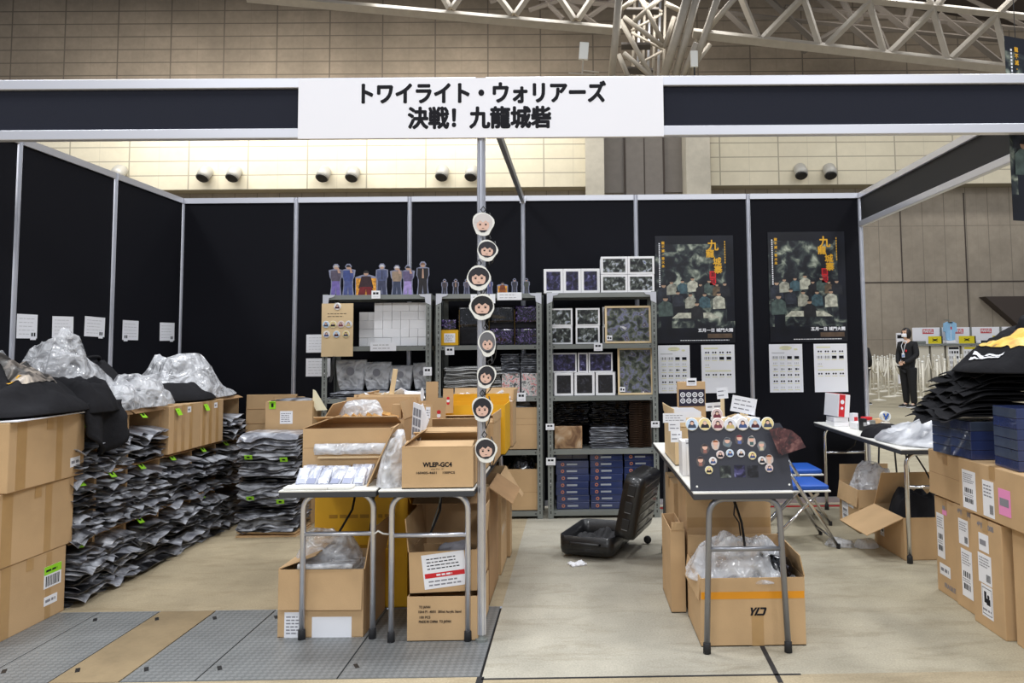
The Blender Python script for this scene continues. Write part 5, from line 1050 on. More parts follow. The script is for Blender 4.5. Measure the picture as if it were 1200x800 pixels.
heap('cable_bundle', 'small tangle of grey cable inside the upper open box', 'cable', 2.80, .25, .30, .1, .1, .06, 'ink_grey', 77, fold=.03, nu=16, nv=14)
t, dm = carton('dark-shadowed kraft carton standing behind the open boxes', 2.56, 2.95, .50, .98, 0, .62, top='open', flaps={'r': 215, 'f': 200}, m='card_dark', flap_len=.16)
t, dm = carton('kraft carton with a drooping flap, beside the aisle under the table', 2.58, 2.96, 1.04, 1.40, 0, .60, top='open', flaps={'r': 240, 'f': 215}, flap_len=.17, crease=(('r', .0),), tapes=(('r', 0, -.05, .3, .05),))
t, dm = carton('low kraft carton farthest back under the right centre table', 2.60, 2.98, 1.44, 1.58, 0, .5, top='open', flaps={'r': 235}, flap_len=.14)
def cable(label, pts, r=.0035, m='black', name='cable', cat='cable'):
    b = MB(); b.tube(pts, r, 6, 0); o = b.build(name, m, None, True); return tag(o, label, cat)
cable('black cable hanging under the left table in front of the yellow carton', [tuple(atY(*p, .40)) for p in ((440, 576), (437, 590), (437, 602), (434, 615), (433, 627))], .004)
cable('grey cable dangling under the right centre table', [tuple(atY(*p, .20)) for p in ((517, 577), (515, 590), (511, 602), (507, 615), (505, 628))], .004, 'steel_grey')
cable('white cable tie linking the neighbouring legs of the two centre tables', [tuple(atY(*p, .02)) for p in ((438, 626), (443, 622), (449, 625), (458, 626))], .004, 'white_plastic', 'cable_tie', 'cable tie')
cable('white cord loop on the floor right of the front post', [tuple(atZ(*p, .01)) for p in ((574, 690), (578, 680), (584, 671), (583, 664))], .006, 'white_plastic', 'cord', 'cord')
# --- charms on the front post
def charm(px, py, label, hair, skin, look, w=.105, h=.105, shirt=(.02,.02,.03), rz=0.):
    p = atY(px, py, -.045); t = thing('face_charm', label, 'charm', (p.x, -.040, p.z), rot=(0, rz, 0)); T = FACE
    b = MB(); n = 20; out = [(w/2*(1+.07*math.sin(3*a+look))*math.cos(a), h/2*(1+.06*math.cos(2*a+look))*math.sin(a)-(.012 if math.sin(a) < -.8 else 0)) for a in [2*PI*k/n for k in range(n)]]
    b.prism(out, .004, 0, T); b.build('acrylic_plate', 'white_plastic', t)
    T2 = T @ TR((0, 0, .0042)); b = MB(); q = .8
    b.add([T2 @ Vector((w*.44*math.cos(a), -h*.0+h*.43*math.sin(a), .0002)) for a in [2*PI*k/n for k in range(n)]], [tuple(range(n))], 0)
    disc(b, 0, -h*.10, w*.29, T2, 1, .0006, 18)
    b.add([T2 @ Vector((w*.38*math.cos(a), h*.04+h*.34*math.sin(a), .001)) for a in [PI*k/10 for k in range(11)]] + [T2 @ Vector((w*(-.36+.72*j/6), h*(.06+.05*(-1)**j), .001)) for j in range(1, 6)], [tuple(range(16))], 0)
    for s in (-1, 1): b.add([T2 @ Vector((s*w*.13+w*.05*math.cos(a), -h*.08+h*.038*math.sin(a), .0014)) for a in [2*PI*k/8 for k in range(8)]], [tuple(range(8))], 3); rect(b, s*w*.13-w*.06, -h*.02, s*w*.13+w*.06, -h*.005, T2, 0, .0016)
    rect(b, -w*.05, -h*.26, w*.05, -h*.24, T2, 3, .0016)
    b.add([T2 @ Vector(v) for v in ((-w*.2, -h*.34, .0012), (w*.2, -h*.34, .0012), (w*.08, -h*.44, .0012), (-w*.08, -h*.44, .0012))], [(0,1,2,3)], 2)
    b.build('face_print', [mat('charm_hair', hair, .4), mat('charm_skin', skin, .4), mat('charm_collar', shirt, .5), 'ink'], t)
    b = MB(); b.tube([(0, .0, h*.48), (.012, .004, h*.62), (.0, .006, h*.78), (-.012, .004, h*.62), (0, 0, h*.48)], .0022, 6); b.tube([(.03, .012, h*.5), (.045, .012, .0), (.03, .014, -h*.62), (.015, .014, -h*.9), (.01, .014, -h*.5)], .0028, 6); b.build('strap', 'black', t, True)
sk = rgb(228,190,172)
charm(566, 261, 'white-haired face charm, topmost on the front post', rgb(214,208,206), sk, 1)
charm(571, 292, 'dark-haired face charm with a pale streak, second from the top', rgb(44,42,48), sk, 2, w=.1, h=.09, rz=.1)
charm(561, 324, 'face charm with long dark fringe, third from the top', rgb(40,38,44), sk, 3, w=.115)
charm(565, 358, 'face charm with short black hair and dark tie, fourth from top', rgb(30,28,30), sk, 4, w=.12, h=.11, shirt=(.01,.01,.01))
charm(571, 401, 'grey-haired narrow face charm at the height of the upper shelf', rgb(110,110,114), sk, 5, w=.085, h=.115, rz=-.1)
charm(570, 440, 'side-turned dark-haired face charm before the grey sleeves', rgb(44,44,50), sk, 6, w=.09, h=.105, rz=.25)
charm(565, 478, 'spiky dark-haired face charm before the yellow carton', rgb(40,40,46), sk, 7, w=.10, h=.11)
charm(569, 526, 'lowest face charm with swept dark hair, near the table edge', rgb(50,48,54), sk, 8, w=.105, h=.105, rz=-.1)
# ================================================================ open suitcase
M1 = {}
def rounded_tray(b, w, d, h, r=.05, th=.008, z0=0., inner=True, m=0, mi=1):
    """open shell with rounded corners, mouth upward"""
    def ring(wi, di, rr, z):
        out = []
        for cx, cy, a0 in ((wi/2-rr, di/2-rr, 0), (-wi/2+rr, di/2-rr, PI/2), (-wi/2+rr, -di/2+rr, PI), (wi/2-rr, -di/2+rr, 1.5*PI)):
            for k in range(5): a = a0+k*PI/8; out.append(Vector((cx+rr*math.cos(a), cy+rr*math.sin(a), z)))
        return out
    rs = [ring(w-.05, d-.05, r-.02, z0), ring(w-.012, d-.012, r, z0+.012), ring(w, d, r, z0+.04), ring(w, d, r, z0+h), ring(w-2*th, d-2*th, r-th, z0+h), ring(w-2*th, d-2*th, r-th, z0+.03)]
    n = len(rs[0]); o = len(b.v); vs = [v for q in rs for v in q]; fs = []; 
    for i in range(len(rs)-1):
        for j in range(n): fs.append((i*n+j, i*n+(j+1) % n, (i+1)*n+(j+1) % n, (i+1)*n+j))
    b.add(vs, fs + [tuple(range(n))[::-1]], m); b.add([v.copy() for v in rs[-1]], [tuple(range(n))], mi)
SU = thing('suitcase', 'open black hard-shell suitcase lying on the floor by the shelves', 'suitcase', (3.557, 1.60, 0), rz=math.radians(-19))
Mt['shell'] = mat('black_shell', (.007,.007,.008), .4, coat=.3, bump=.12, bscale=180)
Mt['lining'] = mat('black_lining', (.018,.018,.02), .75, bump=.5, bscale=12)
SW, SD, SH_ = .37, .52, .125
b = MB(); rounded_tray(b, SW, SD, SH_, .05, z0=.02, mi=1); b.build('base_shell', ['shell', 'lining'], SU, True)
b = MB(); b.tube([(-.10, -.262, .10), (-.09, -.275, .10), (.09, -.275, .10), (.10, -.262, .10)], .008, 8); b.build('side_handle', 'black', SU, True)
b = MB(); b.box((.0, -SD/2-.001, .085), (.29, .004, .012), 0, bev=.002); b.box((.0, -SD/2-.001, .055), (.24, .004, .006), 0); b.build('side_ridge', 'shell', SU)
b = MB(); b.slab(lambda u, v: ((u-.5)*.32, (v-.5)*.47, .06+.05*nz((u*3, v*3, 2), 2)+.05*tb((u*2, v*2, 1), 2)*min(1, 6*u*(1-u))), lambda u, v: ((u-.5)*.32, (v-.5)*.47, .045), 26, 30); b.build('crumpled_lining', 'lining', SU, True)
b0 = MB(); rounded_tray(b0, SW+.04, SD, .13, .06, z0=0., mi=1)
Lm = TR((SW/2, 0, .15)) @ Matrix.Rotation(math.radians(-78), 4, 'Y') @ TR((SW/2+.02, 0, -.135))
b = MB(); b.v = [Lm @ v for v in b0.v]; b.f = b0.f; b.m = b0.m; lid = b.build('lid', ['shell', 'lining'], SU, True)
for k, x in enumerate((-.10, .01, .12)):
    b = MB(); b.box(Lm @ Vector((x, -SD/2-.002, .07)), (.07, .008, .05), 0, rot=Lm.to_3x3(), bev=.003); lt = b.build('latch', 'black', lid)
    b = MB(); b.box(Lm @ Vector((x-.033, -SD/2-.007, .07)), (.003, .003, .04), 0, rot=Lm.to_3x3()); b.build('latch_edge', 'tube_grey', lt)
b = MB()
for k in range(6): b.box(Lm @ Vector((-.15+.06*k, 0, -.0005)), (.012, SD*.82, .006), 0, rot=Lm.to_3x3(), bev=.002)
b.build('ribs', 'shell', lid)
for (x, y, z) in ((.19, SD/2-.02, .03), (-.12, SD/2+.015, .032)):
    b = MB(); b.lathe([(.001, -.012), (.024, -.012), (.028, 0), (.024, .012), (.001, .012)], 14, 0, T=TR((x+.1 if x > 0 else x, y, z)) @ Matrix.Rotation(PI/2, 4, 'X')); b.build('wheel', 'rubber', SU, True)
b = MB(); b.slab(lambda u, v: ((u-.5)*.1, (v-.5)*.08, .012+.015*tb((u*2, v*2, 5), 3)), lambda u, v: ((u-.5)*.1, (v-.5)*.08, 0), 10, 10); o = b.build('tissue', 'white', None, True); place(o, (3.42, 1.24, .0), (0, 0, .4)); tag(o, 'crumpled white tissue on the floor before the suitcase', 'tissue')
# ================================================================ black badge board and things on its table
ZR = .7155
BB = thing('badge_board', 'black display board covered with round badges, standing on the right aisle table', 'display board', (4.165, -.20, ZR), rot=(-.17, 0, 0))
bw_, bh_ = .455, .30
T = TR((0, 0, bh_/2)) @ FACE; b = MB(); poly = [(-bw_/2, -bh_/2), (bw_/2+.01, -bh_/2), (bw_/2-.01, bh_/2-.03), (bw_/2-.03, bh_/2), (-bw_/2+.0, bh_/2)]; b.prism(poly, .008, 0, T @ TR((0, 0, -.008))); b.build('board', mat('charcoal_foam_board', rgb(52,54,64), .6), BB)
def bbp(cx, cy): # crop pixels (4.705x) -> board coordinates
    px, py = 760+cx/4.705, 430+cy/4.705
    return (px-868.5)/113.5*bw_, (534.5-py)/73.*bh_
for k, (cx, cy) in enumerate(((265,322), (335,322), (405,324), (472,327), (540,324), (607,324), (675,322))): x, y = bbp(cx, cy); badge(BB, x, y, .0295, T, k+1)
for k, (cx, cy) in enumerate(((345,558), (369,512), (410,480), (462,473), (522,474), (582,487), (632,512), (668,552))): x, y = bbp(cx, cy); badge(BB, x, y, .0185, T, k*3+2)
for k, (cx, cy) in enumerate(((330,450), (388,430), (452,418), (518,405), (583,412), (635,440), (303,515), (672,508))):
    x, y = bbp(cx, cy); rr = random.Random(k); b = MB(); n = 14
    b.add([T @ Vector((x+.017*(1+.35*rr.random())*math.cos(a), y+.021*(1+.3*rr.random())*math.sin(a), .001)) for a in [2*PI*j/n for j in range(n)]], [tuple(range(n))], 0)
    disc(b, x, y+.008, .012, T, 1, .0014, 12); b.add([T @ Vector((x+.013*math.cos(a), y+.012+.009*math.sin(a), .0018)) for a in [PI*j/8 for j in range(9)]], [tuple(range(9))], 2); rect(b, x-.008, y-.018, x+.008, y-.004, T, 3, .0016)
    b.build('figure_sticker', [mat('st0', [rgb(90,84,84), rgb(200,190,186), rgb(120,124,128)][k % 3], .3), mat('st1', rgb(226,180,160), .4), mat('st2', [rgb(40,30,34), rgb(150,90,50), rgb(60,66,76), rgb(130,40,50), rgb(70,80,80), rgb(170,170,160)][k % 6], .4), mat('st3', [rgb(150,100,90), rgb(220,190,170), rgb(110,130,140), rgb(90,110,170), rgb(60,90,90), rgb(200,190,160)][k % 6], .4)], BB)
for k, (cx, cy) in enumerate(((433,567), (510,565), (580,567))): x, y = bbp(cx, cy); b = MB(); rect(b, x-.025, y-.027, x+.025, y+.027, T, 0, .001); b.build('photo_print', ['pic_green', 'pic_violet', 'pic_dark'][k], BB)
for cx, cy in ((278, 640), (770, 636)): x, y = bbp(cx, cy); b = MB(); disc(b, x, y, .005, T, 0, .001, 8); b.build('screw', 'white_plastic', BB)
t = thing('hand_fan', 'maroon folding fan of picture leaves at the right edge of the black board', 'fan', (4.345, -.218, ZR+.165), rot=(-.17, 0, 0))
for k, a in enumerate((1.75, 1.3, .85, .45)):
    b = MB(); T3 = FACE @ Matrix.Rotation(a-PI/2, 4, 'Z'); b.prism([(-.008, 0), (.008, 0), (.026, .115), (-.026, .115)], .0012, 0, T3 @ TR((0, 0, .0015*k))); b.build('blade', Mt.setdefault('fan_print', patt('maroon_print', [rgb(40,22,24), rgb(80,40,40), rgb(130,90,84)], 30, lo=.35, hi=.7)), t)
# goods behind the board
t, dm = carton('kraft file box holding white sleeves, left side of the badge-board table', 3.965, 4.13, .55, 1.05, ZR, .26, top='open', flaps={'f': 250, 'l': 95}, m='card_pale', flap_len=.05)
for k in range(7):
    b = MB(); b.box((0, 0, .14), (.15, .004, .28), 0, rot=(-.1, 0, 0)); o = b.build('white_sleeve', 'white'); place(o, (4.047, .60+.055*k, ZR+.01)); tag(o, 'white sleeve standing in the kraft file box', 'sleeve', 'white sleeves in the kraft file box')
t, dm = carton('small kraft tray with slanted sides just left of the black board', 4.03, 4.16, .02, .30, ZR, .15, top='open', m='card_pale', flaps={'f': 240}, flap_len=.03)
for k in range(3):
    b = MB(); b.box((0, 0, .085), (.02, .13, .17)); o = b.build('white_carton', 'fresh_white'); place(o, (3.968+.021*k, .28, ZR+.001)); tag(o, ['leftmost of three slim white cartons beside the kraft tray', 'middle of three slim white cartons beside the kraft tray', 'right of three slim white cartons beside the kraft tray'][k], 'box')
def signcard(px0, py0, px1, py1, Y, label, seed, stick=None, rot=0., rows=3, name='sign_card', extra=None):
    x0, x1, z0, z1 = front(px0, py0, px1, py1, Y); w, h = x1-x0, z1-z0; cz = (z0+z1)/2
    t = thing(name, label, 'sign card', ((x0+x1)/2, Y, cz)); T = FACE @ Matrix.Rotation(rot, 4, 'Z'); b = MB(); sheet(b, w, h, T, 0, .002); lines_mb(b, w, h, T, rows, seed, 1, th=.25); b.build('card', ['white', 'ink_grey'], t)
    if stick: b = MB(); b.box((stick[0], .004, -h/2-stick[1]/2+.01), (.022, .004, stick[1])); b.build('stick', 'frame_wood', t)
    return t
signcard(777, 484, 804, 495, .50, 'notice card across the front of the kraft file box', 1)
signcard(783.5, 494, 797, 505, .44, 'card with a small ring drawing below the notice card', 2, rows=2)
signcard(786, 505, 799, 518, .36, 'card with six small marks above the slim white cartons', 3, rows=2)
signcard(803, 515, 811, 523, .10, 'tiny card with dark marks on the kraft tray', 4, rows=1)
signcard(840, 454, 853, 467, .60, 'small sign card on a stick rising behind the badges', 5, (.0, .30), .08, 2)
signcard(857, 465, 886, 484, .50, 'large tilted sign card on a stick above the badges', 6, (-.01, .24), -.2, 3)
signcard(827, 471.5, 848, 481, .70, 'wide low sign card between the badge box and stick', 7, (.0, .2), .06, 1)
x0, x1, z0, z1 = front(794, 447, 826, 486, .95); t = thing('badge_box', 'kraft display card with a dark panel of eight ring badges', 'display card', ((x0+x1)/2, .95, ZR)); w = x1-x0; hh = z1-ZR
b = MB(); b.box((0, 0, hh/2), (w, .05, hh)); b.build('board', 'card', t); T = TR((0, -.026, hh-.095)) @ FACE; b = MB(); rect(b, -w*.47, -.05, w*.47, .05, T, 0, .001)
b.build('dark_panel', Mt.setdefault('night', mat('dark_blue_print', rgb(34,30,52), .4)), t)
for r in range(2):
    for c in range(4):
        b = MB(); disc(b, -w*.33+c*w*.22, .018-.036*r, .0155, T, 0, .0016, 14); disc(b, -w*.33+c*w*.22, .018-.036*r, .010, T, 1, .002, 12); disc(b, -w*.33+c*w*.22, .018-.036*r, .005, T, 0, .0024, 8); b.build('ring_badge', ['white', 'night'], t)
b = MB(); T = TR((0, -.028, hh)) @ FACE; sheet(b, .06, .045, T); rect(b, -.022, -.002, .022, .008, T, 1); rect(b, -.02, -.014, .02, -.012, T, 1); b.build('label_card', ['white', 'ink'], t)
p = atY(840, 485, .4); t = thing('badge', 'single round photo badge standing above the top row', 'badge', (p.x, .40, p.z)); badge(t, 0, 0, .031, FACE, 3, 'button')
b = MB(); b.box((0, .004, -.12), (.012, .004, .22)); b.build('stick', 'frame_wood', t)
for k in range(16):
    b = MB(); b.box((0, 0, 0), (.10, .07, .02), 0, bev=.004); o = b.build('white_packet', ['white', 'film_thick', 'card_pale'][k % 3]); place(o, (4.17+.014*k, .30+.06*(k % 6), ZR+.215+.014*(k % 4)), (R.uniform(-.4, .4), R.uniform(-.4, .4), R.uniform(0, 3))); tag(o, 'pale packet heaped behind the black badge board', 'packet', 'pale packets behind the badge board')
t, dm = carton('kraft box of pale packets hidden behind the black badge board', 4.15, 4.38, .24, .70, ZR, .21, top='open', m='card_pale')
b = MB(); b.box((0, 0, .1), (.21, .44, .19)); o = b.build('filling', 'white'); o.location = (4.265, .47, ZR+.006); tag(o, 'packets filling the box behind the black badge board', 'packet')
# --- under the badge-board table
t, dm = carton('kraft carton with orange tape and a slanted logo, under the badge-board table', 3.985, 4.465, -.115, .30, 0, .305, top='open', flaps={'l': 262, 'r': 80, 'b': 85}, flap_len=.10, tapes=(('f', 0, .075, .474, .032), ('l', 0, .075, .40, .032)), tape_m='tape_orange')
b = MB(); T = TR((0, -dm[1]/2, dm[2]/2)) @ FACE; sheet(b, .055, .14, T @ TR((.02, -.08, .0008)), 0, .0006); b.build('tape', 'tape', t)
T = TR((.02, -dm[1]/2-.0005, .155)) @ FACE @ Matrix(((1, .35, 0, 0), (0, 1, 0, 0), (0, 0, 1, 0), (0, 0, 0, 1))); b = MB()
for poly in ([(-.038, .018), (-.028, .018), (-.022, .004), (-.016, .018), (-.006, .018), (-.017, -.003), (-.017, -.018), (-.027, -.018), (-.027, -.003)], [(-.004, .018), (.006, .018), (-.0, -.018), (-.010, -.018)], [(.008, .018), (.034, .018), (.038, .012), (.038, -.012), (.034, -.018), (.002, -.018), (.002, -.010), (.028, -.010), (.028, .010), (.008, .010)]):
    b.add([T @ Vector((x, y, .002)) for x, y in poly], [tuple(range(len(poly)))], 0)
b.build('slanted_logo', 'ink', t)
b = MB(); b.box((0, 0, .12), (.45, .38, .22)); o = b.build('filling', 'white'); o.location = (4.225, .09, .008); tag(o, 'packs filling the orange-taped carton below its plastic', 'pack')
heap('plastic_bag', 'big clear plastic bag spilling out of the orange-taped carton', 'plastic bag', 4.20, .07, .275, .265, .20, .115, 'film', 81, lambda u, v: .45+.7*g2(u, v, .5, .45, .12), fold=.06)
heap('foil_pack', 'shiny grey foil packs at the right in the orange-taped carton', 'pack', 4.37, .06, .25, .09, .15, .09, 'gloss_dark', 83, fold=.04, nu=24, nv=20)
t, dm = carton('tall narrow kraft carton left of the orange-taped one', 3.905, 3.98, .34, .74, 0, .42, top='open', flaps={'f': 95}, flap_len=.04)
t, dm = carton('large taped kraft carton at the back under the badge-board table', 4.0, 4.44, .36, .78, 0, .66, tapes=(('f', 0, .12, .43, .05),), rz=-.03)
cable('thin black cable hanging in front of the large taped carton', [tuple(atY(*p, .28)) for p in ((858, 580), (861, 592), (860, 603), (866, 612), (868, 628))], .004)
t, dm = carton('kraft carton standing farther back under the badge-board table', 4.0, 4.36, .95, 1.38, 0, .55)
# ================================================================ folding chairs
def chair(label, x, y):
    t = thing('folding_chair', label, 'chair', (x, y, 0)); hw = .19
    b = MB(); b.box((.02, 0, .402), (.36, .36, .035), 0, bev=.014); b.build('seat', 'seat_blue', t, True)
    b = MB(); b.box((.02, 0, .379), (.375, .385, .012), 0, bev=.004); b.build('seat_pan', 'white_plastic', t)
    b = MB(); b.tube([(.245, -hw, .012), (-.235, -hw, .76), (-.235, hw, .76), (.245, hw, .012)], .0115, 10); b.tube([(.215, -hw, .06), (.215, hw, .06)], .009, 8); b.build('back_frame', 'chrome', t, True)
    b = MB(); b.tube([(.13, -hw+.03, .365), (-.23, -hw+.03, .012), (-.23, hw-.03, .012), (.13, hw-.03, .365)], .0115, 10); b.build('rear_leg_frame', 'chrome', t, True)
    b = MB(); b.box((-.205, 0, .68), (.022, .37, .15), 0, rot=(0, -.57, 0), bev=.008); b.build('backrest', 'seat_blue', t)
    for xx_, yy in ((.245, -hw), (.245, hw)): b = MB(); b.lathe([(.013, 0), (.014, .002), (.014, .03)], 10, 0, (xx_, yy, 0)); b.build('rubber_foot', 'rubber', t)
    return t
chair('nearer blue-seated folding chair behind the badge-board table', 4.935, 1.74)
chair('farther blue-seated folding chair near the rear wall', 5.10, 2.40)
# ================================================================ right-hand packing table
XR = 5.46
t = thing('tissue_box', 'white and red box standing tilted at the far end of the packing table', 'box', (5.53, 2.55, ZR+.075), rot=(0, .10, .2)); b = MB(); b.box((0, 0, .09), (.10, .22, .18), 0, bev=.004); b.build('body', 'fresh_white', t); b = MB(); b.box((-.02, -.1115, .09), (.05, .003, .176)); b.box((.005, 0, .182), (.09, .2, .002)); b.build('red_panel', 'red', t); b = MB(); T = TR((-.02, -.1135, .12)) @ FACE; disc(b, 0, 0, .017, T, 0, .0005); disc(b, 0, -.05, .012, T, 0, .0005); b.build('white_emblem', 'white', t)
b = MB(); b.box((0, 0, .018), (.12, .2, .036), 0, bev=.002); b.box((.0, 0, .055), (.115, .19, .034), 0, bev=.002); o = b.build('white_boxes', 'fresh_white'); o.name = 'white_box'; o.location = (5.54, 2.56, ZR); tag(o, 'white boxes lying flat beneath the white and red box', 'box')
for k, (x, y, w, d, h, m, l, rz) in enumerate(((5.63, 2.30, .12, .10, .05, 'fresh_white', 'low white carton beside the tape roll', .2), (5.66, 2.52, .05, .05, .10, 'white', 'small white and red upright carton on the packing table', .4), (5.60, 2.16, .04, .05, .09, 'black', 'black phone-like slab standing on the packing table', .3), (5.72, 2.40, .07, .06, .08, 'red', 'small red packet behind the tape roll', .1), (5.66, 2.12, .035, .05, .08, 'steel_grey', 'grey stapler-like gadget before the small carton', -.2), (5.78, 2.30, .08, .07, .075, 'card', 'tiny kraft box behind the tape roll', .5))):
    b = MB(); b.box((0, 0, h/2), (w, d, h), 0, bev=.003); b.box((0, -d/2-.0005, h*.55), (w*.7, .002, h*.3), 1); o = b.build('packing_item' if k != 5 else 'small_box', [m, 'ink_lt' if m != 'white' else 'red']); place(o, (x, y, ZR+.001), (0, 0, rz)); o.name = ['white_carton', 'small_carton', 'phone', 'red_packet', 'stapler', 'small_box'][k]; tag(o, l, ['box', 'box', 'phone', 'packet', 'stapler', 'box'][k])
t = thing('jar', 'clear jar with an orange and white label on the packing table', 'jar', (5.70, 1.98, ZR)); b = MB(); b.lathe([(.034, 0), (.036, .005), (.036, .075), (.028, .085)], 16); b.build('glass', Mt.setdefault('jar_glass', mat('jar_plastic', rgb(226,220,206), .15, alpha=.7)), t, True); b = MB(); b.lathe([(.0365, .02), (.0365, .06)], 16); b.build('label', 'tape_orange', t, True)
t = thing('tape_dispenser', 'blue and white tape roll on top of the jar', 'tape', (5.70, 1.98, ZR+.086)); b = MB(); T4 = TR((0, 0, .036)) @ FACE
n = 24; b.add([T4 @ Vector((r*math.cos(2*PI*j/n), r*math.sin(2*PI*j/n), z)) for r, z in ((.036, -.02), (.036, .02), (.024, .02), (.024, -.02)) for j in range(n)], [(i*n+j, i*n+(j+1) % n, ((i+1) % 4)*n+(j+1) % n, ((i+1) % 4)*n+j) for i in range(4) for j in range(n)], 0); b.build('roll', 'white_plastic', t)
b = MB(); b.box((.005, -.021, .036), (.012, .003, .05), 0, rot=(0, .5, 0)); b.box((-.012, -.021, .045), (.01, .003, .03), 0, rot=(0, -.4, 0)); b.build('blue_mark', 'seat_blue', t)
heap('shipping_bag', 'large grey and white shipping bag spread on the near end of the table', 'bag', 5.69, 1.50, ZR+.0, .22, .40, .12, Mt.setdefault('grey_bag', patt('grey_white_bag', [rgb(60,62,66), rgb(150,152,158), rgb(206,208,212), rgb(226,226,228)], 2.2, dist=1.2, lo=.3, hi=.62, rough=.3)), 91, lambda u, v: .25+.8*g2(u, v, .7, .45, .12), fold=.03)
heap('black_cloth', 'black cloth lying under the shipping bag at the left', 'cloth', 5.60, 1.78, ZR, .15, .14, .05, 'tee', 92, fold=.02)
heap('black_cloth', 'black garment folded over the right side of the shipping bag', 'cloth', 5.83, 1.50, ZR+.03, .07, .30, .11, 'tee', 93, fold=.02)
# boxes below it
t, dm = carton('open kraft box with clear plastic, farther one under the packing table', 5.47, 5.86, 1.95, 2.36, 0, .31, top='open', flaps={'b': 85, 'l': 262, 'f': 265}, flap_len=.13)
label_on(t, dm, 'l', .05, .06, .10, .12, 3, kind='plain'); label_on(t, dm, 'l', -.08, -.04, .13, .16, 4, kind='ship')
heap('plastic_bag', 'clear and bluish plastic stuffed into the farther open box', 'plastic bag', 5.66, 2.15, .19, .18, .19, .21, 'film', 94, fold=.06)
b = MB(); b.box((0, 0, .1), (.36, .38, .18)); o = b.build('filling', 'tube_grey'); o.location = (5.665, 2.155, .008); tag(o, 'grey goods filling the farther open box', 'pack')
t, dm = carton('open kraft box of black cloth with a wide pale flap, nearer one', 5.49, 5.87, 1.24, 1.70, 0, .265, top='open', flaps={'l': 203, 'b': 60}, flap_len=.27, rz=.03)
label_on(t, dm, 'l', -.10, -.02, .06, .07, 3, kind='arrows')
heap('black_cloth', 'black garments heaped in the nearer open box', 'cloth', 5.68, 1.47, .16, .17, .21, .17, 'tee', 95, fold=.05)
b = MB(); b.box((0, 0, .08), (.34, .42, .15)); o = b.build('filling', 'tee'); place(o, (5.68, 1.47, .008), (0, 0, .03)); tag(o, 'black cloth filling the nearer open box', 'cloth')
heap('plastic_scrap', 'scrap of clear plastic lying on the floor by the chair feet', 'plastic', 5.22, 1.62, .0, .11, .07, .02, 'film', 96, fold=.02, nu=20, nv=14)
heap('plastic_scrap', 'second scrap of clear plastic nearer the wide pale flap', 'plastic', 5.38, 1.58, .0, .08, .06, .02, 'film', 97, fold=.02, nu=20, nv=14)
t = thing('stool', 'small white stool with black legs beyond the packing table', 'stool', (6.35, 3.6, 0)); b = MB(); b.box((0, 0, .52), (.3, .3, .03), 0, bev=.01); b.build('seat', 'white_plastic', t)
for sx in (-1, 1):
    for sy in (-1, 1): b = MB(); b.tube([(.11*sx, .11*sy, .505), (.16*sx, .16*sy, 0)], .009, 8); b.build('leg', 'black', t)
# ================================================================ right-hand stack of cartons
def rbox(label, y0, y1, z0, h, x0=5.40, x1=5.86, rz=0., labels=(), **kw):
    t, dm = carton(label, x0, x1, y0, y1, z0, h, rz, **kw)
    for (u, v, w, hh, kind, paper, seed) in labels: label_on(t, dm, 'l', u, v, w, hh, seed, kind=kind, paper=paper)
    return t, dm
def code(t, dm, u, v, txt, w): print_on(t, dm, 'l', u, v, txt, .035, 'ink_grey', width=w, bold=.0006)
t, dm = rbox('lower carton farthest back in the right stack, pink sticker', .425, .66, 0, .52, 5.435, labels=((-.055, .05, .085, .24, 'ship', 'white', 1), (.0, .21, .05, .075, 'marks', 'pink', 2), (-.02, -.13, .12, .06, 'marks', 'white', 3))); code(t, dm, .03, -.21, 'FRAGILE!', .12)
t, dm = rbox('middle lower carton of the right stack with a long shipping label', .18, .42, 0, .525, 5.425, labels=((-.02, .13, .10, .13, 'code', 'white', 4), (-.0, -.075, .11, .24, 'ship', 'white', 5))); code(t, dm, .0, .23, '4*(0)1200B', .15)
t, dm = rbox('front lower carton of the right stack with a cat-shaped mark', -.105, .175, 0, .52, 5.39, labels=((-.02, .145, .09, .085, 'marks', 'white', 6), (-.02, .02, .12, .14, 'code', 'white', 7), (-.01, -.13, .10, .15, 'arrows', 'white', 8))); code(t, dm, .0, .225, '4*(0)1200B', .15)
t, dm = rbox('lower carton at the right picture edge, nearest the viewer', -.55, -.14, 0, .52, 5.42, labels=((.12, .16, .14, .05, 'marks', 'white', 9), (.06, -.0, .10, .16, 'arrows', 'white', 10)))
t, dm = rbox('upper plain carton under the navy boxes in the right stack', .28, .68, .53, .245, 5.42, crease=(('l', -.0),))
t, dm = rbox('upper front carton with two labels and a pink sticker', -.38, .265, .53, .255, 5.385, labels=((-.22, -.02, .13, .19, 'ship', 'white', 11), (-.04, -.03, .10, .17, 'code', 'white', 12), (.10, -.02, .10, .12, 'marks', 'pink', 13)))
# navy boxes
def navy(x, y, z, rz, label, group):
    t = thing('navy_box', label, 'box', (x, y, z), rz, group); b = MB(); b.box((0, 0, .0235), (.27, .21, .046), 0, bev=.002); b.build('body', 'blue_box' if R.random() < .6 else 'blue_box_dark', t)
    b = MB(); b.box((-.1355, 0, .0235), (.001, .206, .042)); b.build('grey_end', 'blue_box_dark' if R.random() < .75 else 'blue_box', t)
for k in range(4): navy(5.54+.0, .475, .776+k*.0475, .04, 'shrink-wrapped navy box in the farther pile on the right stack', 'navy boxes, farther pile'); navy(5.53, .25, .787 if k < 0 else .787+k*.0475, .0, 'shrink-wrapped navy box in the middle pile on the right stack', 'navy boxes, middle pile')
for k in range(6): navy(5.555, -.13, .787+k*.0475, -.03, 'shrink-wrapped navy box in the tall near pile at the edge', 'navy boxes, near pile')
for k in range(2): navy(5.60, .03+.0, 1.075+k*.0475 if False else .787+k*.0475, 0, 'navy box wedged between the middle and near piles', 'navy boxes between the piles') if False else None
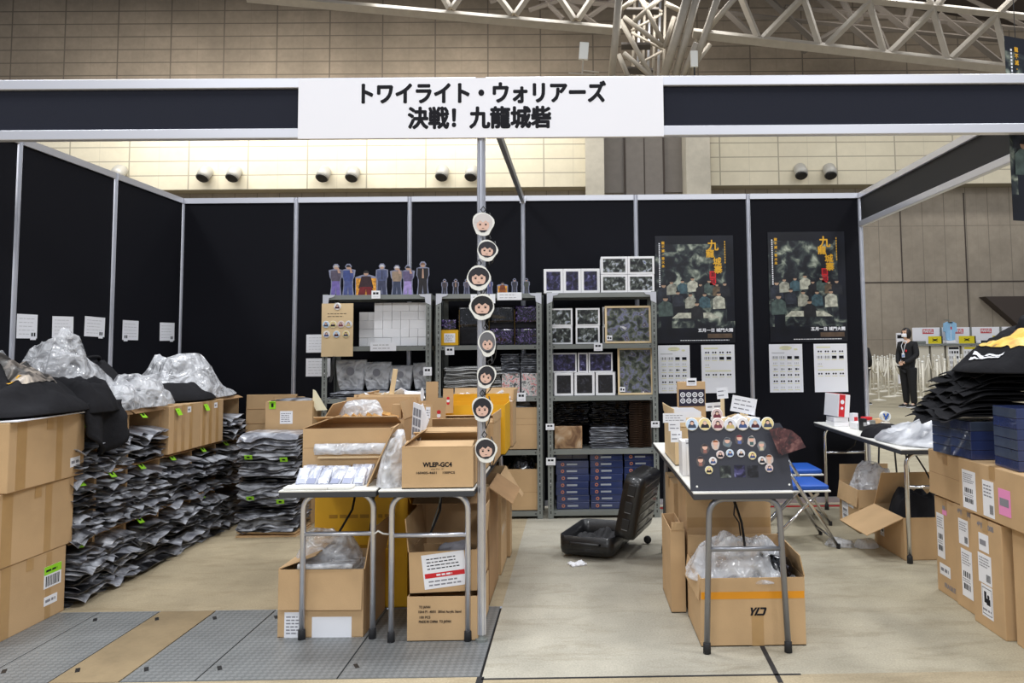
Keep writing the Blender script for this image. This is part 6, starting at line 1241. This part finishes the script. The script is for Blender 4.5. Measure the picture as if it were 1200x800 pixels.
# folded black shirts fanned out, then the printed hoodie
SH = [bag_mesh('folded_shirt', .46, .44, .020, 90+i, ['tee'], .03) for i in range(4)]
z = .99
for k in range(13):
    o = link('folded_shirt', SH[k % 4]); tag(o, 'folded black shirt in the fanned stack on the navy boxes', 'shirt', 'fanned stack of black shirts'); o.scale = (1.05-.01*k, 1, 1.1)
    place(o, (5.50+.013*k+R.uniform(-.02, .02), .33+R.uniform(-.02, .02), z), (R.uniform(-.03, .03), -.02, PI+R.uniform(-.15, .15))); z += .0185
o, ft = heap('printed_shirt', 'black shirt with a yellow-orange print draped over the folded shirts', 'shirt', 5.70, .20, z-.01, .31, .30, .26, 'tee', 101, lambda u, v: .22+.9*u, fold=.03, sq=2.2)
Mt['orange_print'] = patt('orange_yellow_print', [rgb(90,80,76), rgb(240,190,80), rgb(250,214,120), rgb(190,90,50), rgb(246,226,170)], 5, dist=.8, lo=.3, hi=.72)
b = MB(); b.grid(lambda a, c: (lambda q: (q[0], q[1], q[2]+.007))(ft(.20+.34*a, .14+.50*c-.1*a)), 14, 14); b.build('print', 'orange_print', o, True)
b = MB()
for r in range(2): b.grid(lambda a, c: (lambda q: (q[0], q[1], q[2]+.008))(ft(.09+.035*r+.02*a, .16+.40*c)), 4, 12)
b.build('white_lettering', 'white', o, True)
o, _ = heap('padded_cap', 'black padded cap with a pink and grey print on top', 'cap', 5.80, .26, z+.19, .08, .08, .06, 'tee', 103, fold=.02, sq=2, nu=24, nv=24)
b = MB(); b.box((0, -.075, .045), (.09, .01, .045), 0, rot=(-.3, 0, 0), bev=.003); b.build('print', Mt.setdefault('pinkgrey', patt('pink_grey_print', [rgb(30,26,30), rgb(150,120,130), rgb(190,180,186)], 25)), o)
Mt['stanchion_paint'] = mat('cream_white_paint', rgb(224,219,204), .5)
# ================================================================ queue stanchions, counter and people in the hall behind
def stanchion(x, y, h=.97):
    t = thing('stanchion', None, 'stanchion', (x, y, 0), 0, None)
    b = MB(); b.lathe([(.0, 0), (.17, 0), (.17, .012), (.05, .03), (.018, .04)], 16); b.build('base', 'stanchion_paint', t, True)
    b = MB(); b.tube([(0, 0, .03), (0, 0, h)], .024, 8); b.build('pole', 'stanchion_paint', t, True)
    b = MB(); b.lathe([(.001, h), (.028, h), (.03, h+.03), (.001, h+.045)], 10); b.build('cap', 'white_plastic', t, True); return t
def rope(p, q, label, group=None, sag=.38, h=.93, name='queue_rope'):
    b = MB(); n = 12; b.tube([(p.x+(q.x-p.x)*k/n, p.y+(q.y-p.y)*k/n, h-sag*4*(k/n)*(1-k/n)) for k in range(n+1)], .019, 6); o = b.build(name, 'stanchion_paint', None, True); return tag(o, label, 'rope', group)
rows = [((1049, 464), (1064, 462), (1076, 459), (1089, 457), (1101, 455)), ((1024, 456), (1030, 455), (1041, 454), (1050, 453)), ((1030, 469), (1042, 465), (1052, 461), (1060, 458), (1069, 456)),
        ((1020, 462), (1033, 459), (1038, 458), (1047, 450), (1058, 449)),
        ((1026, 450), (1035, 452.5), (1044, 447), (1053, 446)),
        ((1083, 479), (1079, 466), (1084, 455.5), (1075, 450)),
        ((1100, 474), (1109, 470), (1102, 461), (1096, 452.5), (1090, 449)),
        ((1127, 470), (1120, 461), (1113, 453), (1106, 449)),
        ((1142, 466), (1135, 458), (1128, 452), (1121, 449))]
rl = ['long cross row behind the person', 'far cross row left of the person', 'front-left row of the queue, left of the person', 'second row of the queue, beside the booth corner post', 'rearmost left row, half hidden by nearer posts', 'row just right of the person', 'middle row before the counter', 'row before the picture-covered counter panels', 'rightmost row, by the black shirt pile']
for r, row in enumerate(rows):
    ps = [atZ(px, py, 0) for px, py in row]
    for p in ps: tag(stanchion(p.x, p.y), f'white queue stanchion in the {rl[r]}', 'stanchion', f'stanchions, {rl[r]}')
    for p, q in list(zip(ps, ps[1:])): rope(p, q, f'white queue rope, {rl[r]}', f'ropes, {rl[r]}')
# counter
YK = 23.2
Mt['counter'] = mat('cream_panel', rgb(214,208,192), .6); Mt['counter_dark'] = mat('panel_gap', rgb(96,92,84), .7)
def X_(px, Y=YK, py=410): return atY(px, py, Y).x
t = thing('ticket_counter', 'long cream counter with grey top across the hall behind the queue', 'counter', (X_(1060), YK, 0)); ox = X_(1060)
zt = atY(1110, 404.5, YK).z
edges = [1076, 1090, 1108, 1126, 1146, 1166, 1186, 1206, 1226]
for a, c in zip(edges, edges[1:]):
    x0, x1 = X_(a)-ox, X_(c)-ox; b = MB(); b.box(((x0+x1)/2, .3, zt/2), (x1-x0-.08, .6, zt-.02), 0, bev=.01); b.build('front_panel', 'counter', t)
x0, x1 = X_(1075)-ox, X_(1226)-ox
b = MB(); b.box(((x0+x1)/2, .34, zt/2-.02), (x1-x0-.1, .5, zt-.05)); b.build('carcass', 'counter_dark', t)
b = MB(); b.box(((x0+x1)/2, .28, zt+.03), (x1-x0, .8, .06), 0, bev=.01); b.build('counter_top', 'steel_grey', t)
for k, (a, c) in enumerate(((1111, 1124), (1129, 1144), (1149, 1164), (1170, 1184))):
    xa, xb = X_(a), X_(c); h = 1.05; tt = thing('notice_board', ['leftmost picture list on the counter front', 'yellow-topped picture list on the counter front', 'third picture list on the counter front', 'last picture list, partly behind the black shirts'][k], 'poster', ((xa+xb)/2, YK-.01, zt-.58)); b = MB(); w = xb-xa; sheet(b, w, h, FACE, 0, .005); r = random.Random(k)
    rect(b, -w*.45, h*.42, w*.45, h*.49, FACE, 3 if k == 1 else 1, .004)
    for i in range(5):
        for j in range(4): rect(b, -w*.42+j*w*.22, h*(.28-i*.17), -w*.42+j*w*.22+w*(.1+.08*r.random()), h*(.36-i*.17), FACE, 1 if r.random() < .5 and k != 1 else 2, .004)
    b.build('sheet', ['white', 'ink', 'ink_lt', 'yellow_sign'], tt)
# white header boards with red name plates
for k, (a, c) in enumerate(((1070, 1102), (1104, 1137), (1139, 1172), (1175, 1208))):
    xa, xb = X_(a, YK+.9), X_(c, YK+.9); z1 = atY(1110, 383.5, YK+.9).z; z0 = zt+.02; tt = thing('white_display', ['leftmost white back board of the counter, right of the person', 'white back board behind the hanging blue jersey', 'third white back board of the counter', 'white back board behind the shirt pile at the right'][k], 'display board', ((xa+xb)/2, YK+.9, 0))
    b = MB(); b.box((0, 0, z1/2), (xb-xa, .05, z1), 0, bev=.01); b.build('board', 'white_board', tt)
    b = MB(); b.box((xb-xa-.0-(xb-xa)/2+.03, -.03, z1/2), (.05, .06, z1)); b.build('side_post', 'steel_grey', tt)
    cx_ = [X_(1087, YK+.9, 388)-(xa+xb)/2, X_(1123, YK+.9)-(xa+xb)/2, X_(1156, YK+.9)-(xa+xb)/2, X_(1190, YK+.9)-(xa+xb)/2][k]; zz = atY(1110, 388, YK+.9).z
    T = TR((cx_, -.03, zz)) @ FACE; b = MB(); rect(b, -.2, -.085, .2, .085, T, 0, .002); b.build('red_plate', 'red', tt)
    b = MB(); text_into(b, 'MARVEL', .17, T @ TR((0, 0, .006)), 0, bold=.003, width=.36); b.build('white_lettering', 'white', tt)
for k, (a, c, y0, y1) in enumerate(((1090, 1105, 396, 404), (1126, 1144, 394.5, 403.5), (1166, 1183, 393.5, 402.5))):
    xa, xb = X_(a), X_(c); za, zb_ = zt+.062, zt+.062+.26; tt = thing('yellow_sign', ['leftmost yellow sign on the counter top', 'middle yellow sign on the counter top', 'yellow sign on the counter top nearest the shirt pile'][k], 'sign', ((xa+xb)/2, YK+.1, (za+zb_)/2)); w = xb-xa
    b = MB(); b.box((0, 0, 0), (w, .03, .26), 0); b.build('board', 'yellow_sign', tt); b = MB(); b.box((w/2+.03, .05, 0), (.05, .1, .26)); b.build('dark_side', 'black', tt)
    b = MB(); T = TR((0, -.016, 0)) @ FACE
    for s in (1, -1): b.box((0, -.017, 0), (.2, .002, .03), 0, rot=(0, s*.4, 0))
    b.box((0, -.018, 0), (.08, .002, .06)); b.build('black_mark', 'ink', tt)
for k, (a, c, m) in enumerate(((1078, 1088, 'steel_grey'), (1112, 1124, 'white'), (1147, 1153, 'white'), (1154, 1163, 'black'))):
    b = MB(); b.box((0, 0, .05), (X_(c)-X_(a), .3, .1), 0, bev=.02); o = b.build('counter_item', m); o.location = ((X_(a)+X_(c))/2, YK+.3, zt+.061); o.name = 'desk_tray'; tag(o, ['grey goods tray at the left end of the counter top', 'white flat tray between the first two yellow signs', 'small white tray right of the middle yellow sign', 'black goods tray before the third white board'][k], 'tray')
# hanging jersey
p = atY(1113.5, 388, YK+.4); t = thing('hanging_jersey', 'pale blue jersey hanging above the counter', 'shirt', (p.x, YK+.45, p.z)); s = .5
b = MB(); poly = [(-.1, .34), (-.22, .28), (-.24, .0), (-.17, -.02), (-.14, -.3), (0, -.34), (.14, -.3), (.17, -.02), (.24, .0), (.22, .28), (.1, .34), (0, .29)]; b.prism(poly, .08, 0, FACE); b.build('cloth', Mt.setdefault('jersey', mat('pale_blue_cloth', rgb(150,196,232), .8, var=.1)), t)
b = MB(); b.lathe([(.07, -.01), (.09, 0), (.07, .01)], 12, T=TR((0, -.08, .32))); b.build('collar', 'black', t); b = MB(); rect(b, .0, .06, .05, .16, FACE @ TR((0, 0, .082)), 0, .002); rect(b, .0, -.3, .014, .26, FACE @ TR((0, 0, .082)), 1, .001); b.build('red_badge', ['red', 'white'], t)
b = MB(); b.tube([(0, 0, .30), (0, 0, .4), (0, .42, .42)], .01, 6); b.build('hanger', 'steel_grey', t)
# narrow sign panel left of the person
p = atY(1055, 447, 23); z1 = atY(1055, 390, 23).z; t = thing('panel_sign', 'narrow picture panel standing behind the person', 'sign', (p.x+.1, 23, 0)); b = MB(); b.box((0, 0, z1/2), (.36, .06, z1)); b.build('panel', 'white_board', t); b = MB(); T = TR((0, -.032, z1/2)) @ FACE
for k in range(4): rect(b, -.16, z1*(.46-.14*k)-.12, .16, z1*(.46-.14*k), T, k % 2, .002)
b.build('pictures', ['ink', Mt.setdefault('muted_pink', mat('muted_pink_print', rgb(150,110,110), .5))], t)
# ---------------------------------------------------------------- people
def skinned(name, verts, edges, radii, m, parent, root=0, sub=2):
    me = bpy.data.meshes.new(name); me.from_pydata(verts, edges, []); o = link(name, me, None)
    md = o.modifiers.new('skin', 'SKIN'); sv = me.skin_vertices[0].data
    for i, r in enumerate(radii): sv[i].radius = r if isinstance(r, tuple) else (r, r)
    for i in range(len(verts)): sv[i].use_root = (i == root)
    o.modifiers.new('sub', 'SUBSURF').levels = sub; o.modifiers['sub'].render_levels = sub
    dg = bpy.context.evaluated_depsgraph_get(); me2 = bpy.data.meshes.new_from_object(o.evaluated_get(dg)); bpy.data.objects.remove(o); me2.materials.clear(); me2.materials.append(Mt[m] if isinstance(m, str) else m)
    me2.polygons.foreach_set('use_smooth', [True]*len(me2.polygons)); return link(name, me2, parent)
Mt['skin'] = mat('skin', rgb(222,180,152), .5); Mt['hair'] = mat('black_hair', (.012,.01,.01), .5, bump=.4, bscale=60); Mt['jacket'] = mat('black_jacket', rgb(20,20,24), .8, bump=.2, bscale=20); Mt['trouser'] = mat('black_trousers', rgb(18,18,20), .85, bump=.15, bscale=20)
def person(label, x, y, rz, H=1.70):
    """faces local -Y; hands joined at the front of the waist"""
    t = thing('person', label, 'person', (x, y, 0), rz); k = H/1.70; t.scale = (k, k, k)
    V = [(0,0,.90), (0,.005,1.05), (0,.01,1.22), (0,.0,1.38), (0,-.005,1.46), (0,-.015,1.55), (0,-.02,1.64),
         (.17,.01,1.36), (.225,.0,1.12), (.13,-.15,.99), (.03,-.21,.96), (-.17,.01,1.36), (-.225,.0,1.12), (-.13,-.15,.97), (-.03,-.21,.945),
         (.09,0,.82), (.10,-.01,.48), (.11,.02,.09), (.115,-.12,.035), (-.09,0,.82), (-.10,.02,.48), (-.10,.06,.09), (-.12,-.07,.035)]
    E_ = [(0,1), (1,2), (2,3), (3,4), (4,5), (5,6), (3,7), (7,8), (8,9), (9,10), (3,11), (11,12), (12,13), (13,14), (0,15), (15,16), (16,17), (17,18), (0,19), (19,20), (20,21), (21,22)]
    r = [(.10,.08), (.10,.08), (.14,.10), (.10,.07), .05, (.075,.09), (.07,.085), .05, .036, .028, .026, .05, .036, .028, .026, .075, .05, .03, .028, .075, .05, .03, .028]
    body = skinned('body', V, E_, r, 'skin', t)
    # fingers curled over one another
    for s in (1, -1):
        for f in range(5):
            L = (.045, .062, .068, .063, .05)[f]; bx = s*.045; bz = .945+.006*(s > 0)+(.032-.016*f if f else .045); x1_ = bx-s*L*.6
            skinned('finger', [(bx, -.225, bz), (x1_, -.245, bz-.003), (x1_-s*L*.35, -.232, bz-.008)], [(0,1), (1,2)], [.009, .008, .0065], 'skin', body, 0, 1)
    # clothing
    jv = [(0,0,.80), (0,.005,.98), (0,.01,1.2), (0,0,1.36), (0,-.002,1.44), (.175,.01,1.365), (.235,.0,1.12), (.14,-.145,1.0), (.06,-.195,.972), (-.175,.01,1.365), (-.235,.0,1.12), (-.14,-.145,.98), (-.06,-.195,.955)]
    skinned('jacket', jv, [(0,1), (1,2), (2,3), (3,4), (3,5), (5,6), (6,7), (7,8), (3,9), (9,10), (10,11), (11,12)], [(.165,.15), (.16,.13), (.17,.135), (.135,.10), (.066,.066), .078, .066, .052, .042, .078, .066, .052, .042], 'jacket', t, 1)
    skinned('trousers', [(0,0,.93), (.095,0,.80), (.105,-.01,.48), (.113,.015,.055), (-.095,0,.80), (-.105,.02,.48), (-.105,.055,.055)], [(0,1), (1,2), (2,3), (0,4), (4,5), (5,6)], [(.15,.13), .12, .088, .07, .12, .088, .07], 'trouser', t)
    # head details
    hd = MB(); hd.lathe([(.001, -.115), (.035, -.112), (.058, -.085), (.072, -.04), (.080, .01), (.080, .05), (.066, .09), (.035, .112), (.001, .118)], 20, 0, T=TR((0, -.022, 1.59)) @ Matrix.Diagonal((1, 1.14, 1, 1)))
    head = hd.build('head', 'skin', t, True)
    b = MB(); b.tube([(0, -.105, 1.605), (0, -.128, 1.575), (0, -.108, 1.568)], [.009, .014, .010], 8); b.build('nose', 'skin', head, True)
    for s in (-1, 1):
        b = MB(); b.lathe([(.001, -.004), (.013, 0), (.001, .004)], 10, T=TR((s*.030, -.1065, 1.607)) @ FACE); b.build('eye', 'ink', head, True)
        b = MB(); b.tube([(s*.016, -.110, 1.625), (s*.046, -.102, 1.624)], .003, 5); b.build('eyebrow', 'hair', head)
        b = MB(); b.lathe([(.001, -.01), (.02, 0), (.001, .012)], 10, T=TR((s*.082, -.01, 1.585)) @ Matrix.Rotation(PI/2, 4, 'Y')); b.build('ear', 'skin', head, True)
    b = MB(); b.tube([(-.02, -.108, 1.535), (.02, -.108, 1.535)], .004, 6); b.build('mouth', 'muted_pink', head)
    b = MB(); b.slab(lambda u, v: (.066*math.sin((u-.5)*2.5), -.026-.112*math.cos((u-.5)*2.2)-.010*math.sin(PI*v), 1.515+.078*v), lambda u, v: (.062*math.sin((u-.5)*2.5), -.026-.105*math.cos((u-.5)*2.2)-.008*math.sin(PI*v), 1.515+.078*v), 14, 8); b.build('face_mask', 'white', head, True)
    def hfn(sc):
        def f(u, v):
            a = 2*PI*u; ph = v*(2.45 if abs(math.atan2(math.sin(a+PI/2), math.cos(a+PI/2))) > .72 else 1.05); 
            return (sc*.094*math.sin(ph)*math.cos(a), -.012+sc*.108*math.sin(ph)*math.sin(a), 1.60+sc*.118*math.cos(ph)-(.02 if ph > 1.9 else 0))
        return f
    b = MB(); b.grid(hfn(1.05), 33, 12); b.build('hair', 'hair', t, True)
    # lanyard, card, shoes, shirt collar
    b = MB(); b.tube([(.05, -.055, 1.44), (.045, -.14, 1.33), (.01, -.15, 1.17)], .006, 5); b.tube([(-.05, -.055, 1.44), (-.045, -.14, 1.33), (.005, -.15, 1.17)], .006, 5); b.build('lanyard', 'white', t)
    b = MB(); b.box((.008, -.155, 1.125), (.07, .006, .09), 0); b.box((.008, -.159, 1.115), (.055, .003, .05), 1); b.build('name_card', ['white', Mt.setdefault('paleblue', mat('pale_blue_card', rgb(130,160,210), .5))], t)
    b = MB(); b.box((.07, -.135, 1.22), (.035, .01, .045), 0, rot=(0, .3, 0)); b.build('red_badge', 'red', t)
    b = MB(); b.box((.022, -.085, 1.425), (.04, .02, .03), 0, rot=(.5, .5, .3)); b.box((-.022, -.085, 1.425), (.04, .02, .03), 0, rot=(.5, -.5, -.3)); b.build('shirt_collar', 'white', t)
    for sx, yy in ((.113, -.035), (-.112, .01)):
        b = MB(); b.slab(lambda u, v: (sx+(u-.5)*.09*(1-.35*abs(v-.5)), yy+.09-.27*v, .03+.06*math.sin(PI*u)*(1-.55*v)), lambda u, v: (sx+(u-.5)*.09*(1-.35*abs(v-.5)), yy+.09-.27*v, .022), 8, 12); o = b.build('shoe', 'black', t, True)
        b = MB(); b.box((sx, yy-.045, .011), (.088, .268, .022), 0, bev=.008); b.build('sole', 'white', o)
        b = MB(); b.box((sx+.0, yy-.04, .07), (.05, .07, .006), 0, rot=(.3, 0, 0)); b.build('laces', 'white', o)
    return t
person('person in a black jacket and white mask standing with joined hands beyond the booth', *atZ(1066, 477, 0).xy, -1.05)
pp = atZ(1017.5, 474, 0); person('person in black almost hidden behind the booth corner post', pp.x-.12, pp.y, 2.2, 1.55)
# ================================================================ light
W = bpy.data.worlds.new('world'); SC.world = W; W.use_nodes = True
bg = W.node_tree.nodes['Background']; bg.inputs[0].default_value = (.82, .88, 1, 1); bg.inputs[1].default_value = .3
def area(name, loc, sx, sy, power, col=(1,1,1), aim=None, spread=None):
    l = bpy.data.lights.new(name, 'AREA'); l.shape = 'RECTANGLE'; l.size = sx; l.size_y = sy; l.energy = power; l.color = col
    o = bpy.data.objects.new(name, l); COL.objects.link(o); o.location = loc
    d = (Vector(aim) if aim else Vector((loc[0], loc[1], 0))) - Vector(loc); o.rotation_euler = d.to_track_quat('-Z', 'Y').to_euler()
    if spread: l.spread = spread
    return o
for x, y in ((-6, -3), (3, -5), (12, -3), (0, 3), (9, 4)): area('hall_or_fill_lamp', (x, y, 13), 2.0, 2.0, 470, (.97, .98, 1))
for x, p in ((-13, 420), (3, 380), (19, 330)): area('hall_or_fill_lamp', (x, 22.4, 13.9), 13, 1, p, (1, .98, .94), aim=(x, 27, 4))
for x in (-6, 16): area('hall_or_fill_lamp', (x, 12, 13), 3, 3, 350, (1, .98, .95), aim=(x, 16, 0))
for x in (-10, -2): area('wall_washer', (x, 23.5, 12), 7, .5, 330, (1, .96, .88), aim=(x, 27, 8.6))
SC.view_settings.view_transform = 'Standard'; SC.view_settings.look = 'None'; SC.view_settings.gamma = 1; SC.view_settings.exposure = .42

for x in (-4, 3, 10): area('hall_or_fill_lamp', (x, -14, 9), 3, 2, 230, (.97, .98, 1), aim=(3+.3*(x-3), 2, 1))  # added fill lamps behind the camera, brightening the shelves and the sign
